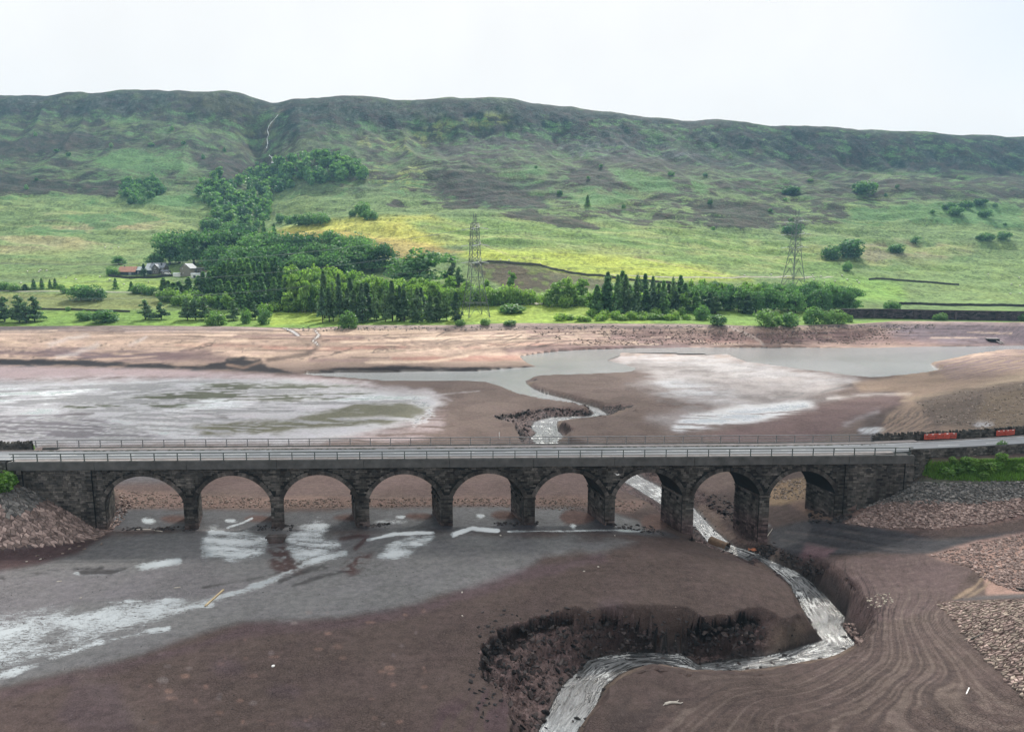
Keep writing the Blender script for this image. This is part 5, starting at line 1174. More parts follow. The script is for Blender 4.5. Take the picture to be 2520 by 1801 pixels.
SH = [(858,808,46,44,'round bright shrub at the mud edge in front of the dark pines'),(530,800,38,48,'round green shrub on the shore left of the slim birches'),(652,798,42,30,'egg shaped pale shrub on the shore right of the slim birches'),(606,796,40,24,'narrow pale sapling between two shore shrubs'),(1765,800,28,40,'small dark round shrub at the mud edge below the birches'),(1888,803,46,60,'largest round shrub at the mud edge below the far pylon'),(1943,803,38,46,'second round shrub right of the largest one below the far pylon'),(2002,797,46,48,'tall shrub in the middle of the right shore group'),(2030,797,34,30,'low shrub squeezed between two round ones on the right shore'),(2060,797,38,42,'round shrub near the right end of the shore group'),(2088,793,20,18,'smallest shrub at the right end of the shore group'),(1728,787,38,36,'bright shrub in front of the plantation edge'),(2193,772,36,40,'round bush standing alone in front of the long dark wall'),(2304,788,16,16,'tiny bush at the foot of the long dark wall'),(2318,788,20,22,'pale bush at the foot of the long dark wall'),(2420,786,16,14,'small pale bush at the foot of the wall farther right'),(2515,790,22,24,'bush at the foot of the wall at the right edge'),(1258,770,24,62,'long rounded light hedge alone in the sunny clearing'),(1132,801,16,24,'small bright bush on the shore right of the dark pines'),(1195,800,18,26,'low bright bush on the shore below the clearing'),(208,788,26,36,'pale round bush on the left shore')]
for i, q in enumerate(SH): plant('shrub', P_SHR if i not in (4,) else P_SHD, T_SHR, [q[:4]], q[4], 'shrub', None)
plant('shrub', P_SHD, T_SHR, [(198,738,40,56),(232,740,40,52),(258,794,34,60),(1255,800,14,30)], ['large dark thicket below the sheep field, left half','large dark thicket below the sheep field, right half','wide dark bush on the left shore beside the pale one','brown low bush on the shore below the clearing'], 'shrub', None)
plant('conifer_tree', P_LAR, T_THIN, [(84,712,24,14),(104,712,26,14),(124,711,22,12),(137,711,24,14),(285,712,26,14),(324,716,22,16),(62,714,14,20)], 'small conifer beside the track at the edge of the sheep field', 'tree', 'small conifers along the track')
plant('shrub', P_SHR, T_SHR, [(10,714,22,30),(35,716,20,26),(150,712,14,18),(345,722,26,40),(372,726,24,30),(160,722,16,20),(168,765,12,12)], 'hedge bush along the track at the edge of the sheep field', 'shrub', 'hedge bushes along the track')
FT = [(2092,634,48,62,'large dome shaped dark tree alone on the right hillside'),(2045,640,38,46,'lower dark tree left of the large dome shaped one'),(2205,622,22,38,'flat dark bush right of the large dome shaped tree'),(2084,666,24,24,'small dark tree below the large dome shaped one'),(2425,592,20,38,'low wide bush on the right hillside, left of two'),(2470,590,22,32,'bush on the right hillside, right of two'),(2130,478,34,48,'bluish round bush high on the hill above the right field'),(2112,468,22,28,'pale bush just behind the bluish round one'),(1946,478,22,44,'dark bush in the hollow high above the far pylon'),(1950,578,30,44,'dark round tree right behind the top of the far pylon'),(893,535,40,34,'dark tree at the foot of the hill above the yellow field'),(910,541,26,36,'pale round shrub below the dark tree above the yellow field'),(868,533,18,18,'small dark bush left of the dark tree above the yellow field'),(2335,515,18,32,'left bush in the cluster high on the right hill'),(2352,530,24,36,'lowest bush in the cluster high on the right hill'),(2376,513,20,32,'middle bush in the cluster high on the right hill'),(2410,505,18,32,'right upper bush in the cluster high on the right hill'),(2424,535,20,30,'right lower bush in the cluster high on the right hill')]
for q in FT: plant('tree' if q[2] > 30 else 'shrub', P_SHD, T_SHR, [q[:4]], q[4], 'tree' if q[2] > 30 else 'shrub', None)
plant('tree', P_OAK, T_OAK, [(2253,600,20,22)], 'lone small tree with a bare trunk on the right hillside', 'tree', None)
plant('conifer_tree', P_LAR, T_THIN, [(1446,506,24,14),(675,578,26,12),(650,580,34,14)], ['small dark conifer alone on the slope above the near pylon', 'small pointed conifer at the left end of the yellow field', 'dark pointed conifer at the foot of the gully wood'], 'tree', None)
# gully wood
def scatter(poly, n, md, seed):
    r_ = np.random.default_rng(seed); P = np.array(poly, float); out = []; tries = 0
    while len(out) < n and tries < 20000:
        tries += 1; q = np.array([r_.uniform(P[:, 0].min(), P[:, 0].max()), r_.uniform(P[:, 1].min(), P[:, 1].max())])
        if poly_dist(q[:1], q[1:], P)[0][0] > 0 and all(abs(q[0] - o[0]) + 1.6 * abs(q[1] - o[1]) > md for o in out): out.append(q)
    return out
gw = [(480,470),(520,425),(590,440),(640,420),(690,400),(740,385),(830,380),(900,415),(900,440),(800,445),(720,455),(670,480),(665,540),(600,565),(540,555),(510,500)]
plant('broadleaf_tree', P_SMALL + P_SMALLB, None, [(a, b + 8, vr.uniform(20, 32), vr.uniform(18, 30)) for a, b in sorted(scatter(gw, 150, 12, 3), key=lambda q: q[1])], 'small bluish green tree in the wood filling the gully', 'tree', 'trees of the gully wood', single=True)
plant('broadleaf_tree', P_SMALL, None, [(a, b + 6, vr.uniform(16, 26), vr.uniform(16, 24)) for a, b in scatter([(295,470),(320,440),(390,440),(405,470),(380,495),(320,500)], 34, 11, 4)], 'small tree in the thicket on the hillside left of the gully wood', 'tree', 'thicket left of the gully wood', single=True)
plant('broadleaf_tree', P_SHD, T_SHR, [(600,578,30,44),(618,578,26,36),(715,552,22,30),(735,554,28,34),(760,554,32,44),(790,552,30,44),(568,575,30,44),(520,568,34,46),(690,548,24,24)], 'rounded tree along the lower edge of the gully wood', 'tree', 'trees along the lower edge of the gully wood')
plant('shrub', P_SMALL, None, [(a, b, vr.uniform(7, 13), vr.uniform(8, 16)) for a, b in scatter([(60,300),(600,330),(640,420),(480,470),(60,470)], 14, 40, 6)] + [(a, b, vr.uniform(6, 12), vr.uniform(8, 16)) for a, b in scatter([(1000,380),(2480,470),(2480,600),(1500,560)], 18, 40, 7)], 'scattered low bush on the open hillside', 'shrub', 'scattered hillside bushes', single=True)
# bushes and grass on the road embankments
BQ = [(2352,1160,26,40),(2385,1158,22,30),(2398,1150,18,22),(2330,1168,24,40),(2376,1138,18,24),(2392,1144,22,28),(2430,1160,30,34),(2452,1150,20,30),(2505,1158,24,30),(2344,1136,16,18),(2270,1140,14,16),(2420,1175,18,24),(2465,1130,20,26)]
plant('shrub', [round_shrub(s, M_FERN, 500, .085) for s in (71, 72)], T_SHR, BQ, 'bright green fern like bush on the grassy bank below the road', 'shrub', 'bushes on the right road bank')
plant('shrub', P_SHR, T_SHR, [(2466,1107,26,26)], 'small bush growing on top of the mossy retaining wall', 'shrub', None)
plant('shrub', [round_shrub(73, M_FERN, 500, .085)], T_SHR, [(6,1205,52,56),(22,1188,30,34)], ['bright bush at the left edge beside the bridge end','lower bright bush at the corner of the left abutment'], 'shrub', None)
def grass_patch(name, poly_px, n, hgt, label, mat):
    Q = scatter_fast(poly_px, n); G = hits(Q, 45); m = len(G); r_ = np.random.default_rng(n)
    a = r_.uniform(0, 6.28, m); w = r_.uniform(.05, .12, m); h = hgt * r_.uniform(.5, 1.3, m); ln = r_.normal(0, .25, (m, 2)) * h[:, None]
    dx, dy = np.cos(a) * w, np.sin(a) * w; X, Y, Z = G.T
    Vq = np.stack([np.stack([X - dx, Y - dy, Z - .05], 1), np.stack([X + dx, Y + dy, Z - .05], 1), np.stack([X + ln[:, 0], Y + ln[:, 1], Z + h], 1)], 1).reshape(-1, 3)
    return tag(mesh_np(name, Vq, np.arange(3 * m).reshape(-1, 3), mat), label, None, None, 'stuff')
def scatter_fast(poly, n):
    r_ = np.random.default_rng(n + 1); P = np.array(poly, float); q = np.stack([r_.uniform(P[:, 0].min(), P[:, 0].max(), n * 3), r_.uniform(P[:, 1].min(), P[:, 1].max(), n * 3)], 1)
    return q[poly_dist(q[:, 0], q[:, 1], P)[0] > 0][:n]
grass_patch('grass', [(2255,1142),(2530,1130),(2860,1122),(2860,1182),(2400,1184),(2300,1180),(2262,1165)], 18000, .45, 'long grass on the bank below the mossy wall', M_FERN)
grass_patch('grass', [(-300,1136),(-10,1140),(28,1150),(40,1185),(0,1205),(-300,1215)], 9000, .5, 'long grass at the left end of the bridge', M_FERN)
grass_patch('grass', [(-300,1100),(84,1096),(86,1106),(-300,1111)], 4000, .3, 'grass verge in front of the left roadside wall', M_FERN)
# ================================================================ PYLONS, WIRES
M_STEEL = simple_mat('pylon_steel', (.115, .135, .130), .55, .3, .5, spec=.5); M_INS = simple_mat('insulator_glass', (.55, .58, .60), .3, .2, 1, spec=.6); M_WIRE = simple_mat('conductor', (.30, .33, .33), .5, .2, 1)
LV = [(0, 6.9), (9, 5.7), (17, 4.6), (24.5, 3.7), (31, 3.05), (34, 2.9), (39, 2.6), (44, 2.35), (49, 2.2), (54, 2.0), (57, 1.7)]
def hw(z): return float(np.interp(z, [a for a, b in LV], [b for a, b in LV]))
def pylon(px, py, rz, label):
    (x, y, z), = hits([(px, py)], 330); r = empty('pylon', (x, y, z - .3), rz, label, 'pylon')
    for sx in (-1, 1):
        for sy in (-1, 1):
            m = MB()
            for (a, wa), (b, wb) in zip(LV[:-1], LV[1:]): m.beam((sx * wa, sy * wa, a), (sx * wb, sy * wb, b), .34 if a < 31 else .27)
            m.build('leg', M_STEEL, r)
    m = MB()
    for i, ((a, wa), (b, wb)) in enumerate(zip(LV[:-1], LV[1:])):
        for f in range(4):
            c, s = [(1, 0), (0, 1), (-1, 0), (0, -1)][f]
            R2 = lambda u, v, zz: (c * u - s * v, s * u + c * v, zz)
            t = .17
            if i < 4:
                m.beam(R2(-wa, wa, a), R2(0, wb, b), t); m.beam(R2(wa, wa, a), R2(0, wb, b), t); m.beam(R2(-wb, wb, b), R2(wb, wb, b), t)
                m.beam(R2(-(wa + wb) / 2, (wa + wb) / 2, (a + b) / 2), R2(-wa * .5, (wa + wb) / 2, (a + b) / 2), .1); m.beam(R2((wa + wb) / 2, (wa + wb) / 2, (a + b) / 2), R2(wa * .5, (wa + wb) / 2, (a + b) / 2), .1)
            else:
                m.beam(R2(-wa, wa, a), R2(wb, wb, b), t); m.beam(R2(wa, wa, a), R2(-wb, wb, b), t); m.beam(R2(-wb, wb, b), R2(wb, wb, b), .13)
    tag(m.build('bracing', M_STEEL, r), kind='stuff')
    tips = []
    for zz, L in ((33.5, 8.6), (43.6, 9.8), (53.5, 8.0)):
        for sg in (-1, 1):
            w = hw(zz); m = MB(); tip = (0, sg * L, zz + .2)
            for sx in (-1, 1):
                m.beam((sx * w, sg * w, zz), tip, .2); m.beam((sx * hw(zz + 3.2), sg * hw(zz + 3.2), zz + 3.2), tip, .17)
                m.beam((sx * w * .5, sg * (w + L) / 2, zz + .1), (sx * w * .5, sg * (w + L) / 2, zz + 1.7), .1)
            m.beam((-w * .5, sg * (w + L) / 2, zz + .1), (w * .5, sg * (w + L) / 2, zz + .1), .1)
            arm = m.build('crossarm', M_STEEL, r); tips.append((sg, zz, tip))
            for sx in (-1, 1):
                for off in (-.32, .32):
                    k = MB(); k.tube([(sx * .9, tip[1] + off, tip[2] - .1), (sx * 5.4, tip[1] + off, tip[2] - .75)], .20, 6); k.build('insulator', M_INS, arm)
    m = MB()
    for sy in (-1, 1): m.beam((0, sy * 1.5, 57), (0, sy * 1.9, 62.5), .2); m.beam((.9, sy * 1.4, 57), (0, sy * 1.9, 62.5), .14); m.beam((-.9, sy * 1.4, 57), (0, sy * 1.9, 62.5), .14)
    m.build('earth_peak', M_STEEL, r)
    m = MB(); hwz = hw(9)
    for f in range(4):
        c, s = [(1, 0), (0, 1), (-1, 0), (0, -1)][f]
        for q in (-.45, -.2): m.beam((c * -hwz - s * (hwz + .2), s * -hwz + c * (hwz + .2), 9 + q), (c * hwz - s * (hwz + .2), s * hwz + c * (hwz + .2), 9 + q), .08)
    m.build('climbing_guard', M_STEEL, r)
    return r, tips
PY1, T1 = pylon(1170, 779, R(24), 'nearer lattice steel pylon standing in the sunny clearing by the shore'); PY1.scale = (.95, .95, .95)
PY2, T2 = pylon(1951, 713, R(20), 'farther lattice steel pylon rising behind the shore wood on the right'); PY2.scale = (.93, .93, .93)
def world_of(o, p):
    c, s = math.cos(o.rotation_euler.z), math.sin(o.rotation_euler.z); return Vector((o.location.x + c * p[0] - s * p[1], o.location.y + s * p[0] + c * p[1], o.location.z + p[2] * o.scale.z))
def wire(a, b, sag, r, label, group):
    m = MB(); pts = []; n = 28; a = Vector(a); b = Vector(b)
    for i in range(n + 1): t = i / n; q = a.lerp(b, t); q.z -= sag * 4 * t * (1 - t); pts.append(q)
    m.tube(pts, r, 4, False); return tag(m.build('conductor_wire', M_WIRE), label, 'wire', group)
far_l = Vector((-330, 402, 0))
for sg, zz, tip in T1:
    a = world_of(PY1, (-5.5, tip[1], tip[2] - .8)); b = far_l + Vector((0, sg * 7, 22 + (zz - 33.5) * 1.0))
    for k in (-.35, .35): wire(a + Vector((0, k, 0)), b + Vector((0, k, 0)), 9, .034, 'thin conductor running left from the nearer pylon above the trees', 'conductors left of the nearer pylon')
for (sg, zz, tip), (s2, z2, tip2) in zip(T1, T2):
    wire(world_of(PY1, (5.5, tip[1], tip[2] - .8)), world_of(PY2, (-5.5, tip2[1], tip2[2] - .8)), 8, .025, 'hair thin conductor hanging between the two pylons', 'conductors between the two pylons')

# ================================================================ FARM
M_FWALL = stone_mat('farm_stone', (.12, .11, .10), (.20, .185, .17), .3, False); M_SLATE = simple_mat('grey_slate', (.17, .19, .22), .6, .3, .6, spec=.5); M_TIN = simple_mat('pale_sheet_roof', (.42, .47, .48), .5, .15, .8, spec=.5)
M_ORANGE = simple_mat('orange_tin_roof', (.50, .26, .19), .7, .2, .6); M_DARKW = simple_mat('dark_boarding', (.030, .040, .048), .8, .4, 1.2); M_WHITE = simple_mat('whitewash', (.68, .68, .66), .8, .15, .8); M_GLASS = simple_mat('window_glass', (.02, .025, .03), .15, .1, 1, spec=.8)
M_BARN = stone_mat('barn_stone', (.17, .155, .13), (.27, .24, .20), .3, False)
def at_px(px, py, t0=380): return hits([(px, py)], t0)[0]
def house(name, px0, px1, py, eave, ridge, depth, axis, wall, roof, label, dz=0.0, dy=0.0, over=.25):
    """axis 'x': ridge runs left to right; 'y': gable faces the viewer"""
    x, y, z = at_px((px0 + px1) / 2, py); d = y * CP + (CAM_H - z) * SP; w = (px1 - px0) * d / FPX; y += dy
    r = empty(name, (x, y, z + dz), 0, label, 'building'); h = w / 2
    m = MB()
    if axis == 'x':
        m.prism([(-h, 0, -2), (-h, depth, -2), (-h, depth, eave), (-h, depth / 2, ridge), (-h, 0, eave)], (w, 0, 0))
    else:
        m.prism([(-h, 0, -2), (h, 0, -2), (h, 0, eave), (0, 0, ridge), (-h, 0, eave)], (0, depth, 0))
    m.build('wall', wall, r)
    for sg in (0, 1):
        m = MB(); t = .14
        if axis == 'x':
            ya, yb = (-over, depth / 2) if sg == 0 else (depth + over, depth / 2); sl = (ridge - eave) / (depth / 2); za = eave - over * sl + .06; zb = ridge + .06
            m.hexa([(xx, yy, zz + q) for q in (0, t) for (yy, zz) in ((ya, za), (yb, zb)) for xx in (-h - over, h + over)])
        else:
            xa, xb = (-h - over, 0) if sg == 0 else (h + over, 0); sl = (ridge - eave) / h; za = eave - over * sl + .06; zb = ridge + .06
            m.hexa([(xx, yy, zz + q) for q in (0, t) for (xx, zz) in ((xa, za), (xb, zb)) for yy in (-over, depth + over)])
        m.build('roof', roof, r)
    r['w'] = w; return r
def window(r, x, z, w=.9, h=1.2, y=0.0, mat=None):
    f = MB(); f.box(x - w / 2 - .1, x + w / 2 + .1, y - .06, y + .1, z - .1, z); f.box(x - w / 2 - .1, x + w / 2 + .1, y - .06, y + .1, z + h, z + h + .15); f.box(x - w / 2 - .1, x - w / 2, y - .05, y + .1, z, z + h); f.box(x + w / 2, x + w / 2 + .1, y - .05, y + .1, z, z + h); f.box(x - .04, x + .04, y - .05, y + .1, z, z + h)
    o = f.build('window', M_WHITE, r); p_ = MB(); p_.box(x - w / 2, x + w / 2, y - .02, y + .08, z, z + h); p_.build('pane', M_GLASS, o)
def chimney(r, x, y, z, h=1.6, w=.8):
    m = MB(); m.box(x - w / 2, x + w / 2, y - w / 2, y + w / 2, z, z + h); m.box(x - w / 2 - .1, x + w / 2 + .1, y - w / 2 - .1, y + w / 2 + .1, z + h - .2, z + h - .05); m.box(x - .18, x + .18, y - .18, y + .18, z + h - .05, z + h + .35); m.build('chimney', M_DARKW, r)
def door(r, x, w=1.0, h=2.0, mat=None, y=0.0):
    m = MB(); m.box(x - w / 2, x + w / 2, y - .05, y + .05, -.2, h); m.build('door', mat or M_DARKW, r)
b = house('shed', 291, 333, 677, 2.6, 6.4, 7.0, 'x', M_DARKW, M_ORANGE, 'long dark shed with a faded orange tin roof at the left of the farm'); chimney(b, -3.0, 3.5, 6.1, 1.0, .4); door(b, 2.5, 2.2, 2.2, M_SLATE)
b = house('shed', 333, 374, 676, 3.4, 6.0, 6.0, 'x', M_DARKW, M_TIN, 'dark shed with a pale sheet roof joining the orange shed to the farmhouse', 0, .6); window(b, -4.4, .9); door(b, 3, 2.0, 2.4)
b = house('outbuilding', 350, 366, 671, 4.6, 7.2, 5.5, 'x', M_FWALL, M_TIN, 'small pale roofed outbuilding behind the sheds', 0, 6.5)
b = house('farmhouse', 366, 401, 675, 5.2, 8.6, 7.5, 'x', M_FWALL, M_SLATE, 'two storey grey stone farmhouse with a slate roof and a front gable', 0, 2.2)
w_ = b['w'] / 2
m = MB(); gx0, gx1 = -w_ + 2.4, -w_ + 8.2; gm = (gx0 + gx1) / 2
m.prism([(gx0, -2.2, -2), (gx1, -2.2, -2), (gx1, -2.2, 4.6), (gm, -2.2, 7.6), (gx0, -2.2, 4.6)], (0, 4.2, 0)); m.build('front_gable', M_FWALL, b)
for sg in (0, 1):
    m = MB(); xa = gx0 - .25 if sg == 0 else gx1 + .25; m.hexa([(xx, yy, zz + q) for q in (0, .14) for (xx, zz) in ((xa, 4.4), (gm, 7.7)) for yy in (-2.45, 2.6)]); m.build('gable_roof', M_SLATE, b)
window(b, gm, .9, 2.4, 1.4, -2.2); window(b, gm, 4.1, 1.1, 1.3, -2.2); window(b, w_ - 1.2, 3.3); window(b, w_ - 1.2, .8); door(b, gx1 + .7)
chimney(b, gx1 + .2, 2.0, 6.6, 2.6); chimney(b, -w_ + .5, 3.7, 8.2, 1.4); chimney(b, w_ - .5, 3.7, 8.2, 1.2)
b = house('outbuilding', 395, 413, 676, 2.7, 3.3, 5.0, 'x', M_FWALL, M_SLATE, 'low flat roofed stone annexe at the right end of the farmhouse', 0, .4); window(b, -.8, .8); 
b = house('barn', 443.5, 469, 680, 6.0, 9.6, 13.0, 'y', M_BARN, M_SLATE, 'tall weathered stone barn showing its blank gable end'); window(b, .1, 7.9, .5, .6); window(b, -1.9, 5.4, .6, .7); window(b, -1.5, 1.8, .7, .7)
b = house('ruin', 470, 496, 674, 4.2, 4.6, 5.0, 'x', M_FWALL, M_DARKW, 'roofless dark stone range beside the tall barn', 0, 5.0); window(b, -2, 1.8, 1.0, 1.6); window(b, 1.5, 1.6, 1.2, 1.4)
b = house('shed', 470, 507, 684, 2.8, 3.5, 3.5, 'x', M_WHITE, M_TIN, 'long low white shed in front of the roofless range'); door(b, -3, 1.8, 1.9); window(b, 2, .8)
b = house('shed', 426, 443, 681, 2.2, 2.7, 3.2, 'x', M_WHITE, M_TIN, 'small white shed left of the tall barn')
x, y, z = at_px(409.5, 676); t = empty('van', (x + 2, y - 1.5, z), R(8), 'small white van parked beside the farmhouse annexe', 'van')
m = MB(); m.prism([(-2.2, -.9, .35), (2.2, -.9, .35), (2.2, -.9, 1.1), (1.2, -.9, 1.25), (.7, -.9, 1.95), (-2.2, -.9, 1.95)], (0, 1.8, 0)); m.build('body', M_WHITE, t)
for q in (-1.4, 1.4):
    for s_ in (-.92, .72):
        m = MB(); m.prism([(q + .35 * math.cos(a * .524), s_, .35 + .35 * math.sin(a * .524)) for a in range(12)], (0, .2, 0)); m.build('wheel', M_DARKW, t)
m = MB(); m.box(.25, 1.0, -.93, -.91, 1.3, 1.75); m.build('window', M_GLASS, t)
x, y, z = at_px(494, 684); t = empty('telegraph_pole', (x, y, z), 0, 'wooden telegraph pole beside the long white shed', 'pole'); m = MB(); m.tube([(0, 0, -.5), (0, 0, 9)], [.16, .11], 8); m.build('pole', M_BARK, t); m = MB(); m.box(-.9, .9, -.06, .06, 8.3, 8.42); m.build('crossbar', M_BARK, t)

def follow_wall(name, P, h, th, mat, label, cat='wall', step=2.0, rough=.12, seed=1, top=None, t0=350):
    G = hits(P, t0); pts = []; r_ = np.random.default_rng(seed)
    for a, b in zip(G[:-1], G[1:]):
        n = max(1, int(np.hypot(*(b - a)[:2]) / step))
        for i in range(n): pts.append(a + (b - a) * i / n)
    pts.append(G[-1]); pts = np.array(pts); z = fast_z(pts[:, 0], pts[:, 1]); tg = np.gradient(pts[:, :2], axis=0); tg /= np.linalg.norm(tg, axis=1)[:, None] + 1e-9; nr = np.stack([-tg[:, 1], tg[:, 0]], 1)
    V = []; o_ = pts[0]
    for i in range(len(pts)):
        hh = h * (1 + r_.uniform(-rough, rough))
        for s_, q in ((-1, -.6), (1, -.6), (1, hh), (-1, hh)):
            w = th * (.5 if q < 0 else .35); V.append((pts[i, 0] - o_[0] + s_ * nr[i, 0] * w, pts[i, 1] - o_[1] + s_ * nr[i, 1] * w, z[i] - o_[2] + q))
    F = []
    for i in range(len(pts) - 1):
        for k in range(4): F.append((4 * i + k, 4 * i + (k + 1) % 4, 4 * i + 4 + (k + 1) % 4, 4 * i + 4 + k))
    F += [(0, 3, 2, 1), tuple(4 * (len(pts) - 1) + k for k in range(4))]
    o = mesh_np(name, V, [np.array(F)], mat); o.location = o_; return tag(o, label, cat)
M_DRY = stone_mat('dry_stone', (.035, .034, .032), (.07, .066, .06), .5, False); M_RET = stone_mat('retaining_stone', (.045, .036, .040), (.085, .068, .072), .4, False)
follow_wall('dry_stone_wall', [(267,680),(300,684),(330,686),(370,685),(400,682),(425,680)], 1.7, .9, M_DRY, 'dark dry stone garden wall in front of the farm buildings')
follow_wall('dry_stone_wall', [(1169,653),(1202,645),(1239,646),(1276,650),(1331,654),(1357,663),(1394,670),(1450,679),(1524,687),(1597,693),(1680,702)], 1.5, .9, M_DRY, 'dark dry stone wall curving over the heathery knoll right of the nearer pylon')
follow_wall('dry_stone_wall', [(2138,689),(2215,691),(2290,696),(2360,702)], 1.3, .9, M_DRY, 'low broken stone wall on the right hillside above the pasture')
follow_wall('dry_stone_wall', [(2212,750),(2300,751),(2400,753),(2540,755),(2800,757)], 1.7, .9, M_DRY, 'thin dark stone wall along the lane above the long retaining wall')
follow_wall('dry_stone_wall', [(100,762),(180,763),(250,766),(320,768)], 1.0, .8, M_DRY, 'short dark stone wall on the left shore below the track')
rw = empty('retaining_wall', tuple(hits([(2066, 783)], 350)[0]), 0, 'long dark stone retaining wall above the right end of the far shore', 'wall')
G = hits([(2066,783),(2150,783),(2250,785),(2350,787),(2450,789),(2560,791),(2700,793)], 350); o_ = G[0]; m = MB(); st = MB()
for i, (a, b) in enumerate(zip(G[:-1], G[1:])):
    ta, tb = [x_ - o_ for x_ in (a, b)]; h = 5.2
    m.hexa([(q[0], q[1] + yy, q[2] + zz) for zz in (-1, h) for yy in (0, 1.2) for q in (ta, tb)])
    L = np.hypot(*(b - a)[:2]); nx = int(L / 1.5)
    for r_ in range(8):
        for c in range(nx):
            if srng.random() < .12: continue
            u0 = (c + .05 + .5 * (r_ % 2)) / nx; u1 = min((c + .95 + .5 * (r_ % 2)) / nx, 1.0)
            if u0 >= 1: continue
            p0, p1 = ta + (tb - ta) * u0, ta + (tb - ta) * u1; dd = srng.uniform(.04, .16)
            st.hexa([(q[0], q[1] + yy, q[2] + zz) for zz in (r_ * .65 + .03, r_ * .65 + .6) for yy in (-dd, .2) for q in (p0, p1)])
    k = MB(); mid = tb; k.box(mid[0] - .6, mid[0] + .6, mid[1] - .7, mid[1] + .2, mid[2] - 1, mid[2] + h - .5); k.build('buttress', M_RET, rw)
m.build('wall_core', M_JOINT, rw); tag(st.build('wall_stone', M_RET, rw), kind='stuff')
k = MB()
for a, b in zip(G[:-1], G[1:]): k.hexa([(q[0], q[1] + yy, q[2] + zz) for zz in (5.2, 5.5) for yy in (-.2, 1.4) for q in (a - o_, b - o_)])
k.build('coping', M_RET, rw)
# tracks and the gully stream
def ribbon(name, P, w, mat, label, kind='structure', lift=.12, step=2.5, t0=350, wj=0.0):
    G = hits(P, t0); pts = []
    for a, b in zip(G[:-1], G[1:]):
        n = max(1, int(np.hypot(*(b - a)[:2]) / step))
        for i in range(n): pts.append(a + (b - a) * i / n)
    pts.append(G[-1]); pts = np.array(pts); tg = np.gradient(pts[:, :2], axis=0); tg /= np.linalg.norm(tg, axis=1)[:, None] + 1e-9; nr = np.stack([-tg[:, 1], tg[:, 0]], 1); r_ = np.random.default_rng(len(pts))
    ww = (w * (1 + r_.uniform(-wj, wj, len(pts))) / 2)[:, None]; A = pts[:, :2] + nr * ww; B = pts[:, :2] - nr * ww
    V = np.concatenate([np.c_[A, fast_z(A[:, 0], A[:, 1]) + lift], np.c_[B, fast_z(B[:, 0], B[:, 1]) + lift]]); n = len(pts); i = np.arange(n - 1)
    return tag(mesh_np(name, V, np.stack([i, i + n, i + n + 1, i + 1], 1), mat, smooth=True), label, None, None, kind)
M_TRACK = simple_mat('stony_track', (.30, .28, .24), .9, .3, .4); M_FALL = simple_mat('white_water', (.55, .58, .58), .4, .35, .5)
ribbon('track', [(-60,716),(100,717),(250,719),(330,720),(420,722)], 2.6, M_TRACK, 'pale track along the foot of the sheep field')
ribbon('track', [(1500,676),(1650,683),(1800,684),(1900,683),(1990,682),(2050,681)], 2.2, M_TRACK, 'pale field track behind the farther pylon')
ribbon('track', [(1300,747),(1360,748),(1420,750)], 5, M_TRACK, 'dry earth lane in the clearing')
ribbon('stream', [(684,284),(672,298),(662,310),(658,322),(661,332),(657,342),(659,355),(656,366)], 1.1, M_FALL, 'thin white waterfall dropping through the gully', lift=.35, wj=.6, t0=800)
ribbon('stream', [(662,382),(672,392),(668,400),(680,410)], 1.1, M_FALL, 'white stream below the waterfall in the gully', lift=.3, wj=.8, t0=700)

# ================================================================ SHEEP
M_WOOL = simple_mat('wool', (.74, .72, .66), .95, .1, 3); M_FACE = simple_mat('sheep_face', (.10, .09, .08), .9, .2, 3)
def sheep_mesh():
    bm = bmesh.new(); bmesh.ops.create_icosphere(bm, subdivisions=2, radius=1.0); 
    for v in bm.verts: v.co = Vector((v.co.x * .62, v.co.y * .30, v.co.z * .31 + .62)) * 1.0
    me = bpy.data.meshes.new('fleece'); bm.to_mesh(me); bm.free(); me.materials.append(M_WOOL); return me
SH_B = sheep_mesh(); k = MB(); k.tube([(.5, 0, .74), (.72, 0, .72), (.9, 0, .58)], [.15, .14, .07], 7); SH_H = k.mesh('sheep_head', M_FACE)
k = MB(); k.tube([(0, 0, 0), (0, 0, .45)], [.04, .07], 6); SH_L = k.mesh('sheep_leg', M_FACE)
SHEEP = [(68,670),(115,668),(96,671),(163,685),(187,690),(246,683),(366,696),(305,702),(270,690),(52,699),(100,667),(259,611),(292,611),(275,612),(1832,680),(1898,678),(1933,684),(2000,680),(2003,690),(2012,692),(2029,696),(2055,694),(2085,690),(2109,692),(2114,698),(2072,680),(2020,682),(2489,701),(2510,705),(2486,725),(2510,724),(2432,677),(2508,685),(1232,641),(1252,642),(1330,651)]
for i, (x, y, z) in enumerate(hits(SHEEP, 380)):
    px = SHEEP[i][0]; grp = 'sheep in the field below the farm' if px < 400 else ('sheep on the knoll by the wall' if px < 1400 else 'sheep in the pasture behind the farther pylon')
    lab = {'sheep in the field below the farm': 'white sheep grazing in the field left of the farm', 'sheep on the knoll by the wall': 'white sheep near the curving stone wall'}.get(grp, 'white sheep grazing on the right hand pasture')
    o = empty('sheep', (x, y, z), vr.uniform(0, 6.28), lab, 'sheep', grp); o.scale = (1.35,) * 3
    link('fleece', SH_B, o); link('head', SH_H, o)
    for sx in (-.35, .35):
        for sy in (-.14, .14): link('leg', SH_L, o, (sx, sy, 0))
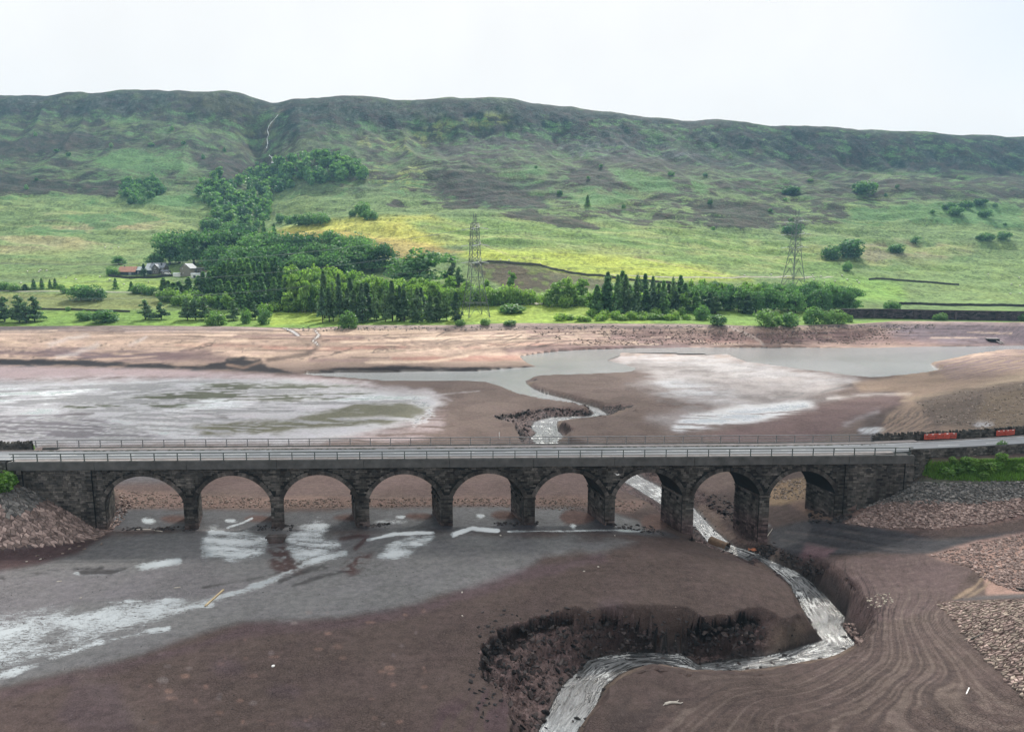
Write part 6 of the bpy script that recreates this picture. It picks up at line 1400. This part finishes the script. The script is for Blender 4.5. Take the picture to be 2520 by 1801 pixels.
# ================================================================ THINGS ON THE ROAD AND THE MUD
M_RED = simple_mat('red_plastic', (.50, .085, .055), .45, .15, 1.5, spec=.5); M_WPL = simple_mat('white_plastic', (.78, .77, .75), .5, .08, 2)
def barrier(s, t, rz, label):
    o_, r_ = road_c(s); x, y = b2w(s, t + o_); b = empty('road_barrier', (x, y, 10.13 + r_), BA + rz, label, 'barrier', None); L = 2.0
    m = MB(); m.box(-L / 2, L / 2, -.04, .04, .86, 1.0); m.box(-L / 2, L / 2, -.04, .04, .60, .66); m.box(-L / 2, L / 2, -.04, .04, .10, .22)
    for q in (-L / 2, L / 2 - .07): m.box(q, q + .07, -.041, .041, .1, 1.0)
    m.build('frame', M_RED, b)
    for k in range(9):
        m = MB(); q = -L / 2 + .2 + k * .2; m.box(q - .035, q + .035, -.025, .025, .2, .88); m.build('bar', M_RED, b)
    for q in (-.55, .55): m = MB(); m.box(q - .16, q + .16, -.05, .05, .88, .985); m.build('reflector', M_WPL, b)
    for q in (-.8, .8): m = MB(); m.box(q - .08, q + .08, -.32, .32, 0, .1); m.build('foot', M_IRON, b)
sB = s_of(2288, 10.5, BW - .9); names = ['red plastic road barrier at the left end of the first group by the wall', 'red plastic road barrier second from left in the first group by the wall', 'red plastic road barrier third from left in the first group by the wall', 'red plastic road barrier at the right end of the first group by the wall']
for k in range(4): barrier(sB + .9 + k * 1.35, BW - .95 + (.14 if k % 2 else 0), R(6 - 4 * k), names[k])
sC = s_of(2455, 10.8, BW + 2.2)
for k, nm in enumerate(('red plastic road barrier on the left of the pair near the right edge', 'red plastic road barrier on the right of the pair near the right edge')): barrier(sC + .9 + k * 1.9, BW - 1.0, R(14), nm)
# rusty pipe end with water spilling from it
M_RUST = simple_mat('rusty_iron', (.13, .085, .055), .8, .4, 2, .4); M_INNER = simple_mat('pipe_dark', (.012, .011, .011), .9, .2, 2)
(x, y, z), = hits([(1772, 1340)], 60); ax = Vector((.72, -.70, -.12)).normalized()
t = empty('pipe', (x, y, z), 0, 'short rusty iron pipe lying across the stream in front of the arches', 'pipe')
L, ro = 2.9, .92; c0 = Vector((-1.5, .5, .35)); u = ax.cross(Vector((0, 0, 1))).normalized(); w = u.cross(ax); n = 20
ringp = lambda c, r: [tuple(c + u * (r * math.cos(2 * math.pi * k / n)) + w * (r * math.sin(2 * math.pi * k / n))) for k in range(n)]
V_ = ringp(c0, ro) + ringp(c0 + ax * L, ro) + ringp(c0 + ax * L, ro - .14) + ringp(c0, ro - .14)
F_ = [(a * n + k, a * n + (k + 1) % n, (a + 1) % 4 * n + (k + 1) % n, (a + 1) % 4 * n + k) for a in range(4) for k in range(n)]
MB().add(V_, F_).build('barrel', M_RUST, t); m = MB(); m.add(ringp(c0 + ax * (L - .5), ro - .15), [tuple(range(n))]); m.build('mouth', M_INNER, t)  # near-black disc in the pipe stands for its shaded inside
m = MB(); m.tube([c0 + ax * (L * .96), c0 + ax * (L + .14)], [ro + .13, ro + .13], 20, False); m.build('collar', M_RUST, t)
m = MB()
pts = [c0 + ax * (L - .4) + u * (.62 * math.cos(a)) + w * (-.35 + .45 * math.sin(a)) for a in np.linspace(0, 2 * math.pi, 13)[:-1]]
m.prism([tuple(p_) for p_ in pts], tuple(ax * .62 + Vector((0, 0, -.25)))); m.build('spilling_water', M_FALL, t)
# crumpled orange sheet
M_ORP = simple_mat('orange_plastic', (.36, .13, .06), .5, .25, 2); (x, y, z), = hits([(1853, 1356)], 60)
m = MB(); q = [[(i * .32 - .7, j * .25 - .25, .18 * math.sin(i * 2.1 + j) + .15 * ((i * 7 + j * 3) % 3) * .5) for i in range(5)] for j in range(3)]; V_ = [p_ for r_ in q for p_ in r_]
m.add(V_ + [(a, b, c - .06) for a, b, c in V_], [(j * 5 + i, j * 5 + i + 1, j * 5 + i + 6, j * 5 + i + 5) for j in range(2) for i in range(4)] + [(15 + j * 5 + i + 5, 15 + j * 5 + i + 6, 15 + j * 5 + i + 1, 15 + j * 5 + i) for j in range(2) for i in range(4)])
o = m.build('plastic_sheet', M_ORP); o.location = (x, y, z + .25); o.rotation_euler = (R(20), R(-8), R(-20)); tag(o, 'crumpled orange plastic sheet stranded at the edge of the stream', 'sheet')
# timbers, posts, litter
M_WOODY = simple_mat('pale_timber', (.42, .33, .20), .85, .3, 2); M_DRIFT = simple_mat('bleached_driftwood', (.46, .42, .37), .85, .3, 3); M_WETW = simple_mat('dark_wet_wood', (.035, .028, .024), .7, .4, 2)
def lying(name, pa, pb, r, mat, label, cat, sect=4, lift=.0, g=None):
    A, B = hits([pa, pb], 45); d = B - A; o = empty(name, tuple(A), 0, label, cat, g); m = MB()
    if sect == 4: m.beam((0, 0, r * .6 + lift), (d[0], d[1], d[2] + r * .6 + lift), r * 1.6, r)
    else:
        m.tube([(0, 0, r * .6), tuple(d * .35 + np.array([.02, .05, r * .8])), tuple(d * .7 + np.array([.03, -.04, r * .7])), tuple(d + np.array([0, 0, r * .5]))], [r, r * .9, r * .75, r * .4], 8)
    m.build('trunk' if sect != 4 else 'plank', mat, o); return o
lying('timber', (505,1492), (550,1452), .14, M_WOODY, 'long pale yellow timber lying diagonally on the wet mud', 'timber')
dw = lying('driftwood', (1637,1733), (1668,1727), .13, M_DRIFT, 'bleached forked driftwood log on the dark mud below the river bend', 'driftwood', 8)
m = MB(); c = Vector((1.0, .15, .1)); m.tube([c, c + Vector((.45, -.15, .05)), c + Vector((.75, .05, .02))], [.08, .06, .02], 6); m.tube([c, c + Vector((.4, .3, .1))], [.07, .02], 6); m.tube([(0, 0, .08), (-.25, -.18, .03)], [.08, .02], 6); m.build('branch', M_DRIFT, dw)
lying('post', (2378,1707), (2385,1692), .055, M_WPL, 'short white post lying on the mud near the lower right corner', 'post')
lying('timber', (2386,1574), (2422,1559), .10, M_WETW, 'dark timber lying across the pitched stones on the right', 'timber')
lying('timber', (2503,1450), (2535,1456), .22, M_WETW, 'dark plank by the stones at the right edge', 'timber')
for a, b, l in (((1887,1322),(1901,1300),'lighter stick'),((1882,1326),(1893,1304),'darker stick')): lying('stick', a, b, .07, M_DRIFT if l[0] == 'l' else M_WETW, l + ' leaning against the foot of the last pier on the right', 'stick', 8)
for i, (a, b, l) in enumerate((((140,1431),(152,1430),'pale wood scrap on the mud left of the white stream line'),((428,1447),(444,1445),'thin wood strip on the cracked mud above the yellow timber'),((335,1303),(372,1303),'pale plank beside the foot of the first pier'),((380,1305),(400,1308),'short plank in the rubble left of the first pier'))): lying('plank', a, b, .07, M_DRIFT, l, 'plank')
G = hits([(672,1639),(198,1472),(1137,1458),(1138,1516),(1232,1318),(66,1382),(100,1376),(1513,1318),(1472,1395),(1437,1406)], 45)
LB = ['round white plastic lid on the brown mud in the lower left', 'white flat scrap on the purple mud at the left', 'tiny white scrap on the brown mud beyond the dark crater', 'white scrap left of the dark crater rim', 'flat white scrap on the mud in front of the fifth pier', 'white scrap just below the left pitched slope', 'small white scrap right below the left pitched slope', 'pinkish white scrap in front of the seventh arch', 'pale scrap on the mud right of centre', 'small pale scrap on the mud left of the paired one']
for i, (x, y, z) in enumerate(G):
    o = empty('litter', (x, y, z), i * .7, LB[i], 'litter'); m = MB(); r_ = .17 if i == 0 else .11
    m.prism([(r_ * math.cos(a) * (1.4 if i else 1), r_ * math.sin(a) * (.6 if i % 2 else 1), .01) for a in np.linspace(0, 6.283, 9)[:-1]], (0.02, 0, .09)); m.build('scrap', M_WPL if i == 0 else M_DRIFT, o)
(x, y, z), = hits([(1229, 1078)], 115); o = empty('marker_post', (x, y, z), 0, 'small white marker post on the mud just beyond the far railing', 'post'); m = MB(); m.tube([(0, 0, -.3), (0, 0, 1.3)], .09, 8); m.build('post', M_WPL, o); m = MB(); m.tube([(0, 0, 1.3), (0, 0, 1.42)], [.11, .06], 8); m.build('cap', M_WPL, o)
# dark broken stone trough standing in the shallow pool
(x, y, z), = hits([(681, 1334)], 60); o = empty('stone_block', (x, y, z), R(2), 'dark boat shaped stone block standing in the shallow pool by the second pier', 'stone'); m = MB()
m.prism([(-1.5, -.55, .75), (-1.3, .5, .75), (1.35, .5, .8), (1.55, -.5, .8)], (0, 0, .28)); m.build('slab', M_GRIT, o); m = MB(); m.hexa([(xx * k, yy * k, zz) for zz, k in ((-.3, .7), (.76, .95)) for yy in (-.5, .45) for xx in (-1.35, 1.35)]); m.build('base', M_GRIT, o)
# gull in flight in front of the bridge
u_, ry_, rz_ = ray(1519, 1168); tt_ = 98.0; o = empty('gull', (u_ * tt_, ry_ * tt_, CAM_H + rz_ * tt_), R(130), 'white gull gliding in front of the seventh arch', 'gull'); o.rotation_euler = (R(20), R(8), R(130))
m = MB(); nr = 10; prof = [(-.30, .01), (-.2, .045), (-.05, .075), (.08, .07), (.16, .05), (.22, .045), (.26, .02), (.30, .004)]
Vg = [(a, r_ * math.cos(6.283 * k / nr), r_ * math.sin(6.283 * k / nr) * .9) for a, r_ in prof for k in range(nr)]; Fg = [(i * nr + k, i * nr + (k + 1) % nr, (i + 1) * nr + (k + 1) % nr, (i + 1) * nr + k) for i in range(len(prof) - 1) for k in range(nr)]
b0 = len(Vg)
for sg in (-1, 1):
    wng = [(.10, .05, .02), (-.08, .05, .02), (.13, .35, .14), (-.06, .35, .13), (.02, .72, .10), (-.03, .70, .095)]; bb = len(Vg)
    Vg += [(a, sg * b, c) for a, b, c in wng] + [(a, sg * b, c - .012) for a, b, c in wng]
    for q in ((0, 1, 3, 2), (2, 3, 5, 4)): Fg += [tuple(bb + k for k in q), tuple(bb + 6 + k for k in q[::-1])]
    Fg += [(bb, bb + 2, bb + 8, bb + 6), (bb + 2, bb + 4, bb + 10, bb + 8), (bb + 1, bb + 7, bb + 9, bb + 3), (bb + 3, bb + 9, bb + 11, bb + 5), (bb + 4, bb + 5, bb + 11, bb + 10)]
bb = len(Vg); Vg += [(-.28, -.03, 0), (-.28, .03, 0), (-.42, .09, 0), (-.42, -.09, 0), (-.28, 0, -.012)]; Fg += [(bb, bb + 1, bb + 2, bb + 3), (bb, bb + 3, bb + 4), (bb + 2, bb + 1, bb + 4), (bb + 3, bb + 2, bb + 4)]
MB().add(Vg, Fg).build('body', M_WPL, o)
# floodgate grating in the far right shore
(x, y, z), = hits([(2446, 842)], 300); o = empty('outfall', (x, y, z), R(-10), 'small dark outfall opening with sloping side beams on the far right shore', 'outfall'); m = MB(); m.box(-2.5, 2.5, -.2, 3.5, -.5, 1.5); m.build('opening', M_INNER, o); m = MB(); m.beam((1.8, -3.5, -.3), (.2, 3, 1.7), .5); m.build('beam', M_CONC2, o); m = MB(); m.beam((3.2, -3.2, -.2), (1.6, 3, 1.7), .5); m.build('beam', M_CONC2, o); m = MB(); m.box(-2.9, 2.9, .6, 3.6, 1.5, 1.9); m.build('lintel', M_CONC2, o)  # solid near-black box stands for the shade inside the opening

# ================================================================ STONES
kr = np.random.default_rng(77)
M_ST_P = stone_mat('pinkish_stone', (.145, .106, .096), (.30, .226, .202), .45, False); M_ST_G = stone_mat('grey_stone', (.085, .083, .082), (.17, .16, .15), .45, False); M_ST_D = stone_mat('dark_stone', (.030, .029, .030), (.065, .056, .055), .4, False); M_ST_B = stone_mat('pale_bank_stone', (.12, .095, .085), (.23, .18, .15), .4, False)
M_ST_T = stone_mat('tan_stone', (.15, .120, .102), (.30, .245, .205), .45, False); M_ST_W = stone_mat('pale_stone', (.30, .27, .22), (.48, .43, .36), .3, False)
def rock_np(n=1):
    bm = bmesh.new(); pts = kr.normal(0, 1, (11, 3)); pts /= np.linalg.norm(pts, axis=1)[:, None]; pts *= kr.uniform(.75, 1.1, (11, 1)); pts[:, 2] *= .45; pts[:, 1] *= .72
    vs_ = [bm.verts.new(p_) for p_ in pts]; bmesh.ops.convex_hull(bm, input=vs_); bmesh.ops.delete(bm, geom=[v for v in bm.verts if not v.link_faces], context='VERTS'); bm.verts.index_update()
    V_ = np.array([v.co[:] for v in bm.verts]); F_ = np.array([[v.index for v in f.verts] for f in bm.faces if len(f.verts) == 3]); bm.free(); return V_, F_
ROCKS = [rock_np() for _ in range(8)]
def rock_meshes(mat):
    out = []
    for V_, F_ in ROCKS: o = mesh_np('stone', V_, F_, mat); out.append(o.data); bpy.data.objects.remove(o)
    return out
def loose(poly, n, smin, smax, mat, big, label, group, stuff_label, pw=2.0, zoff=.25, dens=None, big_min=0.0):
    """scatter of loose stones: the largest as single objects, the rest as stuff"""
    Q = scatter_fast(poly, n)
    if dens is not None: Q = Q[dens(Q)]
    G = hits(Q, 45); S = smin + (smax - smin) * kr.random(len(G)) ** pw; a = kr.uniform(0, 6.28, len(G)); tl = kr.normal(0, .22, (len(G), 2)); idx = kr.integers(0, 8, len(G))
    o_ = np.argsort(-np.where((Q[:, 0] > 4) & (Q[:, 0] < 2516), S, 0))[:big]; isb = np.zeros(len(G), bool); isb[o_] = True; Ms = rock_meshes(mat) if big else None
    for i in o_:
        o = link('stone', Ms[idx[i]], None, (G[i, 0], G[i, 1], G[i, 2] + S[i] * .12)); o.rotation_euler = (tl[i, 0], tl[i, 1], a[i]); o.scale = (S[i],) * 3; tag(o, label, 'stone', group)
    VV, FF, nb = [], [], 0
    for i in np.nonzero(~isb)[0]:
        V_, F_ = ROCKS[idx[i]]; c, s = math.cos(a[i]), math.sin(a[i]); P_ = V_ * S[i]; P_ = np.stack([P_[:, 0] * c - P_[:, 1] * s, P_[:, 0] * s + P_[:, 1] * c, P_[:, 2] + P_[:, 0] * tl[i, 0] * .6], 1) + G[i] + np.array([0, 0, S[i] * .1])
        VV.append(P_); FF.append(F_ + nb); nb += len(V_)
    if VV: tag(mesh_np('stones', np.concatenate(VV), np.concatenate(FF), mat), stuff_label, None, None, 'stuff')
def pitching(name, poly, cell, mat, label, keep=300, jit=.32, thick=.28, gap=.045, lift=.10, mat2=None, split=None):
    """hand laid stones: an irregular net of flat stones on the slope, dark joints between"""
    P = np.array(poly, float); W = hits(P, 45); xy = W[:, :2]; lo, hi = xy.min(0), xy.max(0); nx, ny = int((hi[0] - lo[0]) / cell) + 2, int((hi[1] - lo[1]) / (cell * .72)) + 2
    gx = lo[0] + np.arange(nx + 1) * cell; gy = lo[1] + np.arange(ny + 1) * cell * .72; X, Y = np.meshgrid(gx, gy); X = X + (np.arange(ny + 1)[:, None] % 2) * cell * .5 + kr.uniform(-jit, jit, X.shape) * cell; Y = Y + kr.uniform(-jit, jit, Y.shape) * cell * .72
    Z = fast_z(X, Y); base = link(name, None); base['label'] = label; base['category'] = 'stone slope'; base.location = (W[:, 0].mean(), W[:, 1].mean(), W[:, 2].mean()); o0 = np.array(base.location)
    st = []
    for j in range(ny):
        for i in range(nx):
            q = [(j, i), (j, i + 1), (j + 1, i + 1), (j + 1, i)]; C = np.array([[X[a], Y[a], Z[a]] for a in q]); c = C.mean(0)
            if poly_dist(c[:1], c[1:2], xy)[0][0] < 0 or kr.random() < .03: continue
            k = kr.integers(0, 4); C = np.insert(C, k + 1, (C[k] + C[(k + 1) % 4]) / 2 + (C[k] - c) * kr.uniform(-.1, .25), 0)
            d = c - C; L = np.linalg.norm(d, axis=1)[:, None]; T = C + d / L * (gap + kr.uniform(0, .05, (5, 1))); B = C + d / L * gap * .5
            T[:, 2] += lift + kr.uniform(-.05, .07) + kr.normal(0, .03) * (T[:, 0] - c[0]); B[:, 2] -= thick; st.append((np.linalg.norm(C[0] - C[2]) / np.linalg.norm(c - np.array([0, 0, 40])) * (0 < proj(*c)[0] < 2520), np.concatenate([T, B]) - o0, c))
    F5 = [(0, 1, 2, 3, 4)]; F4 = [(k, 5 + k, 5 + (k + 1) % 5, (k + 1) % 5) for k in range(5)]
    st.sort(key=lambda s_: -s_[0]); MBs = MB(); MB2 = MB()
    for n_i, (sz, V_, c) in enumerate(st):
        m_ = mat2 if (split is not None and split(c)) else mat
        if n_i < keep: MB().add(V_, F5 + F4).build('stone', m_, base)
        else: (MB2 if m_ is mat2 and mat2 is not None else MBs).add(V_, F5 + F4)
    for b_, mm_ in ((MBs, mat), (MB2, mat2)):
        if b_.n: tag(b_.build('stone', mm_, base), kind='stuff')
    return len(st)
NP1 = pitching('stone_pitching', [(-330,1225),(-40,1212),(30,1198),(60,1196),(120,1222),(180,1258),(240,1290),(272,1308),(240,1326),(180,1336),(120,1346),(40,1352),(-40,1356),(-330,1366)], .56, M_ST_P, 'sloping cone of pinkish pitched stones at the left end of the bridge', mat2=M_ST_G, split=lambda c: c[2] > 4.6 + 1.2 * math.sin(c[0] * .8))
NP2 = pitching('stone_pitching', [(2306,1486),(2360,1480),(2440,1478),(2560,1476),(2900,1470),(2900,1900),(2640,1830),(2530,1735),(2460,1660),(2380,1575)], .37, M_ST_T, 'slope of tan pitched stones at the lower right', mat2=M_ST_P, split=lambda c: kr.random() < .5)
loose([(2080,1288),(2110,1262),(2160,1236),(2300,1232),(2420,1240),(2540,1220),(2860,1216),(2860,1262),(2540,1262),(2420,1288),(2300,1300),(2180,1300)], 5600, .11, .46, M_ST_P, 50, 'loose pinkish stone in the scree right of the bridge', 'stones of the lower scree', 'loose pinkish scree right of the bridge', 1.6)
loose([(2085,1262),(2110,1240),(2170,1206),(2250,1188),(2540,1186),(2860,1184),(2860,1220),(2540,1222),(2400,1240),(2250,1240),(2160,1240)], 3300, .12, .48, M_ST_G, 45, 'loose grey stone in the upper scree below the grassy bank', 'stones of the upper scree', 'loose grey scree below the grassy bank', 1.6)
loose([(2290,1368),(2400,1335),(2540,1312),(2860,1300),(2860,1462),(2500,1455),(2420,1425),(2385,1395)], 7600, .09, .36, M_ST_P, 40, 'loose slab on the stony mound at the right edge', 'stones of the right mound', 'loose slabs of the stony mound at the right edge', 1.8)
loose([(285,1206),(700,1228),(1000,1226),(1450,1224),(1590,1238),(1560,1262),(1200,1246),(700,1248),(310,1252)], 2600, .10, .34, M_ST_B, 0, '', '', 'band of pale pebbles on the bed behind the arches', 2)
loose([(255,1240),(300,1215),(330,1235),(300,1290),(255,1312)], 260, .14, .45, M_ST_P, 12, 'loose stone in the rubble beside the left abutment', 'rubble beside the left abutment', 'rubble beside the left abutment', 1.5)
for i, q in enumerate(([(628,1292),(722,1292),(716,1306),(634,1306)], [(1215,1284),(1325,1284),(1320,1294),(1220,1294)], [(300,1298),(480,1296),(480,1306),(300,1306)], [(1500,1288),(1600,1292),(1640,1318),(1520,1300)], [(880,1288),(960,1288),(950,1298),(880,1298)])):
    nm = ('second pier', 'sixth pier', 'first pier', 'seventh pier', 'fourth pier')[i]
    loose(q, 60, .14, .45, M_ST_D, 8, 'dark stone in the rubble at the foot of the ' + nm, 'rubble at the ' + nm, 'dark rubble at the foot of the ' + nm, 1.5)
loose([(1990,1262),(2060,1250),(2100,1262),(2090,1284),(2040,1290),(1990,1284)], 60, .2, .7, M_ST_D, 12, 'dark block in the heap at the foot of the right abutment', 'blocks at the right abutment', 'dark rubble at the right abutment', 1.2)
(x, y, z), = hits([(2088, 1256)], 60); m = MB(); m.hexa([(xx, yy, zz + .25 * xx) for zz in (0, .35) for yy in (-.8, .8) for xx in (-1.1, 1.1)]); o = m.build('stone_slab', M_ST_P); o.location = (x, y, z + .5); o.rotation_euler = (R(24), 0, R(-35)); tag(o, 'large tilted square slab at the foot of the right abutment', 'stone')
loose([(1750,1215),(1830,1225),(1860,1270),(1800,1290),(1740,1250)], 130, .18, .6, M_ST_D, 10, 'dark stone in the debris beside the stream under the eighth arch', 'debris under the eighth arch', 'debris beside the stream under the eighth arch', 1.5)
loose([(1900,1186),(1985,1176),(1985,1226),(1905,1232)], 300, .1, .4, M_ST_T, 8, 'tan stone on the bank seen through the last arch', 'stones behind the last arch', 'stones on the bank behind the last arch', 1.8)
loose([(2120,1470),(2190,1455),(2200,1482),(2140,1500)], 46, .09, .26, M_ST_W, 20, 'pale stone in the small white cluster on the purple bank', 'white stone cluster on the purple bank', 'pale chips on the purple bank', 1.2)
loose([(2075,1535),(2095,1530),(2125,1580),(2110,1590)], 60, .2, .5, M_ST_P, 12, 'block of the old stone edging beside the stream bend', 'stone edging at the stream bend', 'stone edging beside the stream bend', 1)
loose([(260,1318),(300,1310),(240,1345),(150,1368),(60,1385),(60,1372),(180,1348)], 26, .1, .38, M_ST_B, 15, 'stray stone on the red mud below the left pitched slope', 'stray stones below the left slope', 'stray stones', 1.2)
loose([(0,1400),(900,1320),(1700,1440),(1000,1500),(600,1780),(0,1780)], 260, .03, .13, M_ST_D, 0, '', '', 'small dark clods scattered on the mud', 2)
loose([(1100,1300),(2250,1500),(2300,1780),(1600,1780),(1900,1640),(1200,1420)], 200, .03, .12, M_ST_B, 0, '', '', 'pale chips scattered on the mud', 2)
loose([(2250,992),(2350,964),(2480,947),(2540,940),(2800,930),(2800,1070),(2400,1055),(2300,1040)], 3000, .12, .45, M_ST_T, 15, 'tan stone on the rocky bank behind the road on the right', 'stones on the right bank behind the road', 'stony bank behind the road on the right', 2)
loose([(1300,815),(1700,812),(2250,808),(2250,848),(1700,848),(1400,850)], 2600, .25, .9, M_ST_B, 0, '', '', 'stones strewn over the far shore', 2.5, dens=lambda Q: (fbm(Q[:, 0] / 60, Q[:, 1] / 12, 91, 3) > -.1))
loose([(700,806),(2300,798),(2300,808),(1300,812),(700,816)], 900, .25, .8, M_ST_G, 0, '', '', 'grey boulder line at the top of the far shore', 2)
loose([(1180,1490),(1500,1500),(1900,1545),(1700,1600),(1300,1700),(1200,1790),(1150,1700)], 520, .08, .45, M_ST_D, 12, 'dark peat clod fallen from the bank of the crater', 'fallen peat clods in the crater', 'fallen peat clods on the crater floor', 2)
loose([(1870,1340),(1950,1365),(2010,1380),(1990,1410),(1930,1385)], 160, .1, .5, M_ST_D, 8, 'black clod on the broken bank right of the stream', 'black clods right of the stream', 'black clods on the broken stream bank', 1.6)

# stones in the stream margins
_ws = WPOLY[(WPOLY[:, 1] < 130)]; Qs = []
for a, b in zip(WPOLY, np.roll(WPOLY, -1, 0)):
    if max(a[1], b[1]) > 132 or min(a[1], b[1]) < 50: continue
    for t in np.arange(0, 1, .9 / max(.9, np.hypot(*(b - a)))):
        if kr.random() < .8: Qs.append(a + (b - a) * t + kr.normal(0, .45, 2))
        if kr.random() < .5: Qs.append(a + (b - a) * t + kr.normal(0, 1.5, 2))
Qs = np.array(Qs); Zs = fast_z(Qs[:, 0], Qs[:, 1]); VV, FF, nb = [], [], 0
for (x, y), z in zip(Qs, Zs):
    V_, F_ = ROCKS[kr.integers(8)]; s = .12 + .38 * kr.random() ** 2.5; a = kr.uniform(0, 6.28); c_, s_ = math.cos(a), math.sin(a); zz = max(z, water_z(y) - .05)
    VV.append(np.stack([V_[:, 0] * s * c_ - V_[:, 1] * s * s_ + x, V_[:, 0] * s * s_ + V_[:, 1] * s * c_ + y, V_[:, 2] * s + zz], 1)); FF.append(F_ + nb); nb += len(V_)
tag(mesh_np('stones', np.concatenate(VV), np.concatenate(FF), M_ST_D), 'dark wet stones along the margins of the stream', None, None, 'stuff')

# slumped peat: broken blocks along the rim and down the face of the cut banks
M_CLOD = stone_mat('peat_block', (.016, .016, .017), (.060, .050, .048), .5, False); M_CLODR = stone_mat('silt_block', (.050, .041, .041), (.105, .086, .082), .4, False)
def clods(P, n, poly_px, seed, mats, smin, smax, label, deep=(.0, 1.0), sel=None):
    global kr
    r_ = np.random.default_rng(seed); kr = r_; Q = scatter_fast(poly_px, n); G = hits(Q, 45); x, y, z = G.T
    zb, zm, dw, cl, bk = bed_z(x, y, True); ok = (cl > .45) & (bk > deep[0]) & (bk < deep[1]); G = G[ok]; bk = bk[ok]
    S = smin + (smax - smin) * r_.random(len(G)) ** 2.2; S *= np.where(bk < .12, 1.15, 1.0); bins = {0: ([], []), 1: ([], [])}; nb = [0, 0]
    for i in range(len(G)):
        V_, F_ = ROCKS[r_.integers(8)]; a = r_.uniform(0, 6.28); c_, s_ = math.cos(a), math.sin(a); k = int(r_.random() < (mats[2] if bk[i] > .14 else .06) * (1 if fbm(G[i, 0:1] / 3.5, G[i, 1:2] / 3.5, 95, 2)[0] > -.15 else .15)); sz = S[i] * np.array([1, .9, 1.5])
        W = V_ * sz; tl = r_.normal(0, .35); W = np.stack([W[:, 0] * c_ - W[:, 1] * s_, W[:, 0] * s_ + W[:, 1] * c_, W[:, 2] + W[:, 0] * tl], 1) + G[i] + np.array([0, 0, -.05 * S[i]])
        bins[k][0].append(W); bins[k][1].append(F_ + nb[k]); nb[k] += len(V_)
    for k in (0, 1):
        if bins[k][0]: tag(mesh_np('peat_blocks' if k == 0 else 'silt_blocks', np.concatenate(bins[k][0]), np.concatenate(bins[k][1]), mats[k]), label, None, None, 'stuff')
_cr = [(1160,1640),(1175,1560),(1240,1510),(1380,1485),(1520,1475),(1700,1490),(1830,1485),(1900,1520),(1900,1600),(1700,1640),(1500,1640),(1420,1700),(1330,1801),(1230,1801),(1200,1720)]
clods(None, 1100, _cr, 5, (M_CLOD, M_CLODR, .6), .10, .60, 'slumped peat and silt blocks lining the cut bank of the crater')
clods(None, 700, [(1840,1325),(1900,1330),(2020,1375),(2030,1410),(1960,1420),(1880,1370)], 6, (M_CLOD, M_CLODR, .15), .15, .6, 'black peat blocks on the broken bank right of the stream')
clods(None, 420, cE((1000,650),(1360,590),(1660,590),(1700,650),(1280,720),(1300,820),(1180,830)) , 8, (M_CLOD, M_CLODR, .2), .2, .7, 'peat blocks on the cut banks beyond the bridge')
# ================================================================ HAZE AND UNSEEN SHADE CLOUDS
hz_m = NT('haze'); pv = hz_m.n('ShaderNodeVolumePrincipled', {'Color': (.38, .70, 1.0, 1), 'Density': 0.00011, 'Anisotropy': 0.1}); hz_m.l(pv.outputs[0], hz_m.out.inputs['Volume'])
m = MB(); m.box(-7000, 7000, -400, 6600, min(Zg.min() - 2, -9), Zg.max() + 8); haze = m.build('haze', hz_m.m); tag(haze, 'thin blue valley haze', None, None, 'stuff')
def shade_cloud_mat():
    k = NT('cloud'); d = k.n('ShaderNodeBsdfDiffuse', {'Color': (.9, .9, .9, 1)}); t = k.n('ShaderNodeBsdfTranslucent', {'Color': (.9, .9, .9, 1)}); x = k.n('ShaderNodeMixShader', {0: .75, 1: d.outputs[0], 2: t.outputs[0]})
    y = k.n('ShaderNodeMixShader', {0: .20, 1: k.n('ShaderNodeBsdfTransparent').outputs[0], 2: x.outputs[0]}); k.l(y.outputs[0], k.out.inputs['Surface']); return k.m
M_SHADE_CLOUD = shade_cloud_mat()
def cloud(cx, cy, rx, ry, H_, n, label, seed):  # unseen cloud added to block the sun over one patch of ground
    """cloud that shades the ground ellipse (cx,cy,rx,ry): puffs set along the sun's direction at height H_"""
    r_ = np.random.default_rng(seed); sx, sy = cx + sunv.x / sunv.z * H_, cy + sunv.y / sunv.z * H_
    bm = bmesh.new(); bmesh.ops.create_icosphere(bm, subdivisions=2, radius=1); V0 = np.array([v.co[:] for v in bm.verts]); F0 = np.array([[v.index for v in f.verts] for f in bm.faces]); bm.free(); VV, FF = [], []
    for k in range(n):
        a = r_.uniform(0, 6.28); q = math.sqrt(r_.random()); s = r_.uniform(.16, .32) * min(rx, ry); s2 = s * (1.15 - .5 * q)
        c = np.array([q * rx * math.cos(a), q * ry * math.sin(a), r_.uniform(-.2, .5) * s2]); VV.append(V0 * np.array([s2, s2, s2 * .55]) * (1 + .12 * r_.normal(0, 1, (len(V0), 1))) + c); FF.append(F0 + k * len(V0))
    o = mesh_np('cloud', np.concatenate(VV), np.concatenate(FF), M_SHADE_CLOUD, smooth=True); o.location = (sx, sy, H_); return tag(o, label, None, None, 'structure')
cloud(10, 130, 340, 150, 640, 95, 'broad cloud out of view, added to shade the bridge and near mud', 1)
cloud(560, 1060, 430, 190, 760, 60, 'broad cloud out of view, added to shade the right hand moor', 2)
cloud(-560, 1130, 260, 90, 760, 60, 'smaller cloud out of view, added to shade the left hand edge of the moor', 3)
